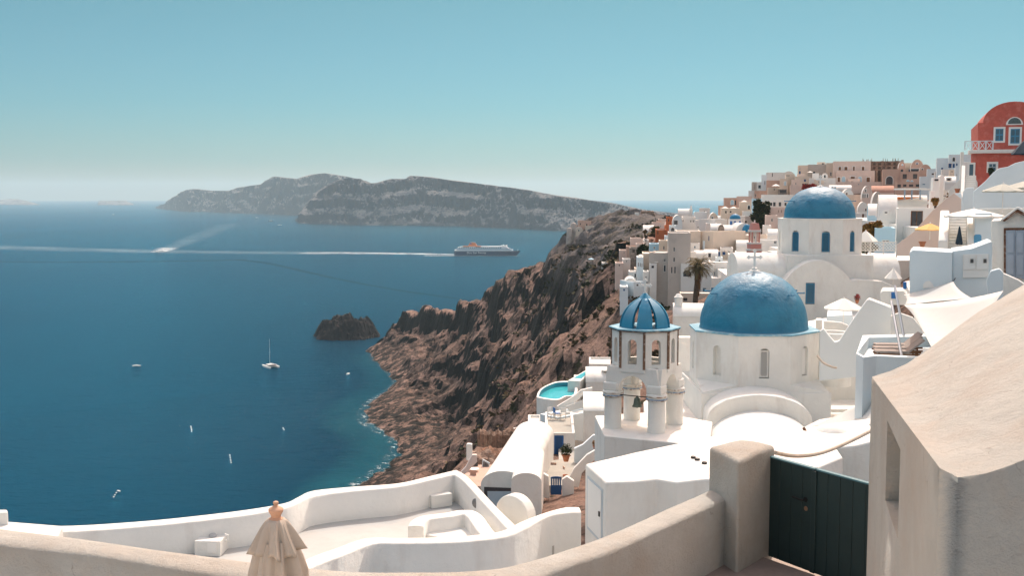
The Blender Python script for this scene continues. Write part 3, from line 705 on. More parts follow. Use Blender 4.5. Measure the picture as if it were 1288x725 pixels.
# closed beige parasol
pc = P(347,640,7.7); pr = root('closed_parasol','closed beige parasol with a carved wooden finial in front of the curved wall','parasol',(pc.x,pc.y,115.2))
topz = P(347,652,7.7).z-115.2
MB().tube([(0,0,0),(0,0,topz+.02)],.024,12).build('pole', WOODL, pr, world=False, smooth=True)
MB().lathe([(.0,-.03),(.048,-.025),(.052,-.005),(.034,.008),(.036,.02),(.05,.045),(.054,.062),(.048,.072),(.028,.082),(.012,.094),(.020,.106),(.018,.118),(0,.126)],(0,0,topz),20).build('finial', WOODL, pr, world=False, smooth=True)
MB().lathe([(.0,0),(.25,0),(.26,.04),(.24,.07),(.05,.09),(.045,.3),(0,.3)],(0,0,.0),24).build('base', mat('grey_concrete_base',(.35,.34,.33)), pr, world=False, smooth=True)
def folds(prof, nf, amp, ph=0, n=220, seed=0):
    mb=MB(); vs=[]; k=len(prof)
    for i in range(n):
        a=2*math.pi*i/n
        q_=nf*a+ph+.8*math.sin(a*2+seed); w_=.75*(1-2*abs(math.sin(q_/2))**.8)+.3*math.cos((2*nf-3)*a+ph*2+seed)
        hem=.5*math.cos(nf*a+ph+1.2)+.5*math.cos(3*a+seed)
        for r,z,am in prof:
            rr=r*(1+am*amp*w_)+.010*noise.noise(Vector((math.cos(a)*3,math.sin(a)*3,z*5+seed)))
            tw=.12*am*math.sin(z*4+seed)
            vs.append((rr*math.cos(a+tw),rr*math.sin(a+tw),z+am*.022*hem))
    mb.add(vs,[(i*k+m,((i+1)%n)*k+m,((i+1)%n)*k+m+1,i*k+m+1) for i in range(n) for m in range(k-1)])
    return mb
up=[(.03,-.003,0),(.06,-.008,.1),(.085,-.03,.5),(.105,-.07,.8),(.128,-.12,1.0),(.15,-.17,1.1),(.172,-.22,1.2),(.182,-.245,1.25),(.17,-.245,1.2),(.13,-.18,.9),(.1,-.1,.5)]
o=folds([(r,z+topz,a) for r,z,a in up],9,.20,.4).build('upper_flounce', BEIGE, pr, world=False, smooth=True, angle=180)
lo=[(.12,-.15,.4),(.145,-.22,.8),(.165,-.30,1),(.19,-.42,1.1),(.225,-.7,1.15),(.24,-.95,1.1),(.21,-1.2,1),(.15,-1.5,.8),(.13,-1.6,.8),(.12,-1.58,.8)]
folds([(r,z+topz,a) for r,z,a in lo],7,.26,1.3,seed=2).build('folded_canopy', BEIGE, pr, world=False, smooth=True, angle=180)

# ---------------- white terrace below ----------------
ZT=113.0; ZF=112.3
OUT=[(-80,660),(0,661),(92,661),(186,655),(250,648.5),(311,641),(357,633),(375,625),(394,617),(445,612),(500,608),(540,599),(574,591)]
INN=[(-80,672),(0,670),(95,669),(188,662),(252,655.5),(313,648),(360,639.5),(379,631.5),(396,624.5),(446,618),(500,613),(540,604.5),(571,597)]
oa=smooth_pts([PZ(a_,b_,ZT) for a_,b_ in OUT],4); ia=smooth_pts([PZ(a_,b_,ZT) for a_,b_ in INN],4)
OUT2=[(574,591),(585,597),(596,607),(612,624),(628,641),(650,662)]; INN2=[(571,597),(580,603),(590,613),(606,631),(622,648),(640,668)]
ob=smooth_pts([PZ(a_,b_,ZT) for a_,b_ in OUT2],3); ib=smooth_pts([PZ(a_,b_,ZT) for a_,b_ in INN2],3)
mb=MB(); wall_line(mb, ia+ib[1:], oa+ob[1:], ZF-.2, 104.0, .03)
tag(mb.build('terrace_parapet', WHITE, smooth=True, angle=75),'long low white parapet on the seaward side of the empty terrace','wall')
UPE=[(330,731),(385,703),(420,690),(459,677),(500,676.5),(546,676),(590,673.5),(630,668),(655,656),(685,645),(711,638),(728,638)]
LOE=[(345,738),(400,711),(434,698),(469,684.5),(503,684),(562,683),(600,680.5),(636,675.5),(660,666),(689,650),(716,645),(731,645)]
ua=smooth_pts([PZ(a_,b_,ZT) for a_,b_ in UPE],4); la=smooth_pts([PZ(a_,b_,ZT) for a_,b_ in LOE],4)
mb=MB(); wall_line(mb, la, ua, 104.0, ZF-.2, .04)
tag(mb.build('near_parapet', WHITE, smooth=True, angle=75),'rounded wavy white parapet on the near side of the empty terrace','wall')
# floor
fl=[PZ(a_,b_,ZT) for a_,b_ in [(-80,668),(92,666),(186,659),(311,645),(357,637),(394,621),(500,611),(571,595),(600,615),(640,662),(720,642),(690,648),(655,662),(630,672),(560,680),(462,680),(392,707),(330,735),(-80,735)]]
mb=MB(); mb.prism([(p.x,p.y) for p in fl], 104.0, ZF); tag(mb.build('terrace_paving', FLOORC), None, None, kind='structure')
def chimney_box(name,label,px0,px1,pyt,Dn,w_,d_,h_,zb,yaw,cap=True):
    p=P((px0+px1)/2,pyt,Dn); r=root(name,label,'box',(p.x,p.y,zb),yaw)
    hh=p.z-zb
    MB().box(-w_/2,w_/2,0,d_,0,hh).build('housing',WHITE,r,world=False,bevel=.015,seg=3)
    if cap:
        MB().lathe([(0,0),(.075,0),(.085,.03),(.07,.055),(.03,.06),(0,.06)],(0.02,d_*.5,hh+.001),16).build('vent_cap',mat('grey_vent_metal',(.4,.42,.43),rough=.5,metal=.3),r,world=False,smooth=True)
    return r,hh
ld=1.33
r1,h1=chimney_box('service_box','white plastered service box with a hatch near the left end of the terrace',243,278,681.5,22.9,.56,.62,0,ZF,R(-3))
MB().box(.0,.2,-.012,-.001,.08,.3).build('hatch',CLEAN,r1,world=False,bevel=.004)
MB().tube([(.29,.3,.25),(.36,.3,.28),(.36,.3,.38),(.29,.3,.40)],.02,8).build('pipe_bend',CLEAN,r1,world=False,smooth=True)
r2,h2=chimney_box('chimney_box','white cube chimney in the far corner of the empty terrace',550,562,623,26.6,.56,.62,0,ZF,R(28))
p=PZ(600.5,633,113.0); 
lr=P(600,633.5,25.3); mb=MB(); mb.lathe([(0,.03),(.06,.028),(.1,.015),(.115,0),(.115,-.02),(0,-.02)],(0,0,0),20); mb.xf(Matrix.Translation(lr+Vector((-.03,-.02,0)))@Matrix.Rotation(R(52),4,'Z')@Matrix.Rotation(R(-90),4,'Y'))
tag(mb.build('wall_lamp',mat('grey_lamp_cage',(.2,.2,.2),rough=.4,metal=.5),smooth=True),'round grey bulkhead lamp on the inner face of the white terrace wall','lamp')
# free form white basin (hot tub surround) on the terrace
def ringwall(name,label,cat,pts_px,z_top,z_bot,thick,m,closed=True,bev=.03):
    pts=[PZ(a_,b_,z_top) for a_,b_ in pts_px]; pts=smooth_pts(pts+[pts[0]] if closed else pts,4)
    inn=offset_line(pts,thick); 
    mb=MB(); wall_line(mb,pts,inn,z_bot,z_bot,bev); return mb
tubz=ZF+.62
TUB=[(513,662),(517,655),(530,649),(560,645),(575,642),(595,642),(606,648),(613,657),(618,664),(624,671)]
mb=ringwall('', '', '',TUB,tubz,ZF-.1,-.34,WHITE,closed=False)
tr=root('built_in_bench','curved white built in bench with a shuttered opening on the terrace','bench',(PZ(560,660,ZF).x,PZ(560,660,ZF).y,ZF))
mb.build('curved_back',WHITE,tr,smooth=True,angle=75)
sp_=[PZ(a_,b_,ZF+.35) for a_,b_ in [(520,668),(535,662),(562,658),(572,655),(590,655),(600,664),(604,672),(560,676)]]
mb=MB(); mb.prism([(q_.x,q_.y) for q_ in sp_],ZF-.05,ZF+.32); mb.build('seat',WHITE,tr,bevel=.03)
wp=P(546,669,24.0)
mb=MB(); mb.box(-.17,.17,-.02,.03,-.1,.12); mb.xf(Matrix.Translation(wp)); mb.build('opening_frame',SKYB,tr,bevel=.01)
mb=MB(); mb.box(-.1,.1,-.035,-.021,-.09,.09); mb.xf(Matrix.Translation(wp)); mb.build('opening',GLASS,tr)
# round-headed stub wall
c0=P(641,660,25.2); mb=MB(); pl=[(-.48,-1.2)]+[(.48*-math.cos(t*math.pi/14),.48*math.sin(t*math.pi/14)) for t in range(15)]+[(.48,-1.2)]
mb.slab([(x_,z_+.0) for x_,z_ in pl],0,.32); mb.xf(Matrix.Translation(P(643,650,24.4)+Vector((0,0,0)))@Matrix.Rotation(R(-38),4,'Z'))
tag(mb.build('round_headed_wall',WHITE,bevel=.04,seg=3),'short white wall with a semicircular head where the two parapets meet','wall')
# far left low block and pier
a_,b_=PZ(-80,657,ZT+.15),PZ(78,663,ZT+.15)
mb=MB(); q_=[PZ(x_,y_,ZT+.15) for x_,y_ in [(-80,656),(10,656.5),(79,662),(72,676),(-80,700)]]; mb.prism([(p.x,p.y) for p in q_],104,ZT+.15)
tag(mb.build('low_roof',WHITE,bevel=.03),'flat white roof edge at the far left beyond the tan wall','roof')
mb=MB(); q_=[PZ(x_,y_,ZT+.42) for x_,y_ in [(-60,641),(9,641.5),(10,645),(-60,648)]]; mb.prism([(p.x,p.y) for p in q_],ZT,ZT+.42)
tag(mb.build('stub_wall',WHITE,bevel=.03),'short white stub wall standing at the far left edge','wall')
# white block with little cupboard door
zb=114.25
q_=[PZ(x_,y_,zb) for x_,y_ in [(762,607),(736,584),(800,569),(900,548),(960,536),(1040,545),(1060,575),(1000,600),(888,603),(850,607),(826,603),(800,606)]]
br=root('white_outbuilding','long white flat roofed outbuilding with a small cupboard door behind the tan wall','outbuilding',(q_[0].x,q_[0].y,112))
mb=MB(); mb.prism([(p.x,p.y) for p in q_],110.5,[zb+.01*i%2*.01 for i in range(len(q_))])
mb.build('wall',WHITE,br,bevel=.05,seg=4)
A=q_[0]; B=q_[1]; dr=(B-A); dr.z=0; dl=dr.length; dr.normalize(); nrm=Vector((-dr.y,dr.x,0)); 
if nrm.x>0: nrm=-nrm
def onf(s,z,o_): return Vector((A.x,A.y,0))+dr*(s*dl)+nrm*o_+Vector((0,0,z))
mb=MB(); mb.hexa([onf(.12,112.9,.012),onf(.86,112.9,.012),onf(.86,112.9,-.02),onf(.12,112.9,-.02),onf(.12,114.05,.012),onf(.86,114.05,.012),onf(.86,114.05,-.02),onf(.12,114.05,-.02)])
fr_=mb.build('door_frame',mat('bluish_white_trim',(.5,.56,.6),var=.05),br)
mb=MB(); mb.hexa([onf(.17,112.97,.026),onf(.81,112.97,.026),onf(.81,112.97,.013),onf(.17,112.97,.013),onf(.17,114.0,.026),onf(.81,114.0,.026),onf(.81,114.0,.013),onf(.17,114.0,.013)])
dd=mb.build('door',CLEAN,br,bevel=.004)
mb=MB(); mb.hexa([onf(.2,113.45,.05),onf(.24,113.45,.05),onf(.24,113.45,.027),onf(.2,113.45,.027),onf(.2,113.55,.05),onf(.24,113.55,.05),onf(.24,113.55,.027),onf(.2,113.55,.027)]); mb.build('latch',IRON,dd)
# three cable stubs on the roof
for k,(x_,y_) in enumerate([(872,577),(877,579.5),(886,584)]):
    p=PZ(x_,y_,zb); mb=MB(); mb.lathe([(0,0),(.06,0),(.055,.04),(.03,.05),(0,.05)],p+Vector((0,0,.002)),12); mb.build('roof_fixing',IRON,br,smooth=True)
# ---------------- churches ----------------
def octo(c, ap, z, rot=0):
    r = ap/math.cos(math.pi/8)
    return [(c.x+r*math.cos(rot+math.pi/8+i*math.pi/4), c.y+r*math.sin(rot+math.pi/8+i*math.pi/4), z) for i in range(8)]
def wall_niche_face(mb, A, B, z0, z1, wins, depth=.26):
    # vertical panel from A to B with round-headed recesses: wins (s, zc0, zc1, halfwidth)
    A = Vector((A[0],A[1],0)); B = Vector((B[0],B[1],0)); d = B-A; L = d.length; d.normalize(); n = Vector((d.y,-d.x,0))  # outwards
    T = lambda s,z,o=0: A+d*s+n*o+Vector((0,0,z))
    cur = 0
    for (s, a, b, h) in wins:
        x0, x1 = s-h, s+h
        mb.add([T(cur,z0),T(x0,z0),T(x0,z1),T(cur,z1)],[(0,1,2,3)])
        mb.add([T(x0,z0),T(x1,z0),T(x1,a),T(x0,a)],[(0,1,2,3)])
        arc = [(s+h*math.cos(math.pi*(1-t/10)), b-h+h*math.sin(math.pi*(1-t/10))) for t in range(11)]
        # region above the arch
        for k in range(10):
            (p0,q0),(p1,q1) = arc[k],arc[k+1]
            mb.add([T(p0,q0),T(p1,q1),T(p1,z1),T(p0,z1)],[(0,1,2,3)])
        loop = [(x0,a),(x1,a)]+[arc[k] for k in range(10,-1,-1)]
        m = len(loop)
        mb.add([T(p,q) for p,q in loop]+[T(p,q,-depth) for p,q in loop],[(i,(i+1)%m,(i+1)%m+m,i+m) for i in range(m)]+[tuple(range(m,2*m))])
        cur = x1
    mb.add([T(cur,z0),T(L,z0),T(L,z1),T(cur,z1)],[(0,1,2,3)])
    return T
def lattice(T, s, a, b, h, parent, m, o=-.1, n=5, back=None, round_=False):
    fr = MB(); w = .06
    def bar(p0,q0,p1,q1,t,o0,o1):
        dx,dz = p1-p0,q1-q0; l = math.hypot(dx,dz); nx,nz = -dz/l*t/2, dx/l*t/2
        fr.hexa([T(p0-nx,q0-nz,o0),T(p1-nx,q1-nz,o0),T(p1-nx,q1-nz,o1),T(p0-nx,q0-nz,o1),T(p0+nx,q0+nz,o0),T(p1+nx,q1+nz,o0),T(p1+nx,q1+nz,o1),T(p0+nx,q0+nz,o1)])
    x0,x1 = s-h,s+h
    bar(x0,a+w/2,x1,a+w/2,w,o,o+.05); bar(x0,b-w/2,x1,b-w/2,w,o,o+.05); bar(x0+w/2,a,x0+w/2,b,w,o,o+.052); bar(x1-w/2,a,x1-w/2,b,w,o,o+.052)
    f_ = fr.build('window', m, parent); fr = MB()
    st = 2*h/n; k = 0
    H = b-a; W = 2*h
    i = -int(H/st)-1
    while i < n:
        # rising diagonals
        u0 = i*st; p0,q0 = (u0,0) if u0>=0 else (0,-u0); t_ = min(W-p0, H-q0)
        if t_ > .05:
            bar(x0+p0,a+q0,x0+p0+t_,a+q0+t_,.026,o+.002,o+.03)
            bar(x1-p0,a+q0,x1-p0-t_,a+q0+t_,.026,o+.004,o+.034)
        i += 1
    fr.build('lattice', m, f_)
    bk = MB(); bk.add([T(x0,a,o-.05),T(x1,a,o-.05),T(x1,b,o-.05),T(x0,b,o-.05)],[(0,1,2,3)]); bk.build('pane', back or GLASS, f_)
def dome_mesh(c, r, z0, h, n=96, k=40, lip=.05, rough=.02, seed=0):
    mb = MB(); vs = []
    for i in range(n):
        a = 2*math.pi*i/n
        for j in range(k+1):
            e = math.pi/2*j/k
            rr = r*math.cos(e)**.96; zz = z0+.12+h*math.sin(e)
            q = Vector((c.x+rr*math.cos(a), c.y+rr*math.sin(a), zz))
            if j < k: q += Vector((math.cos(a)*math.cos(e), math.sin(a)*math.cos(e), math.sin(e)))*(rough*fbm(q.x*1.6,q.y*1.6,q.z*1.6+seed,3))
            vs.append(q)
    vs2 = [Vector((c.x+(r+lip)*math.cos(2*math.pi*i/n), c.y+(r+lip)*math.sin(2*math.pi*i/n), z0)) for i in range(n)]
    mb.add(vs,[(i*(k+1)+j,((i+1)%n)*(k+1)+j,((i+1)%n)*(k+1)+j+1,i*(k+1)+j+1) for i in range(n) for j in range(k)])
    b0=len(mb.v); mb.v += vs2
    for i in range(n): mb.f.append((b0+i,b0+(i+1)%n,((i+1)%n)*(k+1),i*(k+1)))
    return mb
def cross(c, h, t=.05, yaw=0, tref=True):
    mb = MB(); s = h/1.0
    mb.box(-t,t,-t*.8,t*.8,0,h); mb.box(-h*.36,-t,-t*.8,t*.8,h*.56,h*.56+2*t); mb.box(t,h*.36,-t*.8,t*.8,h*.56,h*.56+2*t)
    if tref:
        for (x,z) in ((-h*.36,h*.56+t),(h*.36,h*.56+t),(0,h)):
            mb.lathe([(0,-t*.9),(t*1.7,-t*.9),(t*1.7,t*.9),(0,t*.9)],(0,0,0),10) if 0 else None
            for dx,dz in ((0,t*1.1),(0,-t*1.1),(t*1.1,0),(-t*1.1,0)):
                q = MB().lathe([(0,-t*.85),(t*.95,-t*.8),(t*.95,t*.8),(0,t*.85)],(0,0,0),10).xf(Matrix.Translation((x+dx,0,z+dz))@Matrix.Rotation(R(90),4,'X')); mb.add(q.v,q.f)
    mb.xf(Matrix.Translation(c)@Matrix.Rotation(yaw,4,'Z')); return mb

def vault(mb, A, B, hw, z_spring, rise, z_base, n=20, side='round'):
    # barrel vault whose axis runs from A to B
    A=Vector((A[0],A[1],0)); B=Vector((B[0],B[1],0)); d=(B-A).normalized(); s=Vector((d.y,-d.x,0))
    prof=[(-hw,z_base),(-hw,z_spring)]+[(-hw*math.cos(math.pi*t/n),z_spring+rise*math.sin(math.pi*t/n)) for t in range(1,n)]+[(hw,z_spring),(hw,z_base)]
    m=len(prof); vs=[A+s*p+Vector((0,0,q)) for p,q in prof]+[B+s*p+Vector((0,0,q)) for p,q in prof]
    mb.add(vs,[tuple(range(m)),tuple(range(m,2*m))[::-1]]+[(i,i+1,i+1+m,i+m) for i in range(m-1)]+[(m-1,0,m,2*m-1)])
    return mb

# near church
c1=Vector((14.05,63.5,0)); ap=3.47; rot=R(-2)
zt=120-7.75; zdb=120-10.7; zb=107.0
ch=root('near_church','near white octagonal church with a large blue dome and lattice window','church',(c1.x,c1.y,zb))
mb=MB(); o8=octo(c1,ap,zt,rot)
zs0=zdb-.25
def drumwall(o8, zlo, zhi, wins_of):
    mb=MB(); Ts={}
    for i in range(8):
        A=o8[i]; B=o8[(i+1)%8]
        # outward orientation: wall_niche_face expects n=(d.y,-d.x)
        mid=(Vector(A)+Vector(B))/2
        Ts[i]=wall_niche_face(mb,A,B,zlo,zhi,wins_of(i))
    return mb,Ts
L1=(Vector(o8[0])-Vector(o8[1])).length
def w1(i):
    return [(L1/2,120-10.05,120-8.9+.55,.27)] if i in (4,5,6,7,0) else []
mb,Ts=drumwall(o8,zs0,zt,lambda i:[(L1/2,zt-2.35,zt-.66,.27)])
mb.build('drum',WHITE,ch)
mb=MB(); mb.prism([(p[0],p[1]) for p in octo(c1,ap+.07,0,rot)],zt,zt+.09); mb.build('cornice',BLUEL,ch,bevel=.02)
# which face looks at the camera
def facing(o8):
    best=[]
    for i in range(8):
        m_=(Vector(o8[i])+Vector(o8[(i+1)%8]))/2; best.append((m_.y,i))
    return sorted(best)
fc=facing(o8); f0=fc[0][1]
lattice(Ts[f0],L1/2,zt-2.28,zt-.80,.24,ch,CLEAN,-.16,3)
sides=sorted([i for _,i in fc[1:3]],key=lambda i:(o8[i][0]+o8[(i+1)%8][0]))
# right window: half open shutter with three round holes
for i,o_ in ((sides[1],0),):
    T=Ts[i]; m_=MB(); 
    m_.add([T(L1/2-.33,zt-2.3,-.15),T(L1/2+.33,zt-2.3,-.15),T(L1/2+.33,zt-.8,-.15),T(L1/2-.33,zt-.8,-.15)],[(0,1,2,3)])
    sh_=m_.build('shutter',CLEAN,ch)
    for k in range(3):
        zc=zt-2.05+k*.5; mb=MB(); pts=[T(L1/2-.17+.1*math.cos(t*math.pi/5),zc+.13*math.sin(t*math.pi/5),-.146) for t in range(10)]; mb.add(pts,[tuple(range(10))]); mb.build('round_hole',GLASS,sh_)
# square base with splayed corners
mb=MB(); h_=ap+.12; sq=[Vector((c1.x+sx*h_,c1.y+sy*h_,0)) for sx,sy in ((-1,-1),(1,-1),(1,1),(-1,1))]
mb.prism([(p.x,p.y) for p in sq],zb,zdb-.18)
mb.build('base',WHITE,ch,bevel=.05,seg=3)
mb=MB(); o8b=octo(c1,ap-.01,zdb+.25,rot)
for p in sq:
    mb=MB(); ns=sorted(o8b,key=lambda q:(Vector((q[0],q[1],0))-p).length)[:2]
    mb.add([(p.x*.98+c1.x*.02,p.y*.98+c1.y*.02,zdb-.16),ns[0],ns[1],(ns[0][0],ns[0][1],zdb-.5),(ns[1][0],ns[1][1],zdb-.5)],[(0,1,2),(0,3,1),(0,2,4),(1,2,4,3),(0,4,3)])
    mb.build('squinch',WHITE,ch)
dm=dome_mesh(c1,3.07,zt+.1,3.15,rough=.03).build('dome',BLUE,ch,smooth=True,angle=60)
tp_=Vector((c1.x,c1.y,zt+3.35))
MB().lathe([(.34,-.03),(.30,.06),(.15,.12),(.17,.2),(.0,.3)],tp_,20).build('pedestal',WHITE,dm,smooth=True)
cross(tp_+Vector((0,0,.25)),.95,.055,R(0)).build('cross',CLEAN,dm)
def spikes(c,r,z0,h,ring,n,parent,m=WBLUE,l=.4):
    for i in range(n):
        a=2*math.pi*i/n+.35; e=math.asin(ring); q=Vector((c.x+r*math.cos(e)*math.cos(a),c.y+r*math.cos(e)*math.sin(a),z0+h*ring+.1)); d=Vector((math.cos(a),math.sin(a),0))
        mb=MB(); mb.tube([q-d*.1,q+d*l,q+d*l+Vector((0,0,.03))],.04,6); mb.tube([q+d*l+Vector((-d.y*.16,d.x*.16,.02)),q+d*l+Vector((d.y*.16,-d.x*.16,.02))],.05,6); mb.build('climbing_peg',m,parent)
spikes(c1,3.07,zt+.1,3.15,.62,10,dm)
# nave vault towards the viewer
mb=MB(); vault(mb,(13.35,60.2),(13.1,57.3),2.75,108.1,1.38,105); vv=mb.build('nave_vault',WHITE,ch,smooth=True,angle=50,bevel=.05)
mb=MB(); vault(mb,(13.1,57.4),(12.3,52.4),2.55,107.3,1.35,105); mb.build('front_gable',WHITE,ch,smooth=True,angle=50,bevel=.06)

# belfry
bc=Vector((6.4,52.6,0)); byaw=R(-30)
ex=Vector((math.cos(byaw),math.sin(byaw),0)); ey=Vector((-ex.y,ex.x,0))
bf_=root('belfry','white bell tower with an open ribbed blue dome and a bronze bell below its arch','bell tower',(bc.x,bc.y,107),byaw)
zb0=120-11.15; zcap=120-9.5; zup=120-8.25; zco=120-6.42
def Lb(x,y,z): return bc+ex*x+ey*y+Vector((0,0,z))
for (sx,sy) in ((-1,-1),(1,-1),(1,1),(-1,1)):
    p=Lb(sx*1.13,sy*1.13,0)
    cl=MB().lathe([(.44,zb0-.4),(.42,zb0),(.41,zcap-.12)],p,28).build('column',WHITE,bf_,smooth=True,angle=60)
    MB().lathe([(.41,zcap-.1199),(.48,zcap-.1),(.49,zcap-.03),(.45,zcap+.0),(.49,zcap+.05),(.50,zcap+.13),(.46,zcap+.17),(.40,zcap+.2)],p,28).build('capital',WHITE,cl,smooth=True,angle=60)
    for zq_ in (-.115,.06): MB().lathe([(.455,zcap+zq_),(.497,zcap+zq_),(.510,zcap+zq_+.02),(.500,zcap+zq_+.05),(.455,zcap+zq_+.05)],p,28).build('broken_edge',mat('chipped_brown_edge',(.30,.19,.12),var=.5,vs=9,col2=(.7,.66,.6),s2=6,lo=.42,hi=.55),cl,smooth=True,angle=60)
    MB().lathe([(.45,zcap-.062),(.505,zcap-.06),(.505,zcap-.02),(.45,zcap-.015)],p,28).build('blue_band',mat('faded_blue_band',(.12,.22,.36),var=.4,vs=8,col2=(.6,.58,.55),s2=5,lo=.5,hi=.6),cl,smooth=True,angle=60)
    mb=MB(); mb.box(-.37,.37,-.37,.37,zcap+.18,zcap+.6); mb.xf(Matrix.Translation(p)@Matrix.Rotation(byaw,4,'Z')); mb.build('pier',WHITE,bf_,bevel=.08,seg=3)
# four arched walls
for k in range(4):
    mb=MB(); W=1.5; r_=.72; z0_=zcap+.18; zt_a=zup+.12
    arc=[(r_*math.cos(math.pi*t/16),z0_+.08+.98*r_*math.sin(math.pi*t/16)) for t in range(17)]
    poly=[(-W+.02,z0_)]+[(-W+.3,zt_a),(W-.3,zt_a),(W-.02,z0_)]+[(r_,z0_)]+arc[1:-1]+[(-r_,z0_)]
    mb.slab(poly,-1.42,-.98); mb.xf(Matrix.Translation(bc)@Matrix.Rotation(byaw+k*math.pi/2+.0,4,'Z')); mb.build('arch',WHITE,bf_,bevel=.03,seg=2)
# octagonal chamber
ob8=octo(bc,1.47,zup,byaw+.0); Lk=(Vector(ob8[0])-Vector(ob8[1])).length
mb=MB()
for i in range(8):
    A=Vector(ob8[i]); B=Vector(ob8[(i+1)%8]); d=(B-A); d.z=0; d.normalize(); n_=Vector((d.y,-d.x,0)); n_= n_ if n_.dot(A-bc)>0 else -n_
    T=lambda s,z,o_: Vector((A.x,A.y,0))+d*s+n_*o_+Vector((0,0,z))
    h=.23; s_=Lk/2; a0=zup+.28; b0=zco-.35
    for o_,sg in ((0,1),(-.24,-1)):
        e0=0 if o_==0 else .1; e1=Lk-e0
        arc=[(s_+h*math.cos(math.pi*(1-t/8)),b0-h+h*math.sin(math.pi*(1-t/8))) for t in range(9)]
        mb.add([T(e0,zup-.1,o_),T(s_-h,zup-.1,o_),T(s_-h,zco,o_),T(e0,zco,o_)],[(0,1,2,3)])
        mb.add([T(s_+h,zup-.1,o_),T(e1,zup-.1,o_),T(e1,zco,o_),T(s_+h,zco,o_)],[(0,1,2,3)])
        mb.add([T(s_-h,zup-.1,o_),T(s_+h,zup-.1,o_),T(s_+h,a0,o_),T(s_-h,a0,o_)],[(0,1,2,3)])
        for k in range(8):
            (p0,q0),(p1,q1)=arc[k],arc[k+1]; mb.add([T(p0,q0,o_),T(p1,q1,o_),T(p1,zco,o_),T(p0,zco,o_)],[(0,1,2,3)])
    loop=[(s_-h,a0),(s_+h,a0)]+arc[::-1]; m_=len(loop)
    mb.add([T(p,q,0) for p,q in loop]+[T(p,q,-.24) for p,q in loop],[(i2,(i2+1)%m_,(i2+1)%m_+m_,i2+m_) for i2 in range(m_)])
mb.build('chamber',WHITE,bf_)
mb=MB(); mb.prism([(p[0],p[1]) for p in octo(bc,1.40,0,byaw)],zup-.16,zup-.101); mb.build('chamber_floor',WHITE,bf_)
for i in range(8):
    p=Vector(ob8[i]); d=(p-bc); d.z=0; d.normalize(); q=p+d*.0
    mb=MB(); mb.box(-.05,.035,-.06,.06,zup+.08,zco-.02); mb.xf(Matrix.Translation((q.x,q.y,0))@Matrix.Rotation(math.atan2(d.y,d.x),4,'Z')); mb.build('bare_stone_edge',mat('bare_brown_strip',(.17,.10,.065),var=.5,vs=8,bump=.5,bs=18,bdist=.03,col2=(.5,.44,.39),s2=5,lo=.56,hi=.62),bf_)
mb=MB(); mb.prism([(p[0],p[1]) for p in octo(bc,1.56,0,byaw)],zco+.001,zco+.05); mb.build('drip_edge',RUST,bf_)
mb=MB(); mb.prism([(p[0],p[1]) for p in octo(bc,1.60,0,byaw)],zco+.051,zco+.13); mb.build('cornice',BLUEL,bf_,bevel=.02)
# ribs of the open dome
zr=zco+.13
for i in range(8):
    a=byaw+i*math.pi/4+math.pi/8; mb=MB(); vs=[]; K=14
    for j in range(K+1):
        t=j/K; e=math.pi/2*t; rr=1.2*math.cos(e)**.85; z=zr+1.22*math.sin(e)**1.0+(.30*t**4); wd=.33*(1-t)**.55+.05; th=.17
        for (dr,dw) in ((0,-wd),(0,wd),(-th,wd*.86),(-th,-wd*.86)):
            r2=max(.02,rr+dr); x=r2; y=dw*min(1,.3+r2)
            vs.append(bc+Vector((x*math.cos(a)-y*math.sin(a),x*math.sin(a)+y*math.cos(a),z-(0.0 if dr==0 else .10*t))))
    mb.add(vs,[(j*4+q,j*4+(q+1)%4,(j+1)*4+(q+1)%4,(j+1)*4+q) for j in range(K) for q in range(4)]+[(0,3,2,1),(K*4,K*4+1,K*4+2,K*4+3)])
    mb.build('dome_rib',BLUES,bf_,smooth=True,angle=35)
fin=MB().lathe([(.42,zr+1.22),(.3,zr+1.38),(.16,zr+1.52),(.1,zr+1.6),(0,zr+1.62)],bc,24).build('dome_cap',BLUES,bf_,smooth=True)
cross(bc+Vector((0,0,zr+1.58)),.62,.05,byaw+R(18)).build('cross',CLEAN,fin)
# beam and bell
qa=Lb(-1.0,-1.25,zcap+.0); qb=Lb(1.0,-1.25,zcap+.0)
MB().tube([qa,qb],.025,8).build('bell_beam',IRON,bf_)
bl=P(801.5,497,51.75); mb=MB(); mb.lathe([(0,.52),(.05,.52),(.07,.44),(.13,.40),(.155,.30),(.17,.15),(.21,.05),(.25,0),(.235,-.01),(.15,.12),(.12,.3),(0,.34)],(0,0,0),28); mb.xf(Matrix.Translation((bl.x,bl.y,zcap-.55)))
be=mb.build('bell',BRONZE,bf_,smooth=True,angle=60)
MB().tube([(bl.x,bl.y,zcap-.2),(bl.x,bl.y,zcap-.62)],[.012,.03],8).build('clapper',IRON,be)
# broken plaster platform
mb=MB(); q_=[PZ(762,546,zb0),PZ(885,571,zb0-.0),PZ(870,522,zb0),PZ(842,512,zb0),PZ(770,515,zb0)]
q_=[P(760,545,50.3),P(892,573,48.2),Vector((9.9,53.5,0)),Vector((7.5,56,0)),Vector((4.2,55,0))]
mb.prism([(p.x,p.y) for p in q_],102,zb0); mb.build('platform',WHITE,bf_,bevel=.05,seg=3)

# church roof court
q_=[(7.0,56.0),(8.6,50),(18,49.0),(24,50),(30,60),(27,75),(24,84),(11.2,84),(9.5,70),(8.0,66)]
mb=MB(); mb.prism(q_,99,107.45); tag(mb.build('church_court',WHITE,bevel=.03),None,None,kind='structure')

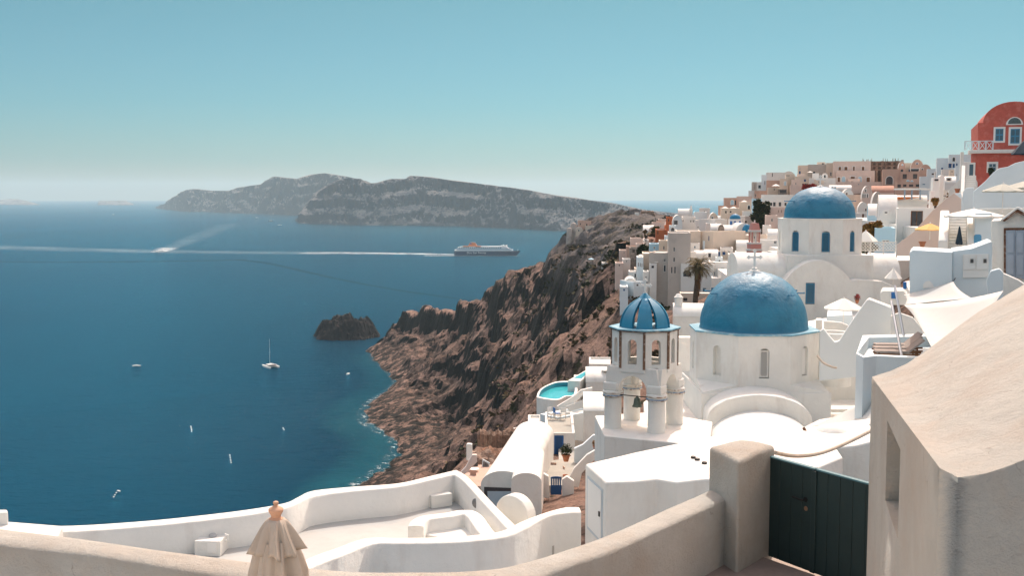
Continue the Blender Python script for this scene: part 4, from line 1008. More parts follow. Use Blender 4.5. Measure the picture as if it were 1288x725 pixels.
# far church (second big dome)
c2=Vector((27.0,96.5,0)); ap2=3.38; zt2=120-2.05; zd2=120-4.95
c2.x=(1030-CX)/F*96.5
ch2=root('far_church','farther white church with a blue dome above an arched gable and lattice windows','church',(c2.x,c2.y,110))
o8=octo(c2,ap2,zt2,R(-6)); L2=(Vector(o8[0])-Vector(o8[1])).length
mb,Ts=drumwall(o8,zd2-.3,zt2,lambda i:[(L2/2,zt2-2.75,zt2-.95,.36)])
mb.build('drum',WHITE,ch2)
mb=MB(); mb.prism([(p[0],p[1]) for p in octo(c2,ap2+.05,0,R(-6))],zt2,zt2+.08); mb.build('cornice',WHITE,ch2,bevel=.02)
fc=facing(o8)
for _,i in fc[:3]: lattice(Ts[i],L2/2,zt2-2.72,zt2-1.1,.31,ch2,WBLUE,-.1,4,GLASS)
h_=3.65; sq=[Vector((c2.x+sx*h_,c2.y+sy*h_,0)) for sx,sy in ((-1,-1),(1,-1),(1,1),(-1,1))]
mb=MB(); mb.prism([(p.x,p.y) for p in sq],108,zd2-.1); mb.build('base',WHITE,ch2,bevel=.05,seg=3)
dm2=dome_mesh(c2,3.03,zt2+.09,2.62,rough=.025,seed=4).build('dome',BLUE,ch2,smooth=True,angle=60)
MB().lathe([(.3,-.04),(.26,.06),(.1,.14),(0,.2)],Vector((c2.x,c2.y,zt2+2.8)),16).build('pedestal',WHITE,dm2,smooth=True)
cross(Vector((c2.x,c2.y,zt2+2.95)),.8,.045).build('cross',CLEAN,dm2)
spikes(c2,3.03,zt2+.09,2.62,.52,10,dm2)
# arched gable: spandrel profile in the plane facing the viewer at D 91
D_=91.5
gp=[]
for t in range(0,21):
    u=-1+t/10; px=1029+u*42; 
    z=P(1029,327.5,D_).z-1.75*(abs(u)**2.1); gp.append((P(px,340,D_).x,z))
gp=[(P(984,360,D_).x,108.0)]+[(P(984,360,D_).x,P(984,353,D_).z)]+gp+[(P(1078,360,D_).x,P(1078,352,D_).z),(P(1110,360,D_).x,P(1110,354,D_).z),(P(1124,360,D_).x,P(1124,360,D_).z),(P(1124,360,D_).x,108.0)]
mb=MB(); mb.slab(gp,D_,D_+2.2)
gw=mb.build('gable_wall',WHITE,ch2,bevel=.06,seg=3)
Tg=lambda s,z,o_: Vector((s,D_-.0-o_,z))
wx=P(1027.5,0,D_).x; lattice(Tg,wx,P(0,382,D_).z,P(0,357,D_).z,.36,ch2,WBLUE,.01,4,mat('window_teal_glass',(.05,.12,.15),rough=.2))
mb=MB(); mb.hexa([Tg(wx-.38,P(0,383,D_).z,.004),Tg(wx+.38,P(0,383,D_).z,.004),Tg(wx+.38,P(0,383,D_).z,-.06),Tg(wx-.38,P(0,383,D_).z,-.06),Tg(wx-.38,P(0,356,D_).z,.004),Tg(wx+.38,P(0,356,D_).z,.004),Tg(wx+.38,P(0,356,D_).z,-.06),Tg(wx-.38,P(0,356,D_).z,-.06)]); mb.build('window_board',GLASSB,ch2)
# side vaults
def yv(name,pxa,pxb,py_top,py_bot,D,label,m=WHITE,rise=1.6):
    a=P(pxa,py_bot,D); b=P(pxb,py_bot,D); t=P(pxa,py_top,D+2.4)
    mb=MB(); vault(mb,(a.x,D+2.4),(b.x,D+2.4),2.4,a.z,t.z-a.z,a.z-5); return mb
yv('',1076,1133,320,350,93,'').build('side_vault',WHITE,ch2,smooth=True,angle=50)
yv('',928,990,318,345,93,'').build('side_vault',WHITE,ch2,smooth=True,angle=50)
# ---------------- the houses ----------------
HG = 'houses of the hillside village'
KIND = {'g':(CLEAN,GLASS),'b':(WBLUE,GLASSB),'d':(MBLUE,DBLUE),'w':(CLEAN,BROWN),'n':(None,GLASS),'A':(CLEAN,GLASS),'W':(CLEAN,BROWN),'l':(CLEAN,SKYB),'k':(BROWN,GLASS),'D':(WBLUE,WBLUE)}
WCOL = {'w':WHITEF,'W':WHITE,'c':CREAM,'g':GREYB,'p':PINK,'P':PINKD,'t':TERRA,'b':BLUEISH,'s':STONE,'B':SKYB,'r':REDW,'x':STAINW,'C':CLEAN,'u':BRUIN}
def H(px0,px1,pt,pb,D,col,roof,label,wins=(),sk=0,dep=None,ext=4.0,rise=None,name='house',cat='house',rcol=None,group=HG,par=.22):
    cxm=(px0+px1)/2
    if abs(sk)<.5: sk=-(px1-px0)/F*D*(cxm-CX)/F*.8
    A=P(px0,pb,D); B=P(px1,pb,D+sk); A0=Vector((A.x,A.y,0)); d=Vector((B.x-A.x,B.y-A.y,0)); L=d.length; yaw=math.atan2(d.y,d.x)
    z0=A.z; top=P(px0,pt,D).z; h=top-z0
    r=root(name,label,cat,(A.x,A.y,z0),yaw,group)
    dep=dep or max(4.0,L*.7); m=WCOL[col]; far=D>170
    e=d.normalized(); n=Vector((-e.y,e.x,0))
    def sz(px,py):
        rr=ray(px,py); t=((A0-Vector((CAM.x,CAM.y,0))).dot(n))/(rr.dot(n)); p=CAM+rr*t; return (Vector((p.x,p.y,0))-A0).dot(e), p.z-z0
    mb=MB(); rects=[]
    hw = h
    if roof in ('v','x'): rise = rise if rise is not None else (L*.42 if roof=='v' else 1.3)
    if roof=='v': hw=max(.5,h-rise)
    if roof=='x': hw=max(.5,h-rise)
    for (cx,cy_,w_,h_,k) in wins:
        s,z=sz(cx,cy_); ww=w_/F*D*1.0; hh=h_/F*D
        rects.append((s-ww/2,s+ww/2,z-hh/2,z+hh/2,k))
    rec=[q for q in rects if q[4] not in 'AWl' and q[3]<hw-.05 and q[0]>.05 and q[1]<L-.05]
    xs=sorted(set([0,L]+[q[0] for q in rec]+[q[1] for q in rec])); zs=sorted(set([-ext,hw]+[q[2] for q in rec]+[q[3] for q in rec]))
    for i in range(len(xs)-1):
        for j in range(len(zs)-1):
            cx=(xs[i]+xs[i+1])/2; cz=(zs[j]+zs[j+1])/2
            if any(q[0]<cx<q[1] and q[2]<cz<q[3] for q in rec): continue
            mb.add([(xs[i],0,zs[j]),(xs[i+1],0,zs[j]),(xs[i+1],0,zs[j+1]),(xs[i],0,zs[j+1])],[(0,1,2,3)])
    R_=.16
    for (a,b,c,d_,k) in rec:
        mb.add([(a,0,c),(b,0,c),(b,0,d_),(a,0,d_),(a,R_,c),(b,R_,c),(b,R_,d_),(a,R_,d_)],[(0,1,5,4),(1,2,6,5),(2,3,7,6),(3,0,4,7)])
    # other walls
    mb.add([(0,0,-ext),(L,0,-ext),(L,dep,-ext),(0,dep,-ext),(0,0,hw),(L,0,hw),(L,dep,hw),(0,dep,hw)],[(1,2,6,5),(2,3,7,6),(3,0,4,7)])
    rm=rcol or (WHITEF if far else WHITE)
    N_=12
    if roof=='f':
        t=.22; o=0
        mb.add([(0,0,hw),(L,0,hw),(L,dep,hw),(0,dep,hw),(t,t,hw),(L-t,t,hw),(L-t,dep-t,hw),(t,dep-t,hw),(t,t,hw-par),(L-t,t,hw-par),(L-t,dep-t,hw-par),(t,dep-t,hw-par)],
               [(0,1,5,4),(1,2,6,5),(2,3,7,6),(3,0,4,7),(4,5,9,8),(5,6,10,9),(6,7,11,10),(7,4,8,11)])
        w_=mb.build('wall',m,r,world=False,bevel=.04 if not far else 0)
        MB().box(t+.002,L-t-.002,t+.002,dep-t-.002,hw-par-.3,hw-par+.002).build('roof',rm,r,world=False)
    elif roof=='v':
        arc=[(L/2-L/2*math.cos(math.pi*t/N_),hw+rise*math.sin(math.pi*t/N_)) for t in range(N_+1)]
        mb.add([(x,0,z) for x,z in arc],[tuple(range(N_+1))]); mb.add([(x,dep,z) for x,z in arc],[tuple(range(N_+1))[::-1]])
        w_=mb.build('wall',m,r,world=False)
        rb=MB(); ov=.06
        oa=[(L/2-(L/2+ov)*math.cos(math.pi*t/N_),hw+(rise+ov)*math.sin(math.pi*t/N_)) for t in range(N_+1)]; ia=[(x,z) for x,z in arc]
        rb.slab(oa+ia[::-1],-.05,dep+.05); rb.build('roof',rm,r,world=False,smooth=True)
    elif roof=='x':
        arc=[(dep/2-dep/2*math.cos(math.pi*t/N_),hw+rise*math.sin(math.pi*t/N_)) for t in range(N_+1)]
        mb.add([(0,y,z) for y,z in arc],[tuple(range(N_+1))[::-1]]); mb.add([(L,y,z) for y,z in arc],[tuple(range(N_+1))])
        w_=mb.build('wall',m,r,world=False)
        rb=MB(); rb.slabx([(dep/2-(dep/2+.04)*math.cos(math.pi*t/N_),hw+(rise+.05)*math.sin(math.pi*t/N_)) for t in range(N_+1)]+[(y,z) for y,z in arc[::-1]],-.04,L+.04); rb.build('roof',rm,r,world=False,smooth=True)
    for (a,b,c,d_,k) in rects:
        fm,pm=KIND[k]; isd=k in 'dwWD'
        nm='door' if isd else 'window'
        if (a,b,c,d_,k) in rec:
            t=min(.09,(b-a)*.14)
            if fm is not None:
                fb=MB(); fb.box(a,a+t,R_-.07,R_+.0,c,d_).box(b-t,b,R_-.07,R_+.0,c,d_).box(a+t,b-t,R_-.07,R_,d_-t,d_).box(a+t,b-t,R_-.07,R_,c,c+t)
                if not isd and (d_-c)<(b-a)*2.6: fb.box((a+b)/2-t*.4,(a+b)/2+t*.4,R_-.06,R_-.01,c+t,d_-t)
                f=fb.build(nm,fm,r,world=False)
                pb_=MB().add([(a+t,R_-.02,c+t),(b-t,R_-.02,c+t),(b-t,R_-.02,d_-t),(a+t,R_-.02,d_-t)],[(0,1,2,3)]); pb_.build('panel' if isd else 'pane',pm,f,world=False)
            else:
                MB().add([(a,R_,c),(b,R_,c),(b,R_,d_),(a,R_,d_)],[(0,1,2,3)]).build(nm,pm,r,world=False)
        else:
            # round-headed or framed opening set a little proud of the wall
            hw_=(b-a)/2; cx=(a+b)/2
            ar=lambda g: [(a-g,c),(b+g,c)]+[(cx+(hw_+g)*math.cos(math.pi*t/8),d_-hw_+(hw_+g)*math.sin(math.pi*t/8)) for t in range(9)] if k in 'Al' else [(a-g,c),(b+g,c),(b+g,d_+g),(a-g,d_+g)]
            f=MB().slab(ar(.16),-.05,.0).build(nm,CLEAN,r,world=False)
            MB().slab(ar(0),-.07,-.0505).build('pane',pm if k!='l' else SKYB,f,world=False)
    return r
G='g'
LST=[
# front of the far mid village
(840,868,293,362,205,'g','f','tall grey beige block with small dark windows below the cream house',[(848,314,2.6,5.6,'g'),(848,327,2.8,6,'g'),(845,340,2,8.5,'g'),(849,340,2.2,9,'g')],0,9),
(816,841,318,362,208,'g','f','lower grey beige wing left of the tall block',[(836,328,2.6,3.6,'g'),(836,338,3,8.5,'g')],-1,8),
(808,829,319,350,214,'c','f','pale cream house behind the narrow white one with parasols',[(822,322,3,3,'n')],0,8),
(801,809,324,350,211,'b','f','narrow pale blue house with three thin windows',[(803,333,1.1,5,'g'),(805.3,333.5,1.1,5,'g'),(807.5,334,1.1,5,'g')],0,6),
(809,816,342,358,207,'w','f','small white cube house with one square window beside the grey wing',[(812.5,349,2.4,2,'g'),(813.5,356,2.6,3,'g')],0,5),
(791,800,342,350,214,'w','f','tiny white house on the cliff edge left of the pale blue house',[(799,347,2,5,'n')],0,5),
(798,806,338,350,219,'c','f','tiny cream house just behind the cliff edge cubes',[(803,345,2,4,'n')],0,5),
(786,800,351,360,206,'w','v','low white cave house at the seaward tip of the village',[(791,356,3,2,'g')],0,6,4,.9),
(797,811,355,365,203,'b','f','low pale terrace house below the small white cube',[(802,359,3,2,'k')],1,5),
(780,790,361,370,200,'b','f','lowest pale blue house above the brown scrub',[(785,365,2,2.5,'d')],0,5),
(856,897,332,369,204,'w','f','long white house with an arched opening behind the palm',[(864.5,344,10,8,'A'),(886,365,4,5,'b')],-2,9),
(892,926,330,349,203,'w','f','white terrace house with blue doors right of the palm',[(894.5,345,1.8,9,'d'),(898.5,345,1.6,6,'D'),(908.5,340,4,5,'b'),(916,343,2,5,'g')],0,7),
(895,945,350,371,196,'w','f','long white retaining house front below the terrace with blue doors',[(901,362,3,3,'b'),(896,366,3,8,'D')],0,7),
(863,875,317,331,212,'w','f','small white house with a tiny window above the arched opening',[(865,322,2,2.2,'g'),(869,327,1.5,5,'g')],0,6),
(875,886,316,331,213,'w','x','windowless white vaulted house beside the small one',[],0,5,4,.9),
(886,903,315,330,212,'w','x','white vaulted house with one square brown window',[(892.5,321.5,3.2,5,'k')],0,6,4,1.1),
(903,914,316,330,214,'c','f','low cream house with bright blue shutters',[(904.5,320,2.6,6,'d'),(910.5,319,3.6,4,'d')],0,5),
(817,829,307,318,232,'B','f','pale turquoise roofed house beside the cypress',[(823,312,2,3,'g')],0,6),
(829,840,303,318,228,'c','f','mauve cream house left of the tall block',[(835,312,2.2,5,'g')],0,6),
(840,857,303,318,226,'g','f','grey house with a single tall window under the cream block',[(848,314,2.6,5,'g')],0,6),
(850,881,291,314,222,'c','f','broad cream house with a deep blue doorway',[(866.5,301,3.6,6,'d')],0,9),
(881,897,291,315,222,'c','f','cream house end with one narrow blue window',[(891.5,300,1.8,6,'d'),(882.3,312,1.4,1.4,'n')],-3,9),
(897,922,292,306,228,'s','f','grey stone chapel front with three dark openings',[(905,301,1.8,5,'g'),(909.5,302,2.4,6,'n'),(914,301,1.8,5,'g')],0,8),
(903,911,286,293,228.2,'s','v','round headed stone gable over the stone chapel front',[],0,6,1,1.2),
(898,920,308,313,224,'w','f','low white wall house in front of the stone chapel',[],0,4),
(922,942,296,313,226,'w','f','white chapel body with two small square windows below the blue arc',[(929,301,1.6,1.6,'k'),(934.5,303.5,1.4,1.4,'n')],0,8),
(905,924,287,296,240,'w','x','long white vault roof behind the stone chapel',[],0,6,4,1.6),
(894,906,287,292,238,'w','x','short white vault left of the stone gable',[],0,6,4,1.2),
(850,880,290,294,236,'w','f','white terrace edge behind the broad cream house',[],0,6),
(858,875,273,289,300,'w','f','white house with a pair of small square windows by the sea skyline',[(868.8,278.5,2,3,'g'),(872.2,278.5,2,3,'g'),(857.8+1.5,278,1.2,3,'g')],0,9),
(846,858,271,288,296,'b','v','white arched house front at the edge of the skyline',[(850,280,4.5,5,'g')],0,8,4,2.4),
(853,868,263,272,318,'w','x','long white vaulted chapel on the skyline above the sea',[],0,5,4,1.6),
(873,889,267,282,312,'b','f','plain pale blue block on the skyline right of the chapel',[],0,7),
(875,884,277,288,290,'w','f','small cream white block with an orange flower box',[(878,286,1.6,1,'k')],0,5),
(884,893,276,288,292,'w','f','white terrace block left of the orange door vault',[],0,5),
(892,903,268,281,288,'c','v','cream vaulted house with an orange door',[(896,275,2,3.6,'k')],0,7,4,2.2),
(899,914,276,290,276,'w','f','grey white curving retaining wall house below the vault',[],2,6),
(903,911,273,279,284,'w','x','small white humped roof beside the orange door vault',[],0,5,4,1),
(888,902,281,291,272,'w','f','plain white block left of the stone gable',[],0,5),
(838,846,273,283,312,'t','f','brick red cube beside the white arched house',[(841,277,1.2,3,'n')],0,6),
(825,838,289,303,262,'t','f','terracotta red house stepping down to the cliff',[(827.5,293,1.2,4,'n')],0,9),
(836,843,284,300,266,'t','f','narrow dark terracotta house wall behind the red one',[],0,6),
(842,850,284,300,258,'b','f','small pale house with an arch by the terracotta wall',[(846,289,4,5,'A')],0,5),
(836,851,297,304,248,'b','f','low pale blue terrace below the terracotta wall',[(848,300,3,3,'d')],0,5),
(820,838,280,288,330,'p','f','pink house row under the old fort, nearest the fort',[(831,285,1.4,1.6,'g')],0,6),
(828,838,276,283,345,'p','f','small pink upper house beside the brick red cube',[],0,6),
(826,832,278,284,338,'P','f','narrow salmon house among the pink ones under the fort',[],0,5),
(809,823,285,296,310,'p','x','pink vaulted house with a rounded roof on the cliff',[(812,293,1.6,3,'g')],0,7,4,2.2),
(815,826,288,297,300,'p','v','pink arched house beside the rounded roof',[(819,294,1.6,2,'g')],0,6,4,2),
(793,811,300,312,270,'p','f','pink square house with white chimneys above the cliff',[(806,308,2,2,'n')],0,7),
(809,816,302,309,264,'w','f','tiny white house with a dark window beside the pink chimney house',[(812.3,303,1.2,3,'n')],0,5),
(800,811,307,313,258,'p','f','low pink roof terrace below the chimney house',[],0,5),
(788,802,310,320,262,'P','f','salmon cliff house with a pale roof left of the cypress',[(794,315,1.4,2,'g')],0,6),
(779,790,315,323,270,'p','f','pale pink house on the lower cliff path',[(785,318,1.2,2,'g')],0,6),
(792,806,312,322,252,'s','f','dark shaded stone house beside the cypress',[(797,316,3,4,'n'),(802,316,3,4,'n')],0,5),
(768,778,322,329,300,'p','f','pink pool terrace house farther out on the cliff',[(773,326,1.4,1.6,'g')],0,6),
(757,766,331,337,290,'w','f','lone small white house out on the brown slope',[(762,334,1.4,1.6,'g')],0,6),
# skyline left part
(911,927,249,259,300,'P','f','salmon restaurant with brown doors on the sea skyline',[(921,255,3.4,6,'l'),(925,255,1.8,6,'k')],0,8),
(904,914,259,266,296,'P','f','small salmon block below the skyline restaurant',[],0,6),
(927,946,247,256,306,'p','f','pale pink terrace wall behind the parasols',[],0,6),
(930,946,254,266,290,'c','f','cream sloping terrace house with an archway',[(942,261,3,5,'A')],0,7),
(907,930,262,272,284,'c','f','cream cafe terrace below the two big parasols',[(913,267,2,3,'n'),(919,267,2,3,'n')],0,7),
(934,955,266,276,278,'w','f','grey white block behind the small blue dome',[],0,6),
(937,957,272,292,268,'w','f','white stepped wall right of the small blue dome',[(938,279,2.4,2.4,'g')],2,6),
(942,949,240,249,330,'w','f','slim white house at the outer step of the skyline',[],0,6),
(949,967,240,249,328,'P','f','pinkish brown house front below the grey skyline block',[(948.9+1.6,246,1.4,4,'g')],0,7),
(946,952,229,241,344,'g','f','grey house with tall white openings at the skyline step',[(949.5,235,1,7,'w')],0,6),
(952,958,229,239,342,'w','f','small grey white house with a dark square window',[(955.4,235,3,4,'n')],0,6),
(958,964,220,238,340,'b','f','narrow pale blue tower house on the skyline',[(962,230,.9,5,'g')],0,6),
(964,990,217,228,352,'w','f','long grey white upper house on the skyline',[(971.5,220,1.4,5,'g')],0,8),
(983,1001,216,228,352,'w','v','white rounded gable house on the skyline',[],0,8,4,2.6),
(964,981,227,239,338,'P','f','brown shaded wall house under the long upper house',[],0,7),
(981,991,225,236,334,'c','f','beige house with a pale blue door',[(987.5,231,2,5,'l')],0,6),
(988,999,219,240,336,'c','f','taller beige house with twin small windows',[(990,221,1.3,1.2,'n'),(992.3,221,1.3,1.2,'n')],0,7),
(966,982,236,246,318,'c','f','pale gabled terrace house under the square parasol',[(974,238.6,1.4,1.2,'n')],0,6),
(979,990,238,245,314,'s','f','dark green shuttered house beside the stair',[(985,241,8,4,'n')],0,6),
(994,1012,233,246,310,'p','f','pinkish low house left of the red flowers',[(1007,241,2,3,'n')],0,6),
(958,999,245,253,282,'w','f','long white flat roofed house with a scalloped parapet',[],0,7),
(946,958,250,268,276,'B','f','light blue block left of the ivy tree',[],0,6),
(958,995,254,261,272,'w','f','row of white arcades behind the ivy tree',[(962,257,2.4,4,'l'),(970,257,2.4,4,'n'),(974,257,3,5,'n'),(981,257,3,5,'n'),(988,257,2.4,4,'n')],0,6),
(966,993,261,268,262,'p','f','salmon terrace house with slim white columns',[(979,266,1,4,'w'),(983,266,1,4,'w'),(987,266,1,4,'w')],0,6),
(963,978,271,291,240,'p','f','rosy house with small square windows left of the far church',[(971,277,2.4,4,'g')],0,7),
(960,970,284,296,232,'w','f','small white chapel house with a pale door left of the far church',[(966,291,2.4,5,'l')],0,6),
(942,966,296,312,222,'c','f','cream pinkish house right of the pink bell tower',[(949,299,1.8,3,'n')],0,7),
(966,982,289,300,214,'w','x','white vaulted roof left of the far church drum',[],0,6,4,1.2),
(955,982,302,318,206,'w','f','white house with a small porch window left of the far church',[(975,305,4,4,'g'),(970,313,3,3,'k')],0,7),
(940,975,318,334,190,'w','f','pale sunlit terrace house above the near dome',[(948,326,3,3,'g')],0,7),
(925,945,318,350,192,'w','f','white stepped house with a porch left of the big vault',[(931,339,1.6,6,'n'),(936,341,2.4,4,'g')],0,7),
# skyline middle
(1004,1016,208,221,345,'c','f','small shed roofed beige house with blue windows on the skyline',[(1006.3,212.5,1.2,2,'g'),(1006,217.5,2,4.5,'d')],0,7),
(1003,1011,219,230,336,'p','f','peach wall house below the shed roofed one',[],0,6),
(1016,1040,207,221,349,'g','f','wide grey beige house on the skyline with a roof cabin',[(1024,217,2.4,2,'n')],0,9),
(1028,1038,204,208.5,352,'c','f','square roof cabin on the skyline',[(1035,206.5,2.2,2.4,'n')],0,5,1),
(1039,1049,205,224,346,'c','f','pale beige house joined to the pink mansion',[(1045,219,2.4,5,'g')],0,7),
(1000,1019,222,240,330,'c','f','cream cave house terrace with dark shutters',[(1012.5,227,2.4,3,'d'),(1010,233,2,4,'n'),(1013,233,2,4,'n'),(1015.2,233,1.6,4,'n')],0,6),
(1018,1051,224,234,324,'w','f','long white retaining terrace below the grey beige house',[],0,6),
(1022,1030,218,224,328,'w','f','low white parapet cube on the upper terrace',[],0,4),
(1034,1041,219,224.5,326,'w','v','white oven shaped dovecote with a dark mouth',[(1037.5,222,2,3.4,'n')],0,3,3,1),
(1031,1053,232,240,316,'w','f','plain white wall house left of the white vaults',[],0,5),
(1048,1095,203,215,338,'p','f','pink mansion upper storey with four white framed windows',[(1056.3,212,3,4,'W'),(1064,212,3.6,4,'W'),(1074,212,2,5,'W'),(1085.5,212,3,4.4,'W')],0,9),
(1052,1100,215,229.5,332,'p','f','pink mansion lower storey with arched white framed doors',[(1055,226,3,6,'W'),(1061,226,4,7.4,'l'),(1072.5,223.4,5,2.4,'W'),(1081.7,226,4,7,'l'),(1092,226,4,5.6,'W')],0,8),
(1050,1112,229,237,326,'p','f','pale pink terrace wall below the mansion',[(1080,232,1.6,1.6,'g')],0,5),
(1067,1082,225,233,328,'p','f','small pink annex with one dark window before the mansion',[(1071.5,229.5,1.6,2.6,'n')],0,4),
(1043,1071,234,241,300,'w','x','long white barrel roof with two pale blue windows',[(1047,237.5,1.6,4,'l'),(1050.4,237.5,1.6,4,'l')],0,6,4,1.2),
(1059,1074,240,255,250,'b','v','pale blue white gable house with three blue windows',[(1065,244.5,1.8,3.6,'g'),(1065,250.5,1.8,3.4,'d'),(1070.2,252,2,5.4,'d')],0,12,4,2.6),
(1074,1085,245,263,236,'c','f','cream side wall of the gable house',[],8,7),
(1084,1097,234,262,222,'p','v','pink vaulted house front with a small balcony',[(1088.8,240,1.2,3,'g'),(1085.5,246.5,1,4.4,'g'),(1088,246.5,1,4.4,'g'),(1091,246.5,1.2,4.4,'g'),(1089,259.5,1.6,5,'n')],0,9,4,2.6),
(1096,1124,234,262,222,'p','x','pink house with a long rust coloured barrel roof',[],0,7,4,1.4),
(1079,1092,260,270,190,'w','v','small white arched house below the balcony house',[(1089,264,1.6,3,'n')],0,6,4,1.6),
(1072,1094,268,282,176,'w','f','white walled yard house with a brown wooden door',[(1085.5,273,3,8,'w')],0,6),
(1097,1110,246,262,185,'g','v','grey green arched house front below the rust roof',[],0,9,4,2.2),
(1108,1135,246,262,186,'p','x','house with a pinkish barrel roof beside the grey green arch',[],0,6,4,1.3),
(1110,1132,213,232,318,'P','f','pink hotel ruin wing with a large arch',[(1118.7,227,8,10,'A')],0,7),
(1132,1157,216,233,316,'P','f','pink hotel arcade with stone filled arches',[(1138,222,5,6,'k'),(1151,222,5,6,'k'),(1142,227.5,3,2,'l'),(1147,228,2.4,1.8,'l')],0,7),
(1130,1138.5,203,216,322,'P','v','narrow pink gable house with a pale window on the skyline',[(1135,207.5,1.4,2,'l'),(1134.5,214.5,3,3,'n')],0,7,4,1.9),
(1138,1147,205,216,326,'c','f','pale recessed house between the two pink gables',[(1144.5,214.5,3,3,'d')],0,7),
(1145,1162,202.5,216,322,'P','v','wide pink gable house with a tiny blue window on the skyline',[(1153.5,206,2,1.8,'d'),(1151,214,10,3,'n')],0,7,4,3),
(1156,1171,207,221,318,'P','v','plain pink rounded house at the right end of the hotel',[(1160,213,1.6,1.8,'n')],0,7,4,2),
(1166,1180,212.5,224,300,'b','f','pale grey blue house right of the pink hotel',[(1174,219,4,2,'k')],0,7),
(1157,1176,222,237,262,'b','f','wide pale grey house wall beside the cafe',[(1162,232,3,1,'D')],0,7),
(1175,1190,216,238,236,'w','f','white stepped house left of the twin chimneys',[(1180,228,2,3,'g')],0,6),
(1178,1194,199,219,232,'b','f','light grey house with a dark blue door on the skyline',[(1185,213.5,2.4,5,'d')],0,8),
(1193,1223,194.5,213,226,'b','f','light grey house with an arched window and navy doors',[(1199.7,200.5,2.8,4.8,'A'),(1195,208.5,3.6,5.4,'d'),(1199.5,208.5,2.6,5,'d'),(1203.5,207,1.6,3,'d')],0,8),
(1184,1204,213,228,212,'w','f','white low house below the navy doors',[],0,6),
(1194,1201,214,224,200,'c','f','small cream cube with a tiny dark opening',[(1197.5,216,1.2,1.2,'n')],0,5),
(1201,1209,211,226,192,'b','f','small pale blue cube with one tiny window',[(1203.4,220,1,1.6,'g')],0,5),
(1208,1227,204,240,150,'w','f','tall plain white wall left of the red mansion',[],0,5),
(1188,1202,222,240,178,'w','x','white humped roof house with a striped awning',[(1187.5+6,226,4,3,'n')],0,6,4,1.1),
(1176,1193,239,252,140,'W','f','white house under the twin chimneys',[(1188,246.5,4,2.4,'g')],0,6),
(1193,1208,240,262,132,'W','f','white block with an orange pot niche',[(1203.5,239+0,3.2,.01,'n')],0,6),
(1108,1166,251,262,150,'w','x','very long white barrel roof above the garden',[],0,5,4,1.2),
(1092,1107,257,282,138,'B','x','light blue walled house with a white vault and a blue door',[(1104,270,2.2,6,'d')],0,6,4,1.4),
(1105,1128,258,286,124,'C','x','big white house with a curved blank front and a tiny vent',[(1114.5,267.5,3,1.6,'k')],0,7,3,3.1),
(783,793,326,333,250,'w','f','small white cube on the scrub slope below the pink chimney house',[(788,329,1.6,2,'g')],0,5),
(774,784,331,338,246,'p','f','small pink cube beside the white cube on the scrub slope',[(779,334,1.4,2,'n')],0,5),
(804,813,322,330,238,'w','f','white terrace cube under the cypress on the cliff',[(808,326,1.6,2.6,'g')],0,5),
(817,826,332,340,206.5,'w','f','little white balcony block low on the grey beige wing',[(821,336,3,3,'n')],0,2.5),
(868,880,306,316,219,'w','f','small white house squeezed right of the cream doorway house',[(874,311,1.6,2.6,'b')],0,5),
(884,896,303,309,221,'b','f','low pale blue terrace before the cream house end',[],0,4),
(906,922,312,322,216,'w','f','white stepped block below the stone chapel wall',[(912,317,2,3,'d'),(917,317,1.6,2,'g')],0,5),
(916,930,320,333,210,'w','f','white two window house above the long terrace front',[(920,325,1.8,2.6,'g'),(925,325,1.8,2.6,'g')],0,5),
(900,909,324,334,209,'b','f','pale bluish cube with a dark doorway beside the cream blue shutter house',[(905,330,2,5,'n')],0,4),
(926,944,303,318,219,'w','x','small white vault wedged left of the pink bell tower',[],0,5,4,1.2),
(880,893,262,270,330,'w','f','white cube on the skyline between chapel and orange door vault',[(886,266,1.4,1.6,'g')],0,5),
(915,926,268,277,262,'c','f','cream cube in front of the cafe terrace',[(920,272,1.6,2.4,'n')],0,4),
(1024,1036,226,232,322,'c','f','tiny beige house at the foot of the wide grey beige one',[(1030,229,1.6,2,'g')],0,4),
(996,1006,226,236,322,'p','f','small pinkish cube left of the cream cave terrace',[(1001,231,1.6,2.4,'g')],0,4),
(1127,1180,262,312,116,'C','f','large white house with a grey double door framed in stone',[(1153,277.5,14,24,'k')],0,8),
(1100,1126,287,306,112,'B','f','sky blue painted block with a small barred window',[(1114,303.5,9,3,'g')],0,6),
]
for h_ in LST:
    (a,b,c,d_,D,col,roof,lab,wins,sk,dep)=h_[:11]; ext=h_[11] if len(h_)>11 else 4.0; rise=h_[12] if len(h_)>12 else None
    rc=None
    if 'rust coloured' in lab: rc=mat('rust_roof',(.42,.24,.18),var=.1)
    if 'pinkish barrel' in lab: rc=mat('pinkish_roof',(.50,.38,.33),var=.1)
    if roof=='f' and col in 'pP' : rc=mat('pale_roof_screed',(.55,.46,.40),var=.12,vs=.8)
    H(a,b,c,d_,D,col,roof,lab,wins,sk,dep,ext=max(ext,4.0 if D<150 else (9.0 if a<830 and D>200 else 7.0)) if 'cabin' not in lab and 'gable over' not in lab else 1.0,rise=rise,rcol=rc)
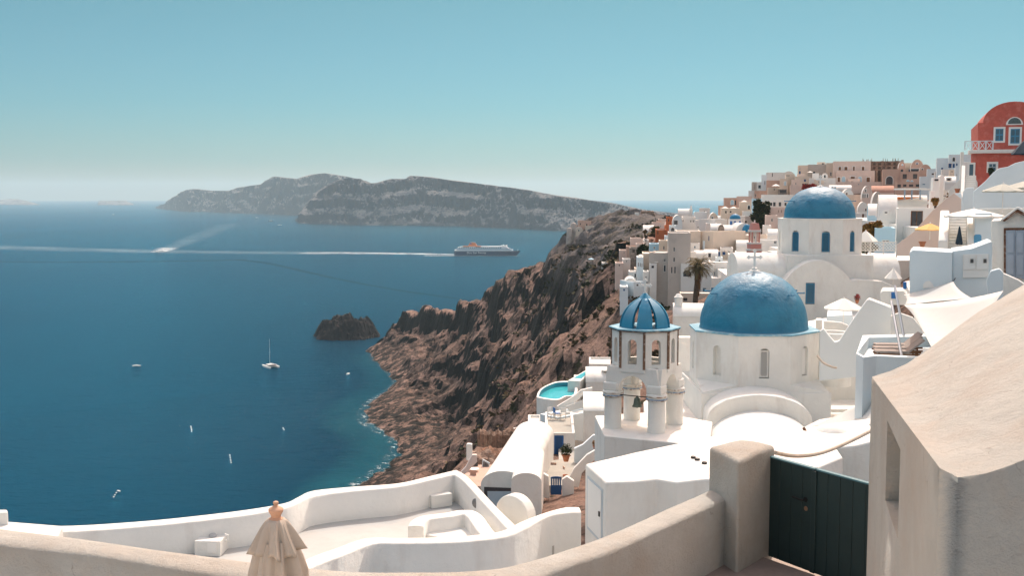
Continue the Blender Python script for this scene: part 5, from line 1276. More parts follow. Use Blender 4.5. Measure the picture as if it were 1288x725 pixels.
# ---------------- parasols, trees, stairs ----------------
def parasol(px,py_top,py_rim,w,D,py_foot,label,m=CANVAS,sides=8,name='parasol',cat='parasol',group='open parasols in the village',sq=False,nr=True):
    t=P(px,py_top,D); rim=P(px,py_rim,D); ft=P(px,py_foot,D); z0=ft.z; rr=w/2/F*D
    r=root(name,label,cat,(t.x,D,z0),R(12),group); H_=t.z-z0; hr=rim.z-z0
    n=4 if sq else sides; mb=MB(); vs=[(0,0,H_)]
    K=5
    for i in range(n*4):
        a=2*math.pi*i/(n*4); seg=(i%4)/4; cr=math.cos(math.pi/n)/math.cos((seg-.5)*2*math.pi/n); 
        for j in range(1,K+1):
            q=j/K; x=rr*q*cr; dz=(H_-hr)*(q**1.08)+ .03*rr*math.sin(math.pi*seg)*q
            vs.append((x*math.cos(a),x*math.sin(a),H_-dz))
    N=n*4
    fs=[]
    for i in range(N):
        j=(i+1)%N; fs.append((0,1+i*K,1+j*K))
        for k in range(K-1): fs.append((1+i*K+k,1+i*K+k+1,1+j*K+k+1,1+j*K+k))
    b0=len(vs)
    for i in range(N):
        v=vs[1+i*K+K-1]; vs.append((v[0]*1.0,v[1]*1.0,v[2]-.06*rr))
    for i in range(N): j=(i+1)%N; fs.append((1+i*K+K-1,b0+i,b0+j,1+j*K+K-1))
    mb.add(vs,fs); c=mb.build('canopy',m,r,world=False); 
    md=c.modifiers.new('thick','SOLIDIFY'); md.thickness=.012
    MB().tube([(0,0,0),(0,0,H_-.01)],max(.025,.012*rr),8).build('pole',CLEAN,r,world=False,smooth=True)
    if nr:
        MB().lathe([(.05,0),(.05,.05),(.02,.08),(0,.09)],(0,0,H_-.02),10).build('finial',CLEAN,r,world=False,smooth=True)
        for i in range(n):
            a=2*math.pi*i/n; e=.93; q=vs[1+(i*4)*K+K-1]; MB().tube([(0.02*math.cos(a),.02*math.sin(a),H_-.05),(q[0]*e,q[1]*e,H_-(H_-q[2])*e-.05)],.012,5).build('rib',CLEAN,c,world=False)
    return r
parasol(1225,262.5,271,72,58,309,'large white parasol on the terrace beside the small staircase')
parasol(1061.5,375,387.5,50,70,415,'white octagonal parasol over the curved white terrace near the big dome')
parasol(1089,290,303,34,104,322,'white square parasol behind the lattice fence',sq=True)
parasol(1170,281,288.5,37,66,302,'small yellow orange parasol beside the pink sloping wall',YELLOW)
parasol(1262,231,240,50,62,268,'grey green parasol in front of the pale blue curved wall, left of its pair',GREYC)
parasol(1290,227.5,236,54,64,268,'grey green parasol cut by the right edge of the picture, right of its pair',GREYC)
parasol(1293,172,193,38,84,205,'dark navy parasol at the right edge below the red mansion balcony',NAVYC)
parasol(1089+35,338,350,22,84,360,'small white parasol tip behind the pale blue block')
for (x,y,w_,D,l) in [(912,259.8,11,287,'left one of the two white parasols on the cliff cafe terrace'),(922.5,259.8,11,287,'right one of the two white parasols on the cliff cafe terrace'),(936,252,9,292,'white parasol above the cream sloping terrace'),(976,231.5,11,316,'white square parasol in front of the brown wall house'),(1019,215.2,7,330,'tiny white parasol on the roof terrace of the beige house'),(826,328,8,208,'small white parasol on the narrow terrace left of the tall grey block, upper'),(913,339.5,9,200,'small cream parasol on the terrace with blue doors'),(838,280.5,6,318,'tiny cream parasol by the terracotta wall'),(818,294,6,300,'tiny white parasol beside the pink cliff house'),(766,461,20,105,'white parasol half hidden behind the bell tower beside the pool'),(806,320,9,214,'flat white parasol over the pale blue cliff house'),(743.5,324.5,8,305,'light blue parasol over the far cliff pool, left one'),(771,324,6,300,'light blue parasol over the far cliff pool, right one'),(1152,232,10,296,'white awning parasol before the pink hotel arcade')]:
    parasol(x,y,y+w_*.22,w_,D,y+9 if w_<15 else y+20,l,CANVAS if 'light blue' not in l else SKYB,nr=False)
# closed dark parasol on the stair terrace
cp=P(1207,285,57); r=root('closed_parasol','closed dark navy parasol standing by the small staircase','parasol',(cp.x,57,P(1207,312,57).z),0)
hh=cp.z-r.location.z
MB().tube([(0,0,0),(0,0,hh+.05)],.025,8).build('pole',CLEAN,r,world=False)
folds([(.02,hh+.02,0),(.05,hh-.1,.2),(.1,hh-.4,.8),(.15,hh-.7,1),(.17,hh-.9,1.1),(.1,hh-.95,.5)],6,.25,.3,n=60).build('folded_canopy',NAVYC,r,world=False,smooth=True,angle=180)

def leafball(mb, c, r, n, s, rng, flat=1.0, drop=0):
    for _ in range(n):
        while True:
            d=Vector((rng.uniform(-1,1),rng.uniform(-1,1),rng.uniform(-1,1)))
            if .25<d.length<=1: break
        p=Vector(c)+Vector((d.x*r,d.y*r,d.z*r*flat))*(.6+.4*rng.random()); a=Vector((rng.uniform(-1,1),rng.uniform(-1,1),rng.uniform(-.6,.8))).normalized(); b=a.cross(Vector((rng.random(),rng.random(),1))).normalized()
        q=s*rng.uniform(.6,1.3); mb.add([p-a*q-b*q*.5,p+a*q-b*q*.5,p+a*q+b*q*.5,p-a*q+b*q*.5],[(0,1,2,3)])
def tree(name,label,px,pyb,pyt,wpx,D,m,seed=1,cat='tree',n=700,leaf=.28,group=None,clumps=9):
    rng=random.Random(seed); b=P(px,pyb,D); t=P(px,pyt,D); H_=t.z-b.z; W=wpx/F*D/2
    r=root(name,label,cat,(b.x,D,b.z),0,group)
    MB().tube([(0,0,-1.5),(.1*W,0,H_*.3),(0,.1,H_*.75)],[.16+H_*.015,.12+H_*.01,.05],7).build('trunk',TRUNK,r,world=False,smooth=True)
    mb=MB()
    for k in range(clumps):
        a=rng.uniform(0,6.28); q=rng.uniform(.0,.75)*W; z=H_*rng.uniform(.14,.9); s_=W*rng.uniform(.3,.5)*(1.15-.5*z/H_)
        leafball(mb,(q*math.cos(a),q*math.sin(a),z),s_,n//clumps,leaf,rng,.9)
    leafball(mb,(0,0,H_*.6),W*.75,n//2,leaf,rng,H_*.4/W/.75 if W>0 else 1)
    mb.build('crown',m,r,world=False)
    return r
tree('evergreen_tree','dark green climbing evergreen tree beside the light blue house',958,287,254,26,262,LEAF,3,n=2600,leaf=.5,clumps=14)
tree('evergreen_tree','narrow dark conifer tip rising left of the light blue block',949+4,275,249,12,266,LEAF,5,n=900,leaf=.4)
tree('cypress_tree','dark green bushy tree beside the shaded stone house on the cliff',809,325,307,17,246,LEAF,6,n=1200,leaf=.4)
tree('cypress_tree','yellow green bush between the pink houses on the cliff',824,297,286,11,292,mat('yellow_green_leaves',(.10,.11,.03),var=.4,vs=1,bump=0),7,n=500,leaf=.4)
tree('shrub','olive coloured garden shrubs left of the lattice fence, below the parasol',1088,318,300,30,108,LEAF,8,'shrub',1300,.16)
tree('shrub','orange and green flowering shrub row behind the white square parasol',1096,297,280,34,114,LEAFO,9,'shrub',1300,.16)
tree('shrub','orange leaved potted shrub on the roof beside the grey double door house',1176,258,248,14,118,LEAFO,10,'shrub',500,.12)
tree('shrub','sparse shrub in a long terracotta planter by the stairs',1194,254,242,8,118,LEAFO,11,'shrub',160,.12)
tree('shrub','red flowering bougainvillea on the wall above the far dome',1017,239,232,20,305,REDF,12,'shrub',900,.3)
tree('shrub','small leafy plant at the foot of the red mansion wall',1247,222,211,10,104,LEAF,13,'shrub',160,.15)
# palm
def palm():
    b=P(874,386,182); t=P(878.5,337,182); H_=t.z-b.z; r=root('palm_tree','tall shaggy palm tree with a skirt of dead fronds beside the beige block','palm tree',(b.x,182,b.z),0)
    dx=t.x-b.x
    MB().tube([(0,0,-2),(.1,0,H_*.3),(dx*.6,0,H_*.7),(dx,0,H_)],[.5,.42,.36,.3],10).build('trunk',TRUNK,r,world=False,smooth=True)
    rng=random.Random(5); mb=MB()
    def frond(a,el,L,dr,wd):
        d=Vector((math.cos(a)*math.cos(el),math.sin(a)*math.cos(el),math.sin(el))); s=Vector((-math.sin(a),math.cos(a),0)); p=Vector((dx,0,H_)); prev=p
        n=7
        for k in range(n):
            q=k/n; nd=(d+Vector((0,0,-dr*q*q*2))).normalized(); nx=prev+nd*(L/n)
            for sg in (-1,1):
                for u in (0,.5):
                    base=prev.lerp(nx,u); tip=base+s*sg*wd*(1-.5*q)+nd*wd*.5+Vector((0,0,-wd*.45))
                    mb.add([base,base+nd*(L/n)*.35,tip],[(0,1,2)])
            prev=nx
    for k in range(90): frond(rng.uniform(0,6.28),rng.uniform(-.5,1.25),rng.uniform(2.0,3.1),rng.uniform(.5,1.2),.55)
    mb.build('crown',PALML,r,world=False)
    mb=MB()
    for k in range(420):
        a=rng.uniform(0,6.28); z=H_-rng.uniform(.3,4.2); q=.9*(1-(H_-z)/6)*rng.uniform(.4,1); p=Vector((dx*.9+q*math.cos(a),q*math.sin(a),z)); mb.add([p,p+Vector((.12*math.sin(a),-.12*math.cos(a),-.1)),p+Vector((.1*math.cos(a),.1*math.sin(a),-.9))],[(0,1,2)])
    mb.build('dead_frond_skirt',mat('dead_fronds',(.15,.085,.035),var=.4,vs=2,bump=0),r,world=False)
palm()
# ---------------- little dome church, pink belfry, fort ----------------
def px_round(name,parent,m,cx,pyb,w,D,h,n=28,ht=True):
    c=P(cx,pyb,D); r_=w/2/F*D
    mb=MB(); mb.lathe([(r_*math.cos(math.pi/2*k/8),h*math.sin(math.pi/2*k/8)) for k in range(9)],(c.x,D+r_,c.z),n); return mb.build(name,m,parent,smooth=True,angle=70)
p=P(926,286,243); r=root('small_dome_church','small white church drum with a little bright blue dome','church',(p.x,246,p.z),0)
D=243; w_=15.5/F*D/2; c=Vector((p.x,D+w_,0))
mb=MB(); o8=octo(c,w_,0,0); mb.prism([(q[0],q[1]) for q in o8],p.z-5,P(926,276,D).z); mb.build('drum',WHITEF,r)
px_round('dome',r,mat('small_dome_blue',(.008,.16,.30),rough=.5),926,275.8,13.8,D+.2,6.6/F*D)
for x_ in (919.5,924.5,930.5):
    a=P(x_,281,D); mb=MB(); mb.box(a.x-.2,a.x+.2,D-.05,D+.1,a.z-.5,a.z+.5); mb.build('window',MBLUE,r)
r=root('blue_apse_church','white church part with a broad blue half dome behind the pink bell tower','church',(P(940,292,236).x,236,P(940,292,236).z),0)
mb=MB(); a=P(925,292,236); b=P(946,292,236); vault(mb,(( a.x+b.x)/2,236),((a.x+b.x)/2,246),(b.x-a.x)/2,a.z-.3,2.2,a.z-6); mb.build('nave_vault',WHITEF,r,smooth=True,angle=50)
px_round('half_dome',r,mat('small_dome_blue',()),940.5,292,12,234.0,1.7)
px_round('small_half_dome',r,mat('small_dome_blue',()),927.5,297.5,7,224.6,.75)
# pink belfry
D=150; p=P(948,345,D); r=root('pink_bell_tower','slender pink and white bell tower with stepped open storeys','bell tower',(p.x,D,p.z),R(8))
def zz(py): return P(948,py,D).z-p.z
def wq(px): return px/F*D
def tier(y0,y1,w0,m,nm,par=None,dx=0): return MB().box(-wq(w0)/2+dx,wq(w0)/2+dx,-wq(w0)/2+0.0,wq(w0)/2,zz(y1),zz(y0)).build(nm,m,par or r,world=False,bevel=.03)
PK=mat('pink_tower_plaster',(.58,.27,.23),var=.08,vs=1)
tier(330,380,16,PK,'base'); tier(322,330,17,WHITE,'ledge'); tier(315.5,322,14.5,PK,'plinth'); tier(313,315.5,16,WHITE,'ledge')
tier(307,313,14,PK,'plinth'); tier(305,307,15,WHITE,'ledge')
for sx in (-1,0,1):
    for sy in (-1,1):
        MB().box(sx*wq(4.6)-wq(.9),sx*wq(4.6)+wq(.9),sy*wq(4.6)-wq(.9),sy*wq(4.6)+wq(.9),zz(305),zz(292)).build('pier',PK if sx else WHITE,r,world=False)
tier(289.5,292,13,WHITE,'ledge'); 
MB().add([(-wq(5.4),-wq(5.4),zz(289.5)),(wq(5.4),-wq(5.4),zz(289.5)),(wq(5.4),wq(5.4),zz(289.5)),(-wq(5.4),wq(5.4),zz(289.5)),(-wq(4),-wq(4),zz(281)),(wq(4),-wq(4),zz(281)),(wq(4),wq(4),zz(281)),(-wq(4),wq(4),zz(281))],[(3,2,1,0),(4,5,6,7),(0,1,5,4),(1,2,6,5),(2,3,7,6),(3,0,4,7)]).build('cap',PK,r,world=False)
MB().box(-.07,.07,-.07,.07,zz(281)-.02,zz(277)).build('cross',WHITE,r,world=False)
# chapel tower on the skyline
p=P(869.5,271,317); r=root('skyline_bell_gable','thin white bell gable rising above the skyline chapel','bell tower',(p.x,317,p.z),0)
q=lambda a:a/F*317
MB().box(-q(1.6),q(1.6),0,1.2,-1,q(8)).build('tower_shaft',WHITEF,r,world=False); MB().box(-q(.7),q(.7),.2,1,q(8)-.01,q(12)).build('bell_frame',WHITEF,r,world=False)
# ruined fort
rng=random.Random(3)
a=P(799,275,553); b=P(824,275,548); r=root('ruined_fort','brown ruined fort wall on the highest rock of the headland','ruin',(a.x,553,a.z),0)
mb=MB(); n=22; vs=[]
for i in range(n+1):
    t=i/n; x=a.x+(b.x-a.x)*t; y=553-5*t; h=P(800,267.2,553).z+ .9*noise.noise(Vector((t*9,1,0)))+(.6 if .3<t<.95 else -1.0)
    for (dy,z) in ((0,a.z-6),(0,h),(2.0,h+.3*rng.random()),(2.0,a.z-6)): vs.append((x+.2*rng.random(),y+dy,z))
mb.add(vs,[(i*4+k,(i+1)*4+k,(i+1)*4+k+1,i*4+k+1) for i in range(n) for k in range(3)]+[(0,1,2,3),(n*4,n*4+3,n*4+2,n*4+1)]); mb.build('wall',BRUIN,r)
MB().box(P(802,0,546).x,P(806.5,0,546).x,546,550,P(0,272,546).z,P(0,267.5,546).z).build('watch_room',WHITEF,r)
# windmill like round house and orange ruin on the cliff
p=P(721.5,292,562); r=root('round_stone_tower','pale round stone tower at the tip of the cliff','tower',(p.x,562,p.z),0)
q=lambda a:a/F*562
MB().lathe([(q(5.5),-6),(q(4.6),q(1)),(q(3.9),q(9)),(q(2.2),q(11.5)),(0,q(12.2))],(0,0,0),20).build('tower_shaft',mat('pale_ruin_stone',(.42,.37,.33),var=.25,vs=.5,bump=.4,bs=1,bdist=.3),r,world=False,smooth=True)
MB().lathe([(q(4),-6),(q(3.4),q(4)),(q(2),q(5.6)),(0,q(6))],(-q(5.5),-2,0),16).build('lean_to',mat('pale_ruin_stone',()),r,world=False,smooth=True)
H(727,743.5,277.8,286,560,'P','f','orange brown square ruin beside the round tower on the cliff tip',[(730,282,1.2,2,'n'),(738,283,1.6,2.4,'n')],0,9,ext=5)
H(736,748,284,288,556,'c','f','low pale ruined house below the orange brown ruin',[],0,7,ext=5)
H(724,733,286,293,557,'c','v','pale vaulted ruin at the foot of the round tower',[(728,290,1.4,2,'n')],0,7,5,2)
# poles with TV aerials are skipped where the photo shows none
# ---------------- red mansion ----------------
D=112
rm=root('red_mansion','tall red house with a round gable, arched fan window and white window frames','mansion',(P(1231,240,D).x,D,P(0,240,D).z),0)
def XY(px,py,D_=D): p=P(px,py,D_); return p.x,p.z
prof=[(1225.5,252),(1225.5,154.5),(1237,154.5)]
for k in range(17):
    t=math.pi*(1-k/16); prof.append((1273+36.5*math.cos(t),154.5-26.0*math.sin(t)))
prof+=[(1322,154),(1322,252)]
prof=[(1230.5 if x==1225.5 else x,y) for x,y in prof]
mb=MB(); mb.slab([XY(x,y) for x,y in prof],D,D+12); mb.build('wall',REDW,rm)
mb=MB(); x0,z0=XY(1230,188,D-2.2); x1,z1=XY(1330,184,D-2.2); za=XY(0,188.5,D-2.2)[1]
mb.box(x0,x1,D-2.6,D+.05,za-.35,za); mb.build('balcony_slab',WHITE,rm,bevel=.04)
mb=MB(); xa,_=XY(1229,0); mb.box(xa,XY(1320,0)[0],D-2.2,D-.01,XY(0,260)[1]-3,za-.36); mb.build('lower_wall',REDW,rm)
mb=MB(); xr,_=XY(1227.0,0); mb.box(XY(1226,0,D-2)[0],XY(1229.6,0,D-2)[0],D-2.3,D-1.0,XY(0,260)[1]-3,za-.2); mb.build('corner_pilaster',WHITE,rm)
def fwin(cx,cy,w_,h_,kind='n',D_=D,fm=CLEAN,g=.18,arch=False,mm=None):
    x,z=XY(cx,cy,D_); a=w_/2/F*D_; b=h_/2/F*D_
    if arch: o=[(x-a-g,z-b),(x+a+g,z-b)]+[(x+(a+g)*math.cos(math.pi*t/12),z-b+(a+g)*math.sin(math.pi*t/12)) for t in range(13)]; i_=[(x-a,z-b+.1),(x+a,z-b+.1)]+[(x+a*math.cos(math.pi*t/12),z-b+.1+a*math.sin(math.pi*t/12)) for t in range(13)]
    else: o=[(x-a-g,z-b-g),(x+a+g,z-b-g),(x+a+g,z+b+g),(x-a-g,z+b+g)]; i_=[(x-a,z-b),(x+a,z-b),(x+a,z+b),(x-a,z+b)]
    f=MB().slab(o,D_-.06,D_+.02).build('window',fm,rm,bevel=.01); s_=MB().slab(i_,D_-.075,D_-.061).build('casement',WBLUE if mm is None else mm,f)
    if not arch:
        for sx in (-1,1):
            for sy in (-1,1): MB().box(x+sx*a*.48-a*.36,x+sx*a*.48+a*.36,D_-.09,D_-.0755,z+sy*b*.48-b*.38,z+sy*b*.48+b*.38).build('pane',GLASSB,f)
fwin(1255,170,9,15); fwin(1273,172,10.5,18); fwin(1292,170,9,15)
fwin(1272.5,153.5,15,8.5,arch=True,mm=mat('fan_light_glass',(.10,.13,.13),rough=.2,var=.4,vs=8))
fwin(1232.5,214.5,4.6,15.5,D_=D-2.2,mm=GLASSB); fwin(1257,210.5,8.5,9,D_=D-2.2,mm=mat('pale_shutter',(.45,.5,.52)))
x,z=XY(1232,232,D-2.2); MB().slab([(x-.62,z-1),(x+.62,z-1)]+[(x+.62*math.cos(math.pi*t/10),z+.05+.62*math.sin(math.pi*t/10)) for t in range(11)],D-2.26,D-2.2).build('arched_door_surround',WHITE,rm)
MB().slab([(x-.42,z-1),(x+.42,z-1)]+[(x+.42*math.cos(math.pi*t/10),z+.05+.42*math.sin(math.pi*t/10)) for t in range(11)],D-2.28,D-2.261).build('door',BROWN,rm)
# balcony railing
mb=MB(); xs_=[XY(x_,0,D-2.5)[0] for x_ in (1233,1266)]
n=4; L_=(xs_[1]-xs_[0])/n
bal=MB().box(xs_[0]-.05,xs_[1]+.05,D-2.55,D-2.47,za+.82,za+.9).build('railing',BLUEISH,rm)
for k in range(n+1): MB().box(xs_[0]+k*L_-.06,xs_[0]+k*L_+.06,D-2.55,D-2.47,za,za+.82).build('post',BLUEISH,bal)
for k in range(n):
    x0_=xs_[0]+k*L_+.08; x1_=xs_[0]+(k+1)*L_-.08
    q=MB().tube([(x0_,D-2.5,za+.06),(x1_,D-2.5,za+.8)],.03,4); q.tube([(x0_,D-2.52,za+.8),(x1_,D-2.52,za+.06)],.03,4); q.build('cross_brace',BLUEISH,bal)

rm.rotation_euler=(0,0,-math.atan(rm.location.x/rm.location.y)*.85)
# ---------------- right hand side terraces ----------------
def pxl(pts,D): return [(P(x,y,D).x,P(x,y,D).z) for x,y in pts]
PLANES={}
def FP(name,label,cat,poly,D,th,m,group=None,bev=.04,yaw=None,parent=None,par=None):
    # a standing slab of real thickness facing roughly south
    th_=-math.atan((sum(p[0] for p in poly)/len(poly)-CX)/F) if yaw is None else yaw
    c=P(poly[0][0],poly[0][1],D); mb=MB(); pts=[]
    if parent is not None:
        rt=parent
        while rt.name not in ROOTS: rt=rt.parent
        if rt.name in PLANES:
            c0,th_,D0=PLANES[rt.name]; c=c0+Vector((math.sin(-th_),math.cos(th_),0))*(D-D0)
        else: PLANES[rt.name]=(c.copy(),th_,D)
    n=Vector((math.sin(-th_),math.cos(th_),0)); e=Vector((math.cos(th_),math.sin(th_),0))
    vs=[]
    for (x,y) in poly:
        r_=ray(x,y); t=((c-CAM).dot(n))/r_.dot(n); p=CAM+r_*t; pts.append(p)
    a=0; m2=len(pts); loc=[((p-c).dot(e),(p-c).z) for p in pts]
    mb.slab(loc,0,th); mb.xf(Matrix.Translation(c)@Matrix.Rotation(th_,4,'Z'))
    o=mb.build(name,m,parent,bevel=bev,seg=3)
    if parent is None: tag(o,label,cat,group)
    return o
def HP(name,label,cat,pts_px,z,zb,m,group=None,bev=.04,parent=None,struct=False):
    q=[PZ(x,y,z) for x,y in pts_px]; mb=MB(); mb.prism([(p.x,p.y) for p in q],zb,z); o=mb.build(name,m,parent,bevel=bev,seg=3)
    if struct: o['kind']='structure'
    elif parent is None: tag(o,label,cat,group)
    return o
zof=lambda py,D: CAMZ-(py-HOR)*D/F
# level paved terraces that carry the village on the right (ground)
def terr(pts,z,m=WHITE): 
    mb=MB(); mb.prism(pts,z-9,z); tag(mb.build('village_paving',m,bevel=0),None,None,kind='structure')
terr([(16,63),(40,63),(40,78),(20,82)],107.6)
terr([(18,66),(46,66),(60,100),(36,100),(22,84)],110.2)
terr([(26,70),(60,56),(75,90),(44,104),(33,92)],112.8)
terr([(24,50),(50,44),(60,62),(26,66)],111.0)
tag(MB().prism([(2.6,58),(8,50),(9,80),(3.6,84)],95,101.25).build('village_paving',mat('worn_grey_paving',(.44,.41,.37),var=.15),world=False),None,None,kind='structure')
terr([(38,62),(64,50),(90,96),(50,112)],116.4)
terr([(34,98),(52,98),(52,126),(34,126)],114.2)
terr([(40,108),(64,100),(72,150),(48,160)],116.8)
terr([(60,96),(100,90),(120,180),(70,190)],119.0)
terr([(44,150),(80,150),(90,230),(50,230)],110.5,WHITEF)
terr([(34,160),(50,150),(56,215),(40,225)],106.5,WHITEF)
# blue-grey block and cupboard wall
r=root('terrace_house','bluish white terrace block with two small vented cupboard doors','house',(P(1144,362,44).x,44,106),0)
FP('front_wall','','',[(1144,380),(1144,318),(1148,314.5),(1198,317.5),(1198,380)],44,3.0,BLUEISH,parent=r)
FP('side_wall','','',[(1198,380),(1198,316),(1222,313),(1246,304),(1248,304),(1248,385)],44.3,3.0,BLUEISH,parent=r)
cup=FP('cupboard_frame','','',[(1211,350),(1211,320),(1243.5,319.5),(1243.5,349)],44.22,.1,CLEAN,parent=r,bev=.005)
for x in (1212,1228.5):
    d_=FP('door','','',[(x,339.5),(x,321),(x+14.5,320.7),(x+14.5,339)],44.18,.03,CLEAN,parent=r,bev=.005)
    FP('vent','','',[(x+8.5,331),(x+8.5,326),(x+12.5,326),(x+12.5,331)],44.14,.03,GLASS,parent=d_,bev=0)
FP('arched_niche','','',[(1161,363),(1161,358),(1164,354),(1169,353.5),(1173,357),(1175,362)],43.95,.06,CLEAN,parent=r,bev=.01)
# door house at the right edge
r=root('gabled_door_house','white gabled house with weathered grey blue double doors and a black wall lamp','house',(P(1248,360,47).x,47,107),0)
FP('wall','','',[(1246.5,370),(1246.5,278),(1262,277),(1279.5,264),(1330,292),(1330,370)],47,5.0,WHITE,parent=r)
FP('gable_trim','','',[(1261,277.5),(1279,263.5),(1281,263.5),(1300,275),(1300,278),(1280,267.5),(1263,279)],46.75,.5,RUST,parent=r,bev=.01)
FP('gable_cap','','',[(1258,277.0),(1279,260.6),(1281,260.6),(1302,272.5),(1301,275),(1280,263.0),(1261,277.2)],46.7,.7,CLEAN,parent=r,bev=.02)
fr_=FP('door_surround','','',[(1262.5,350),(1262.5,287),(1330,286),(1330,352)],46.93,.1,RUST,parent=r,bev=.01)
for x,w_ in ((1265.3,11.7),(1277.3,11.7)):
    d_=FP('door','','',[(x,350),(x,290),(x+w_,289.6),(x+w_,351)],46.88,.1,DOORG,parent=r,bev=.005)
    for a,b in ((293,318),(321,346)): FP('panel','','',[(x+2,b),(x+2,a),(x+w_-2,a),(x+w_-2,b)],46.84,.05,mat('grey_blue_panel',(.38,.44,.51)),parent=d_,bev=.004)
lp=P(1281,280,46.9); mb=MB(); mb.lathe([(.0,-.14),(.05,-.13),(.07,-.1),(.07,.0),(.16,.02),(.04,.12),(0,.16)],lp,16); l_=mb.build('wall_lamp',IRON,None,smooth=True); tag(l_,'black wall lamp above the grey blue double doors','lamp')
# curved low parapet before the door and right corner
for k,(poly,D,m,lab) in enumerate([
 ([(1247,386),(1247,348),(1262,344),(1280,352),(1296,362),(1296,395)],43.2,WHITE,'pale stepped parapet below the grey blue doors'),
 ([(1243,392),(1241,352),(1246,341),(1257,338),(1262,343),(1262,395)],42.2,BLUEISH,'rounded white post wall beside the vented cupboards'),
 ([(1172,345),(1195,314),(1210,310.5),(1235,306),(1246,301.5),(1246,318),(1196,330)],49,WHITE,'low sloping parapet under the large white parasol'),
 ([(1128,322),(1128,308),(1150,291),(1172,266),(1190,250),(1200,243),(1209,250),(1209,322)],68,mat('pinkish_beige_wash',(.60,.50,.45),var=.06,vs=.8),'pinkish beige stair wall with a long sloping white edge'),
 ([(1224,262),(1224,241),(1239.5,227.7),(1249.5,216.8),(1256.4,211.8),(1267.4,209.8),(1277,205),(1300,200),(1300,275),(1224,275)],78,BLUEISH,'large pale blue white wall with a curving top below the red mansion'),
 ([(1232,276),(1232,262.5),(1300,262),(1300,280)],66,WHITE,'low terrace wall behind the pair of grey green parasols'),
 ([(1210,265),(1211,241),(1216,236),(1225,236),(1225,300),(1210,300)],84,BLUEISH,'narrow pale wall between the two flights of stairs'),
 ([(1197,262),(1197,246),(1203,243),(1209,243),(1212,262),(1212,330),(1197,330)],76,BLUEISH,'pale blue white pier at the head of the pinkish wall'),
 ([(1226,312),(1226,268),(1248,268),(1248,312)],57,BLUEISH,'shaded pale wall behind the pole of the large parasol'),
 ([(1193,240),(1203,230),(1211,222),(1212.5,200),(1212.5,262),(1193,262)],108,WHITE,'stepped white stair wall with a sloping coping left of the main stairs'),
 ]):
    FP('wall',lab,'wall',poly,D,.8 if k==4 else (.2 if k in (3,9) else .45),m,bev=.05 if k not in (3,9) else .02)
# white gate bits
FP('blue_gate','small bright blue gate panel behind the parasol pole','gate',[(1225,307),(1225,297),(1227,295),(1233,295),(1234.5,297),(1234.5,307)],55.5,.06,mat('gate_sky_blue',(.10,.30,.48)),bev=.01)
# stairs
def stairs(name,label,px0,px1,py0,py1,D0,n,run,w_m=WHITE):
    a=P(px0,py0,D0); b=P(px1,py0,D0); top=P(px0,py1,D0+run*n); r=root(name,label,'stairs',(a.x,D0,a.z),-math.atan(a.x/D0))
    W=b.x-a.x; dz=(top.z-a.z)/n
    mb=MB(); prof=[(0,-2)]
    for k in range(n): prof+=[(k*run,k*dz),(k*run,(k+1)*dz)]
    prof+=[(n*run,n*dz),(n*run,-2)]; prof[1]=(0,0)
    mb.slabx(prof,0,W); mb.build('steps',w_m,r,world=False,bevel=.015)
    return r,W,dz
st,W,dz=stairs('main_stairs','long white staircase climbing to the red mansion',1212.5,1226,262,221,92,17,.34)
MB().slabx([(0,-2),(0,.9),(17*.34,17*dz+.9),(17*.34,-2)],-.3,-.01).build('side_wall',WHITE,st,world=False,bevel=.03)
st,W,dz=stairs('small_stairs','small white staircase with a curving handrail wall',1193,1214,312,271,58,11,.4)
for x0_,x1_ in ((-.5,-.01),(W+.01,W+.35)): MB().slabx([(-.6,-2),(-.6,.4),(0,.75),(2.2,5.5*dz+.6),(4.4,11*dz+.3),(4.4,-2)],x0_,x1_).build('handrail_wall',CLEAN,st,world=False,bevel=.08,seg=3)
# lattice fence
r=root('lattice_fence','white lattice fence beside the far church','fence',(P(1078,316,97).x,97,P(0,316,97).z),-.25)
W=P(1126,0,97).x-P(1078,0,97).x; h=12.2/F*97
MB().box(-.02,W+.02,-.03,.03,h-.06,h).build('rail',CLEAN,r,world=False); MB().box(-.02,W+.02,-.03,.03,0,.06).build('rail',CLEAN,r,world=False)
mb=MB(); s_=.26; n=int(W/s_)
for k in range(-3,n+1):
    for sg in (0,1):
        x0=k*s_; x1=x0+h-.1
        if sg: x0,x1=x1,x0
        za,zb_=.05,h-.05
        def cl(x): return min(W,max(0,x))
        t0=(cl(x0)-x0)/(x1-x0); t1=(cl(x1)-x0)/(x1-x0)
        if abs(t1-t0)<.05: continue
        A=Vector((x0+(x1-x0)*t0,-.02+.03*sg,za+(zb_-za)*t0)); B=Vector((x0+(x1-x0)*t1,-.02+.03*sg,za+(zb_-za)*t1)); mb.tube([A,B],.03,4)
mb.build('lattice',CLEAN,r,world=False)
for k in range(4): MB().box(k*W/3-.05,k*W/3+.05,-.05,.05,-.5,h+.03).build('post',CLEAN,r,world=False)
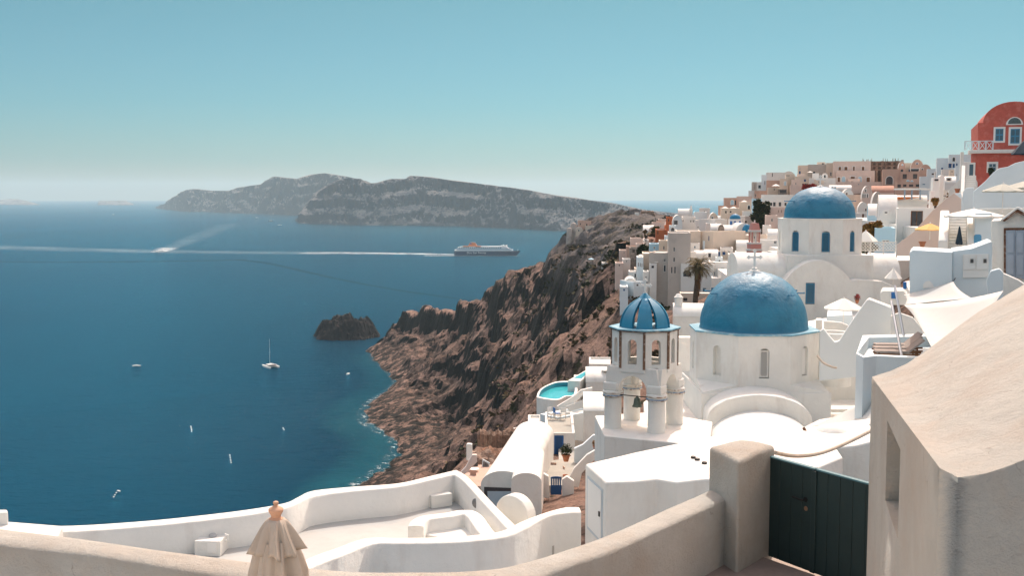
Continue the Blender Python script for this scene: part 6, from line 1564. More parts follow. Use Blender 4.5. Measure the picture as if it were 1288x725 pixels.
# curved wall right of the near dome
for k,(poly,D,th,m,lab) in enumerate([
 ([(1030,480),(1031,417),(1036,414),(1042,422),(1050,431),(1056,429),(1064,416),(1078,395),(1091,377),(1094,377),(1122,388),(1122,470)],60,.5,mat('pale_wall_blue_tint',(.70,.73,.72),var=.04,vs=.6),'tall white wall with a steep diagonal top right of the near dome'),
 ([(1090.5,378.3),(1093,375.5),(1122,386.2),(1122,389.2),(1094,379.5)],59.9,.6,CLEAN,'white coping on the crest of the diagonal wall'),
 ([(1120,440),(1120,398),(1131,394),(1148,400),(1160,415),(1166,440)],58,.5,WHITE,'white curved parapet behind the slanted steel poles'),
 ([(1107,384),(1107,370),(1110,366),(1136,366),(1142,372),(1142,384)],63,2.5,WHITE,'white built in seat with blue cushions left of the sail'),
 ([(1040,412),(1040,398),(1072,396),(1074,412)],74,4,BLUEISH,'low white cabin under the octagonal parasol'),
 ([(1036,420),(1036,404),(1058,406),(1072,412),(1072,425)],68,.4,WHITE,'low white sweeping wall under the octagonal parasol'),
 ([(850,470),(850,425),(874,425),(874,470)],76,1.0,WHITE,'plain white wall between the bell tower and the near church'),
 ([(985,620),(985,567),(1003,563),(1040,565),(1080,560),(1110,552),(1110,630)],26,.5,WHITE,'rounded cream white parapet behind the green gate'),
 ([(1026,470),(1026,403),(1034,403),(1034,470)],66,1.2,WHITE,'narrow white pier directly right of the near dome'),
 ]):
    FP('wall' if k not in (3,4) else ('masonry_bench' if k==3 else 'cabin'),lab,'wall' if k not in (3,4) else ('bench' if k==3 else 'cabin'),poly,D,th,m,bev=.06)
FP('cushion','bright blue cushion on the built in seat left of the sail','cushion',[(1121,376),(1121,368),(1128,368),(1129,376)],62.7,.2,MBLUE,bev=.04)
FP('cushion','bright blue cushion hanging at the edge of the built in seat by the blue block','cushion',[(1136,364),(1136,355),(1140.5,355),(1140.5,364)],60,.3,MBLUE,bev=.04)
# round basin wall
c=P(1048,419,62.5); mb=MB(); mb.lathe([(1.05,-3),(1.05,.0),(.95,.06),(.78,.06),(.72,0),(.72,-.9),(0,-.9)],c,36); tag(mb.build('round_terrace_nook',WHITE,smooth=True,angle=60),'round white terrace nook beside the near dome','wall')
c=P(1099,450,44); 
# lounger deck
D=41; zt_=zof(445,41)
r=root('lounger_deck','white walled sun deck with a pale blue front','terrace',(P(1077,520,41).x,41,104),0)
q=[PZ(x,y,zt_) for x,y in [(1077,445),(1085,422),(1168,420),(1190,440),(1180,452),(1102,448),(1086,450)]]
Q=[(p.x,p.y) for p in q]; cx_=sum(a for a,b in Q)/len(Q); cy_=sum(b for a,b in Q)/len(Q)
mb=MB(); inn=[(cx_+(a-cx_)*.93,cy_+(b-cy_)*.80) for a,b in Q]; n=len(Q)
if sum(Q[i][0]*Q[(i+1)%n][1]-Q[(i+1)%n][0]*Q[i][1] for i in range(n))<0: Q=Q[::-1]; inn=inn[::-1]
vs=[(a,b,102) for a,b in Q]+[(a,b,zt_) for a,b in Q]+[(a,b,zt_) for a,b in inn]+[(a,b,zt_-.42) for a,b in inn]
mb.add(vs,[(i,(i+1)%n,(i+1)%n+n,i+n) for i in range(n)]+[(i+n,(i+1)%n+n,(i+1)%n+2*n,i+2*n) for i in range(n)]+[(i+2*n,(i+1)%n+2*n,(i+1)%n+3*n,i+3*n) for i in range(n)]+[tuple(range(3*n,4*n))])
mb.build('wall',mat('deck_pale_wall',(.66,.73,.75),var=.04),r,bevel=.03)
dk=zt_-.42
def lounger(loc,yaw,label):
    r=root('sun_lounger',label,'sun lounger',loc,yaw,'sun loungers on the walled deck')
    MB().box(0,1.25,-.3,.3,.30,.38).build('cushion',CUSH,r,world=False,bevel=.03)
    m=MB().box(0,.75,-.3,.3,0,.08); m.xf(Matrix.Translation((1.24,0,.31))@Matrix.Rotation(R(-40),4,'Y')); m.build('backrest',CUSH,r,world=False,bevel=.03)
    m=MB(); 
    for y in (-.31,.27): m.box(0,1.8,y,y+.04,.22,.28)
    m.build('frame',BROWN,r,world=False)
    for x in (.12,1.6):
        for y in (-.28,.28): MB().box(x-.025,x+.025,y-.025,y+.025,0,.23).build('leg',BROWN,r,world=False)
    return r
l0=P(1098,437,44.2)
L0=lounger((P(1099,440,44).x,43.9,dk),R(-4),'taupe sun lounger on the walled deck, farthest of the three')
copy_thing(L0,(P(1099,440,43).x,43.0,dk),R(-4),'taupe sun lounger in the middle of the three on the walled deck')
copy_thing(L0,(P(1101,440,42).x,42.1,dk),R(-8),'taupe sun lounger nearest the deck edge')
# slanted steel poles and sails
for k,(a,b,lab) in enumerate([((1125.5,360,47),(1137,423,45),'slanted steel pole carrying the white sail, the one farther right'),((1121,379,44),(1134,448,41.5),'slanted steel pole rising from the deck with the loungers, the one farther left')]):
    mb=MB(); mb.tube([P(*a),P(*b)],.055,12); tag(mb.build('steel_pole',STEEL,smooth=True),lab,'pole','slanted steel poles')
def sail(name,label,corners,sag,m=SAIL,edges=.10,n=12):
    c=[P(*q) for q in corners]; mb=MB(); vs=[]
    for i in range(n+1):
        for j in range(n+1):
            u=i/n; v=j/n; uu=u+ (0.5-u)*edges*4*v*(1-v)*1.0; vv=v+(0.5-v)*edges*4*u*(1-u)
            p=c[0]*(1-uu)*(1-vv)+c[1]*uu*(1-vv)+c[2]*uu*vv+c[3]*(1-uu)*vv
            p.z-=sag*math.sin(math.pi*u)*math.sin(math.pi*v); vs.append(p)
    mb.add(vs,[(i*(n+1)+j,(i+1)*(n+1)+j,(i+1)*(n+1)+j+1,i*(n+1)+j+1) for i in range(n) for j in range(n)])
    o=mb.build(name,m,smooth=True,angle=180); tag(o,label,'shade sail','white shade sails'); md=o.modifiers.new('t','SOLIDIFY'); md.thickness=.01
sail('shade_sail','upper white shade sail stretched from the blue grey block',[(1137,371,44),(1199,354,42.8),(1224,376,38),(1137,384,40)],.25)
sail('shade_sail','broad lower white shade sail falling towards the tan wall',[(1137,384,40),(1262,366,36),(1215,470,30),(1176,445,32)],.35)
MB_=MB().tube([P(1199,354,42.8),P(1202,350,43.8)],.02,6); tag(MB_.build('sail_rope',IRON),'short dark rope tying the upper sail to the wall','rope')
sail('shade_sail','small white canopy spread above the roofs left of the tan wall',[(1020,537,42),(1062,518,44),(1105,497,40),(1105,536,36)],.3)
# roofs at the lower right behind the gate
HP('roof','flat white roof with a raised rim behind the rope','roof',[(1000,552),(1020,538),(1046,533),(1105,525),(1120,545),(1110,566),(1060,566),(1010,566)],112.2,104,WHITE)
HP('roof','low white curved roof step right of the near church base','roof',[(1004,541),(1030,528),(1080,520),(1090,528),(1040,538),(1015,548)],110.4,104,WHITE)
c=P(1046,551,36); mb=MB(); mb.lathe([(.5,-1),(.5,0),(.4,.1),(.2,.16),(0,.18)],(c.x,c.y,112.2),24); tag(mb.build('dome_cap',WHITE,smooth=True),'small white dome cap on the flat roof behind the gate','roof')
mb=MB(); mb.tube([P(1011,539,35),P(1019,555,34.6)],.05,8); tag(mb.build('carved_post',RUST,smooth=True),'short leaning twisted post on the white roof behind the gate','post')
# rope
pts=smooth_pts([P(975,570,11.9),P(1000,574,12.6),P(1030,571,13.4),P(1062,559,14.2),P(1100,540,15),P(1120,528,15.5)],8)
tag(MB().tube(pts,.024,8).build('rope',ROPE,smooth=True),'thick pale rope hanging behind the green gate','rope')
pts=smooth_pts([P(1028,448,58),P(1036,457,57.5),P(1047,462,57),P(1052,463,57)],5)
tag(MB().tube(pts,.06,7).build('hose',ROPE,smooth=True),'grey brown hose along the curved wall right of the near dome','hose')
# things behind the churches
H(847,890,385,410,92,'W','x','low white vaulted house between the bell tower and the near dome',[],0,4,ext=4,rise=.9)
p=P(856.5,389,91.6); r=root('chimney','round white chimney on the low vaulted house','chimney',(p.x,93,zof(388,92)),0)
MB().lathe([(.34,-1),(.34,.75),(.40,.78),(.40,.85),(.3,.9),(.18,1.1),(0,1.15)],(0,0,0),20).build('stack',WHITE,r,world=False,smooth=True,angle=50)
HP('roof','rough brown roof terrace left of the near dome','roof',[(850,425),(850,412),(885,412),(885,425)],107.7,100,mat('brown_gravel_roof',(.34,.26,.21),var=.3,vs=6))
HP('roof','white ledge roof before the low vaulted house','roof',[(845,412),(848,404),(890,402),(892,412)],108.6,100,WHITE)
H(816,868,358,392,211,'x','f','stained retaining wall with dark patches below the tall grey block',[(850,380,3,3,'n')],0,3,ext=5)
H(855,905,369,388,188,'c','f','cream brown garden wall behind the palm trunk',[(862,377,5,4,'n'),(893,378,3,3,'n')],0,3,ext=5,par=.1)
# twin chimneys
for k,(x,y0,y1,w_,lab) in enumerate([(1177.5,240,224,9,'square white chimney tower with a dark slotted top'),(1184.5,237,220.5,5.5,'tall rounded white chimney beside the slotted one'),(1173,252,240,6,'small tapered white chimney in front of the pergola')]):
    D=[138,139,134][k]; p=P(x,y0,D); a=w_/2/F*D; h=(y0-y1)/F*D; r=root('chimney',lab,'chimney',(p.x,D,p.z),0,'white chimneys left of the stairs')
    if k==1: MB().slab([(-a,-2),(a,-2),(a,h-a)]+[(a*math.cos(math.pi*t/8),h-a+a*math.sin(math.pi*t/8)) for t in range(9)],0,.8).build('stack',CLEAN,r,world=False,bevel=.03)
    else: MB().add([(-a,0,-2),(a,0,-2),(a,2*a,-2),(-a,2*a,-2),(-a*.85,.1,h),(a*.85,.1,h),(a*.85,2*a-.1,h),(-a*.85,2*a-.1,h)],[(3,2,1,0),(4,5,6,7),(0,1,5,4),(1,2,6,5),(2,3,7,6),(3,0,4,7)]).build('stack',CLEAN,r,world=False,bevel=.03)
    if k==0: MB().box(-a*.5,a*.5,-.02,.09,h-.35,h-.15).build('slot',GLASS,r,world=False)
# pergola and cafe
D=146; p=P(1137,251,D); r=root('pergola','flat pergola on slim blue grey posts behind the long barrel roof','pergola',(p.x,D,p.z),0)
q=lambda a:a/F*D
MB().box(0,q(36),0,4,q(12),q(12)+.22).build('flat_roof',WHITE,r,world=False)
for k,x in enumerate((0.6,9.5,20,33)): MB().box(q(x),q(x)+.16,.1,.26,0,q(12)-.001).build('post',mat('blue_grey_post',(.25,.33,.40)),r,world=False)
MB().box(q(2),q(34),3.4,3.9,0,q(3)).build('counter',ORANGE,r,world=False)
H(1127,1158,229,238,270,'P','f','open terrace cafe with awnings under the hotel arcade',[(1131,234,4,4,'n'),(1138,233.5,4,3,'n'),(1146,233.5,5,3,'n'),(1154,233.5,4,3,'n')],0,5)
# unfinished grey frame building behind the mansion
D=352; p=P(1095,218,D); r=root('stone_ruin','jagged brown stone and concrete ruin with open bays on the skyline','ruin',(p.x,D,p.z),-.25)
q=lambda a:a/F*D; rng=random.Random(4)
fr_=MB()
for x in (0,6,12.5,17,24,30,36): MB().box(q(x),q(x)+.7,0,.8,-4,q(15.5+rng.uniform(-1,1))).build('pillar',BRUIN,r,world=False)
for z in (3.2,8,13): MB().box(.72,q(36)-.02,.1,.7,q(z),q(z)+.5).build('beam',BRUIN,r,world=False)
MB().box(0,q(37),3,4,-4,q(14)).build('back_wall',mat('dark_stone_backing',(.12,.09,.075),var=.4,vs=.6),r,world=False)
for k in range(16):
    x=q(rng.uniform(-14,36)); MB().box(x,x+q(.5),1,1.3,q(13),q(16.5+rng.uniform(0,2.4))).build('broken_column',BRUIN,r,world=False)
# ---------------- houses on the cliff below the bell tower ----------------
def zD(py,z): return (CAMZ-z)*F/(py-HOR)
zp=101.6
rp=[(675,500),(676.5,494),(682,488),(692,483),(703,480),(724,481),(725,497),(712,499),(704,503),(696,503.5),(684,502)]
pool=root('swimming_pool','turquoise pool in a round white basin on the cliff edge','pool',(PZ(700,495,zp).x,PZ(700,495,zp).y,zp-5),0)
q=smooth_pts([PZ(x,y,zp) for x,y in rp+[rp[0]]],3)[:-1]; cxy=sum(q,Vector())/len(q)
inn=[cxy+(p-cxy)*.88 for p in q]; n=len(q); o_=[(p.x,p.y) for p in q]
mb=MB(); vs=[(p.x,p.y,zp-7) for p in q]+[(p.x,p.y,zp) for p in q]+[(p.x,p.y,zp) for p in inn]+[(p.x,p.y,zp-.9) for p in inn]
mb.add(vs,[(i,(i+1)%n,(i+1)%n+n,i+n) for i in range(n)]+[(i+n,(i+1)%n+n,(i+1)%n+2*n,i+2*n) for i in range(n)]); mb.build('basin_wall',WHITE,pool,smooth=True,angle=40)
mb=MB(); mb.add([(p.x,p.y,zp-.001) for p in inn]+[(p.x,p.y,zp-.9) for p in inn],[(i,(i+1)%n,(i+1)%n+n,i+n) for i in range(n)]); mb.build('basin_lining',mat('blue_pool_lining',(.05,.28,.36)),pool,smooth=True)
mb=MB(); mb.add([(p.x,p.y,zp-.42) for p in inn],[tuple(range(n))]); mb.build('water',POOLW,pool)
zq=102.2; r=root('plunge_pool','narrow turquoise plunge pool behind the round basin','pool',(PZ(735,470,zq).x,PZ(735,470,zq).y,zq-4),0)
mb=MB(); Q_=[PZ(x,y,zq) for x,y in [(714,479),(740,464),(748,464),(730,480)]]; mb.prism([(p.x,p.y) for p in Q_],zq-6,zq); mb.build('basin_wall',WHITE,r,bevel=.05)
mb=MB(); c_=sum(Q_,Vector())/4; mb.prism([((c_+(p-c_)*.62).x,(c_+(p-c_)*.62).y) for p in Q_],zq-.2,zq+.012); mb.build('water',POOLW,r)
CL='white houses on the cliff below the bell tower'
H(722,738,480,499,107,'W','f','small white pool house with a dark doorway',[(731,490,9,9,'n')],0,4,ext=5,group=CL)
H(737,770,468,488,104,'W','x','white pool house with a smooth vaulted roof',[],0,5,ext=5,rise=1.0,group=CL)
H(741,775,458,466,116,'W','f','flat white building behind the pool parasol',[(768,462,4,6,'n')],0,5,ext=6,group=CL)
H(734,768,508,553,79,'W','x','white house with a plain front and a navy door left of the bell tower',[(761,532,6,20,'d')],0,6.5,ext=5,rise=.55,group=CL)
H(679,702,521,548,87,'b','f','pale house front below the furniture terrace',[],-1.5,5,ext=5,group=CL,par=.3)
H(685,723,545,592,80,'W','f','white house with a grey roof terrace and a tall dark blue door behind the patio',[(703,562,12,28,'d')],0,8,ext=5,group=CL,par=.12,rcol=FLOORG)
FP('shade_screen','sloping pale awning above the grey roof terrace','awning',[(712,512),(734,503),(740,498),(738,512),(716,518)],84,.08,CLEAN,bev=.01)
FP('stair_wall','long white diagonal stair wall above the furniture terrace','wall',[(700,512),(720,500),(731,491),(745,488),(745,494),(733,498),(722,508),(704,517)],90,.4,WHITE)
H(664,682,531,546,90,'W','f','tiny white cliff room with a dark slot left of the pale house',[(670,539,7,3,'n')],0,3,ext=5,group=CL)
FP('wall','thin white cliff wall leading left from the tiny room','wall',[(640,541),(655,538),(670,545),(690,541),(690,548),(668,550),(650,549)],88,.4,WHITE)
# long barrel vault
r=root('barrel_vault_house','long white barrel vaulted house with a wide shaded opening','house',(PZ(632,640,100).x,64,99),0,CL)
A_=P(634,612,61.5); B_=P(672,570,75.5); zs=zof(617,61.5)
mb=MB(); vault(mb,(A_.x,A_.y),(B_.x,B_.y),1.35,zs,.85,97); mb.build('vault',WHITE,r,smooth=True,angle=50)
d_=(Vector((B_.x,B_.y,0))-Vector((A_.x,A_.y,0))).normalized(); s_=Vector((d_.y,-d_.x,0)); A0=Vector((A_.x,A_.y,0))
mb=MB(); f=lambda u,v,z:A0+s_*u+d_*v+Vector((0,0,z))
mb.hexa([f(-1.15,-.04,97.5),f(1.15,-.04,97.5),f(1.15,-.005,97.5),f(-1.15,-.005,97.5),f(-1.15,-.04,zs-.12),f(1.15,-.04,zs-.12),f(1.15,-.005,zs-.12),f(-1.15,-.005,zs-.12)]); op=mb.build('opening',GLASS,r)
mb=MB(); mb.hexa([f(-.85,-.07,97.5),f(.75,-.07,97.5),f(.75,-.045,97.5),f(-.85,-.045,97.5),f(-.95,-.07,zs-.35),f(.75,-.07,zs-.3),f(.75,-.045,zs-.3),f(-.95,-.045,zs-.35)]); mb.build('opening_shade',mat('grey_blue_shade',(.38,.46,.52)),op)  # grey blue panel painted in for the bluish shade inside the opening
mb=MB(); vault(mb,(P(662,620,60).x,60.0),(P(668,600,66).x,66.5),.85,zof(612,60),.5,97); tag(mb.build('small_vault',WHITE,smooth=True,angle=50),'short white vaulted roof between the barrel vault and the blue gate','roof')
# service cabinet
H(672,682,545,562,79,'W','f','white louvred cabinet on the roof by the blue door house',[(676,554,5,12,'k')],0,1.2,ext=1,group=CL)
# patio
zpt=zof(597,72)
HP('patio','','',[(672,596),(690,580),(722,576),(732,586),(722,608),(700,612),(680,610)],zpt,95,FLOORG,struct=True)
def table(px,py,D,label,rad,g):
    c=P(px,py,D); r=root('round_table',label,'table',(c.x,D,c.z-.74),0,g)
    MB().lathe([(0,-.03),(rad,-.03),(rad+.01,-.01),(rad,.0),(0,.0)],(0,0,.74),28).build('table_top',CLEAN,r,world=False,smooth=True,angle=40)
    MB().tube([(0,0,0),(0,0,.71)],.04,8).build('pedestal',IRON,r,world=False)
    for k in range(3): a=k*2.094; MB().tube([(0,0,.12),(.3*math.cos(a),.3*math.sin(a),.0)],.02,5).build('foot',IRON,r,world=False)
table(691,590,72.5,'round white table on the patio beside the blue gate',.47,None)
table(596,590,69,'small round white table on the pink cave terrace',.33,None)
def chair(x,D,z,yaw,label,m,g='wooden patio chairs',lm=BROWN):
    r=root('patio_chair',label,'chair',(x,D,z),yaw,g)
    MB().box(-.22,.22,-.22,.22,.41,.46).build('seat',m,r,world=False,bevel=.01); MB().box(-.22,.22,.2,.24,.5,.9).build('backrest',m,r,world=False,bevel=.01)
    for a in (-.19,.19):
        MB().box(a-.02,a+.02,-.2,-.16,0,.41).build('leg',lm,r,world=False); MB().box(a-.02,a+.02,.2,.24,0,.5).build('leg',lm,r,world=False)
    return r
c=P(691,590,72.5); zf=c.z-.74
c1_=chair(c.x-.35,71.6,zf,R(170),'pale backed chair in front of the patio table',mat('pinkish_chair_fabric',(.50,.33,.26)))
for dx,dy,yw,l in ((.75,-.1,-80,'dark wooden chair right of the patio table'),(.25,.8,-10,'pale chair behind the patio table')):
    copy_thing(c1_,(c.x+dx,72.5+dy,zf),R(yw),l)
c=P(596,590,69); copy_thing(c1_,(c.x+.1,68.2,c.z-.74),R(150),'brown chair at the small table on the pink cave terrace')
# furniture on roof terrace
for k,(x,y,l) in enumerate([(693,518,'white deck chair at the left of the furniture terrace'),(700,517,'deck chair with a blue seat in the middle of the furniture terrace'),(708,520,'white deck chair at the right of the furniture terrace')]):
    p=P(x,y,86); chair(p.x,85.4,zof(524,86)-.25,R(40+k*70),l,MBLUE if k==1 else CLEAN,'deck chairs on the furniture terrace',STEEL)
# closed pink parasol
p=P(684,561,73); r=root('closed_parasol','closed dusty pink parasol standing on the patio','parasol',(p.x,73,zf),0)
MB().tube([(0,0,0),(0,0,p.z-zf)],.025,6).build('pole',CLEAN,r,world=False); folds([(.02,p.z-zf,0),(.08,p.z-zf-.2,.4),(.13,p.z-zf-.7,1),(.15,p.z-zf-1.2,1),(.06,p.z-zf-1.3,.5)],5,.3,.3,n=40).build('folded_canopy',mat('dusty_pink_canvas',(.45,.28,.25)),r,world=False,smooth=True,angle=180)
# blue gate
r=root('blue_gate','small dark blue slatted garden gate with an arched top','gate',(P(692.5,623,64).x,64,P(0,623,64).z),0)
W=14/F*64; h=24/F*64
for k in range(6): MB().box(k*W/6+.01,(k+1)*W/6-.02,0,.04,h*.5,h*(.93+.05*math.sin(math.pi*(k+.5)/6))).build('bar',DBLUE,r,world=False)
MB().box(0,W,-.01,.045,0,h*.52).build('panel',DBLUE,r,world=False,bevel=.01); MB().slab([(0,h*.88),(W,h*.88),(W,h*.93)]+[(W/2+W/2*math.cos(math.pi*t/8),h*.93+h*.07*math.sin(math.pi*t/8)) for t in range(9)],-.011,.046).build('top_rail',DBLUE,r,world=False)
for k,(poly,D,m,lab) in enumerate([
 ([(680,626),(680,600),(683,596),(690,600),(691.5,628)],64,WHITE,'white post left of the small blue gate'),
 ([(707,628),(707,604),(713,600),(722,606),(722,628)],64.4,WHITE,'white post wall right of the small blue gate'),
 ([(658,600),(664,594),(676,596),(680,606),(680,628),(658,628)],66,WHITE,'white curved wall behind the short vaulted roof'),
 ([(716,612),(716,602),(722,590),(738,573),(757,562),(764,566),(745,582),(732,596),(728,614)],66,WHITE,'white ramp wall climbing towards the bell tower'),
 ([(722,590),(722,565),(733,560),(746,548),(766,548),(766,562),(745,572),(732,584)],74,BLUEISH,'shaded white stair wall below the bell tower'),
 ([(600,582),(586,596),(577,606),(575,600),(586,588),(594,573),(600,573)],67,mat('pinkish_beige_wash',()),'pink beige wall falling to the terrace corner'),
 ([(586.5,580),(586.5,561),(588,559),(594,559.5),(594.5,580)],69.5,WHITE,'white gate post of the pink cave terrace'),
 ]):
    FP('wall',lab,'wall',poly,D,.4,m,bev=.04)
HP('cave_terrace','','',[(570,612),(592,585),(640,585),(622,612)],102.4,96,mat('pink_gravel',(.50,.36,.29),var=.15,vs=4),struct=True)
# brown cave facade
r=root('cave_house','brown rock cut cave house with a leaning window frame','house',(P(615,598,72).x,72,101),0,CL)
mb=MB(); N=16; vs=[]
for i in range(N+1):
    for j in range(N+1):
        px=592+i*3.4; py=600-j*(31-14*abs(i/N-.4)+5*noise.noise(Vector((i*.5,1,1))))/N
        p=P(px,py,71+ .05*i); p.y+=1.6*(j/N)**2+.5*fbm(px*.12,py*.12,2,3); p.z+=.2*fbm(px*.2,py*.2,7,2); vs.append(p)
b0=len(vs)
mb.add(vs,[(i*(N+1)+j,(i+1)*(N+1)+j,(i+1)*(N+1)+j+1,i*(N+1)+j+1) for i in range(N) for j in range(N)])
top=[vs[i*(N+1)+N] for i in range(N+1)]; bk=[Vector((p.x+.3*noise.noise(p),p.y+3.2,p.z-1.6)) for p in top]
mb.add(top+bk,[(i,i+1,i+N+2,i+N+1) for i in range(N)])
mb.build('rock_face',mat('brown_cave_rock',(.21,.115,.075),var=.4,vs=1.2,bump=1,bs=3,bdist=.3,col2=(.38,.28,.22),s2=.7),r,smooth=True,angle=180)
p=P(596,588,70.7); MB().slab([(p.x-.28,p.z-.6),(p.x+.28,p.z-.6)]+[(p.x+.28*math.cos(math.pi*t/8),p.z+.3+.28*math.sin(math.pi*t/8)) for t in range(9)],70.3,70.7).build('door',GLASS,r)
f_=FP('window','','',[(605,597),(607,578),(616,583),(615,602)],70.2,.12,BLUEISH,parent=r,bev=.01); FP('pane','','',[(606.3,595.5),(608,580.5),(614.6,584),(613.9,599)],70.15,.06,mat('mottled_glass',(.16,.16,.16),var=.8,vs=8),parent=f_,bev=0)
# rubble walls and rocks on the slope
def rubble(px0,px1,py,D,h,seed,label):
    a=P(px0,py,D); b=P(px1,py,D+2); rng=random.Random(seed); mb=MB(); n=26; vs=[]
    for i in range(n+1):
        t=i/n; p=a.lerp(b,t); hh=h*(.8+.3*rng.random())
        for dy,z in ((-.3,-2),(-.25,hh*.7),(0,hh),(.5,hh*.9),(.6,-2)): vs.append((p.x+.1*rng.random(),p.y+dy+.12*rng.random(),p.z+z))
    mb.add(vs,[(i*5+k,(i+1)*5+k,(i+1)*5+k+1,i*5+k+1) for i in range(n) for k in range(4)]+[(0,1,2,3,4)[::-1],tuple(n*5+k for k in range(5))])
    tag(mb.build('rubble_wall',BRUIN),label,'wall','rough stone walls on the slope')
rubble(600,640,558,80,1.0,1,'rough pinkish brown stone wall above the cave house')
rubble(634,676,552,84,.8,2,'rough stone wall between the cave house and the white cliff wall')
rubble(640,690,562,78,.5,4,'low stone wall behind the long barrel vault')
# dirt patch and pots
def pot(px,py,D,label,s=1,leafm=LEAF,fol=True,seed=0):
    c=P(px,py,D); r=root('potted_plant' if fol else 'flower_pot',label,'plant pot',(c.x,D,c.z),0)
    MB().lathe([(.12*s,0),(.2*s,.3*s),(.23*s,.3*s),(.23*s,.36*s),(.19*s,.36*s),(.18*s,.3*s),(0,.3*s)],(0,0,0),18).build('pot',POT,r,world=False,smooth=True,angle=50)
    if fol:
        mb=MB(); leafball(mb,(0,0,.62*s),.38*s,int(420),.05*s,random.Random(seed)); mb.build('foliage',leafm,r,world=False)
pot(712,581,71,'large terracotta pot with a dense dark bush beside the blue door',1.25,LEAF,True,1)
pot(711,603,65,'small terracotta pot on the wall right of the blue gate',.7,LEAF,False)
pot(699,533.5,86,'terracotta pot on the corner of the grey roof terrace',.9,LEAF,False)
pot(748,565,70,'small plant in a pot on the stair below the bell tower',.6,LEAFO,True,4)
pot(1160,311,62,'squat terracotta pot on the edge of the blue grey block',.9,LEAF,False)
pot(1204,243,106,'bright orange pot standing in the white wall above the stairs',1.2,LEAF,False)
pot(1078,382,66,'small red flowering pot behind the octagonal parasol',.6,REDF,True,5)
# ---------------- scrub on the cliff ----------------
rng=random.Random(11); mb=MB(); cnt=0
for _ in range(9000):
    x=rng.uniform(-40,80); y=rng.uniform(110,520)
    px=CX+F*x/y
    if not (560<px<840): continue
    if noise.noise(Vector((x*.035,y*.035,2)))< -.02: continue
    i=min(range(len(TXS)),key=lambda k:0) if 0 else int((x+125)/1.25) if x<60 else int(148+(x-60)/3.0)
    j=int((y-18)/1.5)
    if not(0<=j<TZ.shape[0]-1 and 0<=i<TZ.shape[1]-1): continue
    z=TZ[j,i]; 
    if z<38: continue
    s=rng.uniform(.4,1.1)*(1+ (y>250)*.6)
    for q in range(9 if y>250 else 14):
        d=Vector((rng.gauss(0,.5),rng.gauss(0,.5),abs(rng.gauss(0,.35)))); p=Vector((x,y,z+.2))+d*s; a=Vector((rng.uniform(-1,1),rng.uniform(-1,1),rng.uniform(-.5,.8))).normalized()*s*.4; b=a.cross(Vector((rng.random(),rng.random(),1))).normalized()*s*.3
        mb.add([p-a-b,p+a-b,p+a+b,p-a+b],[(0,1,2,3)])
    cnt+=1
o=mb.build('scrub',mat('dry_scrub_leaves',(.11,.075,.035),var=.4,vs=.5,bump=0,col2=(.035,.045,.018),s2=.06,lo=.42,hi=.55),world=False); o['kind']='stuff'
# ---------------- boats ----------------
D=PZ(612,321.5,0).y; k=1/F*D
fx=P(571.5,320,D).x
fr=root('ferry','large dark blue and white ferry with an orange funnel sailing right','ferry',(fx,D,0),0)
q=lambda a:a*k
def hull(mb,L,B,h,z0=-1.5,bow=.16,stern=.02,nose=1.06):
    n=24; vs=[]
    for i in range(n+1):
        t=i/n
        for z,fl in ((z0,.0),(z0+(h-z0)*.35,.35),(h,1)):
            xx=t*L*(.93+.07*fl) ; w_=B*(1-max(0,(t-(1-bow*2))/(bow*2))**1.8)*min(1,.75+t*6)*(.82+.18*fl)
            vs.append((xx,-w_,z)); 
        for z,fl in ((h,1),(z0+(h-z0)*.35,.35),(z0,.0)):
            xx=t*L*(.93+.07*fl); w_=B*(1-max(0,(t-(1-bow*2))/(bow*2))**1.8)*min(1,.75+t*6)*(.82+.18*fl)
            vs.append((xx,w_,z))
    mb.add(vs,[(i*6+j,(i+1)*6+j,(i+1)*6+(j+1)%6,i*6+(j+1)%6) for i in range(n) for j in range(6)]+[tuple(range(6))[::-1],tuple(n*6+j for j in range(6))])
    return mb
L=q(83.5); B=9.5
hull(MB(),L,B,q(6.0)).build('hull',HULLB,fr,world=False)
MB().box(q(.5),q(74),-B*.985,B*.985,q(6.0)+.01,q(7.4)).build('white_band',BOATW,fr,world=False)
MB().box(q(2),q(74.5),-B*1.0,B*1.0,q(5.2),q(5.2)+.5).build('rubbing_strake',mat('strake_pale',(.5,.52,.55)),fr,world=False)
MB().slab([(q(3),q(7.4)),(q(72),q(7.4)),(q(70.5),q(8.7)),(q(3.2),q(8.7))],-B*.96,B*.96).build('lower_deckhouse',mat('deckhouse_grey_blue',(.30,.38,.44)),fr,world=False)
up=MB().slab([(q(4),q(8.71)),(q(69.5),q(8.71)),(q(66),q(10.9)),(q(60),q(11.6)),(q(8),q(11.3)),(q(4.5),q(10.4))],-B*.94,B*.94).build('upper_deckhouse',BOATW,fr,world=False)
for z in (9.1,10.2):
    for i in range(22):
        if 6+i*2.7<60: MB().box(q(6+i*2.7),q(7.9+i*2.7),-B*.94-.06,-B*.94-.01,q(z),q(z+.55)).build('window',GLASSB,up,world=False)
MB().slab([(q(58),q(11.6)),(q(67),q(10.9)),(q(65),q(12.4)),(q(59),q(12.5))],-B*.7,B*.7).build('bridge',BOATW,fr,world=False)
MB().box(q(59.5),q(65.4),-B*.7-.05,-B*.7-.01,q(11.9),q(12.2)).build('bridge_window',GLASS,fr,world=False)
fn=MB().slab([(q(17.5),q(11.3)),(q(29.5),q(11.3)),(q(27.5),q(14.5)),(q(26),q(16.2)),(q(19.8),q(16.4)),(q(18.5),q(14.2))],-B*.35,B*.35).build('funnel',ORANGE,fr,world=False,bevel=.5)
MB().box(q(19.9),q(21.6),-B*.35-.12,-B*.35-.02,q(14.2),q(16)).build('funnel_emblem',MBLUE,fn,world=False)
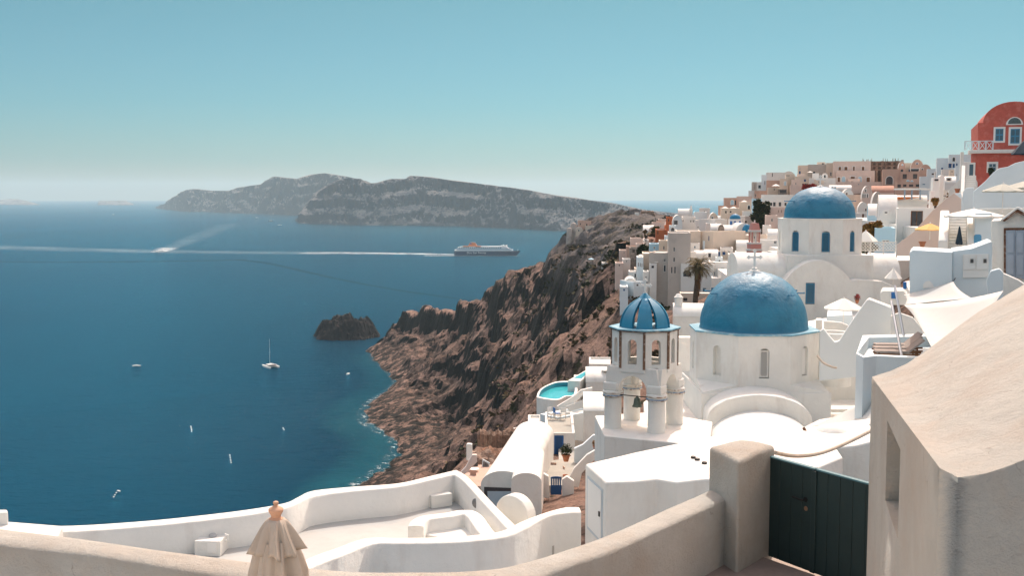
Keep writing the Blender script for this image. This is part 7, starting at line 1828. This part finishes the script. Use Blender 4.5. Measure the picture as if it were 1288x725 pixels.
MB().slab([(q(20),q(16.4)),(q(26),q(16.2)),(q(26.6),q(17)),(q(21),q(17.2))],-B*.2,B*.2).build('exhaust_top',mat('deckhouse_grey_blue',()),fn,world=False)
for i in range(4): MB().lathe([(0,-3.6),(1.1,-2.9),(1.25,0),(1.1,2.9),(0,3.6)],(0,0,0),10).xf(Matrix.Translation((q(13+i*3.9 if i<2 else 22+i*1.0*3.2),-B*.94,q(11.6)))@Matrix.Rotation(R(90),4,'Y')).build('lifeboat',ORANGE,fr,world=False,smooth=True)
MB().tube([(q(62),0,q(12.5)),(q(62.2),0,q(14.4))],[.5,.25],6).build('radar_mast',BOATW,fr,world=False)
MB().lathe([(0,-1.2),(1.3,-.5),(1.3,.5),(0,1.3)],(q(66),2,q(12.4)),12).build('radar_dome',BOATW,fr,world=False,smooth=True)
MB().tube([(q(79),0,q(6)),(q(80.5),0,q(7.4))],.35,6).build('bow_mast',BOATW,fr,world=False)
cu=bpy.data.curves.new('lettering','FONT'); cu.body='Blue Star Ferries'; cu.size=q(3.6); cu.extrude=.05; cu.space_character=1.05
tmp=bpy.data.objects.new('tmp_text',cu); me=bpy.data.meshes.new_from_object(tmp); bpy.data.objects.remove(tmp)
me.materials.append(BOATW); to=bpy.data.objects.new('lettering',me); C.objects.link(to); to.parent=fr
w_=max(v.co.x for v in me.vertices); to.location=(q(16.0),-B-.35,q(2.6)); to.rotation_euler=(R(90),0,0); to.scale=(q(24)/w_,1,1)
ribbon('wake',[Vector((fx+L*1.0,D-11,0)),Vector((fx+L*.6,D-13,0)),Vector((fx,D-13,0)),Vector((fx-60,D-10,0))],[(0,3),(.3,7),(1,14)],[(0,.8),(1,1)],foammat('hull_foam',1.0,.2,.2,.45),.3)
def yacht(name,label,px,py,Lm,yaw,sail=False,cata=False,group='small boats on the bay',m=BOATW):
    c=PZ(px,py,0); r=root(name,label,'boat',(c.x,c.y,0),yaw,group); B=Lm*.16
    if cata:
        for sy in (-1,1):
            h_=hull(MB(),Lm,Lm*.065,1.25,-.3); h_.xf(Matrix.Translation((-Lm/2,sy*Lm*.22,0))); h_.build('hull',m,r,world=False)
        MB().box(-Lm*.42,Lm*.22,-Lm*.22,Lm*.22,.9,1.25).build('deck',m,r,world=False,bevel=.05)
        MB().box(-Lm*.28,Lm*.12,-Lm*.17,Lm*.17,1.25,2.2).build('cabin',m,r,world=False,bevel=.2); MB().box(-Lm*.3,Lm*.13,-Lm*.172,Lm*.172,1.5,1.85).build('window',GLASS,r,world=False)
        MB().box(-Lm*.42,-Lm*.26,-Lm*.18,Lm*.18,2.3,2.4).build('awning',mat('grey_awning',(.3,.3,.3)),r,world=False)
        MB().tube([(Lm*.05,0,1.2),(Lm*.05,0,Lm*1.35)],.12,6).build('mast',mat('grey_mast',(.5,.5,.5)),r,world=False); MB().tube([(Lm*.05,0,2.9),(-Lm*.35,0,2.8)],.18,6).build('boom',mat('grey_mast',()),r,world=False)
        MB().tube([(Lm*.05,-.9,Lm*.7),(Lm*.05,.9,Lm*.7)],.05,4).build('spreader',mat('grey_mast',()),r,world=False)
    else:
        h_=hull(MB(),Lm,B,Lm*.09,-.3); h_.xf(Matrix.Translation((-Lm/2,0,0))); h_.build('hull',m,r,world=False)
        MB().box(-Lm*.3,Lm*.12,-B*.6,B*.6,Lm*.09,Lm*.17).build('cabin',BOATW if m!=BOATW else m,r,world=False,bevel=.1)
        if sail: MB().tube([(0,0,0),(0,0,Lm*1.2)],.14,5).build('mast',mat('grey_mast',()),r,world=False)
    return r
yacht('catamaran','white anchored catamaran with a tall bare mast',340,462,14.5,R(125),cata=True)
yacht('motor_boat','tiny white motor boat left of the catamaran',172,461,6,R(10))
yacht('motor_boat','tiny white boat near the dark shore rocks',438,471,5,R(80))
yacht('speed_boat','fast white boat throwing a splash at the crossing wakes',201,317,22,R(200))
yacht('sailing_boat','dark sailing boat with a bare mast in front of the far island',341,278.5,26,R(20),True,m=mat('dark_hull',(.03,.05,.08)))
yacht('motor_boat','small boat with a short wake before the far island',352,283.5,18,R(10))
yacht('motor_boat','tiny distant boat on the open water toward the flat islet',143,270.5,22,R(0),m=mat('dark_hull',()))
yacht('motor_boat','tiny distant white boat below the left island cliffs',323,274,18,R(0))
for i,(pts,l) in enumerate([([(143,626),(148,618),(152,619)],'short string of white buoys near the terrace wall'),([(289,573),(290,579),(291,585)],'upright string of white buoys right of centre in the near water'),([(240,537),(241,541),(241,545)],'faint string of buoys in the middle water'),([(356,539),(358,543)],'pair of pale buoys in the water below the catamaran'),([(500,448),(508,452)],'pair of mooring buoys by the lava promontory')]):
    q_=[PZ(a,b,0) for a,b in pts]; r=root('buoy_string',l,'buoys',tuple(q_[0]),0,'strings of buoys on the water')
    for j in range(len(q_)-1):
        for t in (0,.3,.65): 
            p=q_[j].lerp(q_[j+1],t)-q_[0]; MB().lathe([(0,-.3),(.34,-.1),(.34,.15),(0,.4)],p,8).build('buoy',BOATW,r,world=False,smooth=True)
# chapel on the islet
p=PZ(413,421,3); r=root('islet_chapel','tiny white chapel on the shore of the dark islet','chapel',(p.x,p.y-4,2),0)
MB().box(-3,3,0,5,-3,3.2).build('wall',WHITEF,r,world=False); MB().lathe([(2,3.2),(1.7,4.2),(1,5),(0,5.3)],(0,2.5,0),14).build('dome',WHITEF,r,world=False,smooth=True); MB().box(-6.5,-3.02,-1,4,-3,1).build('platform',WHITEF,r,world=False)
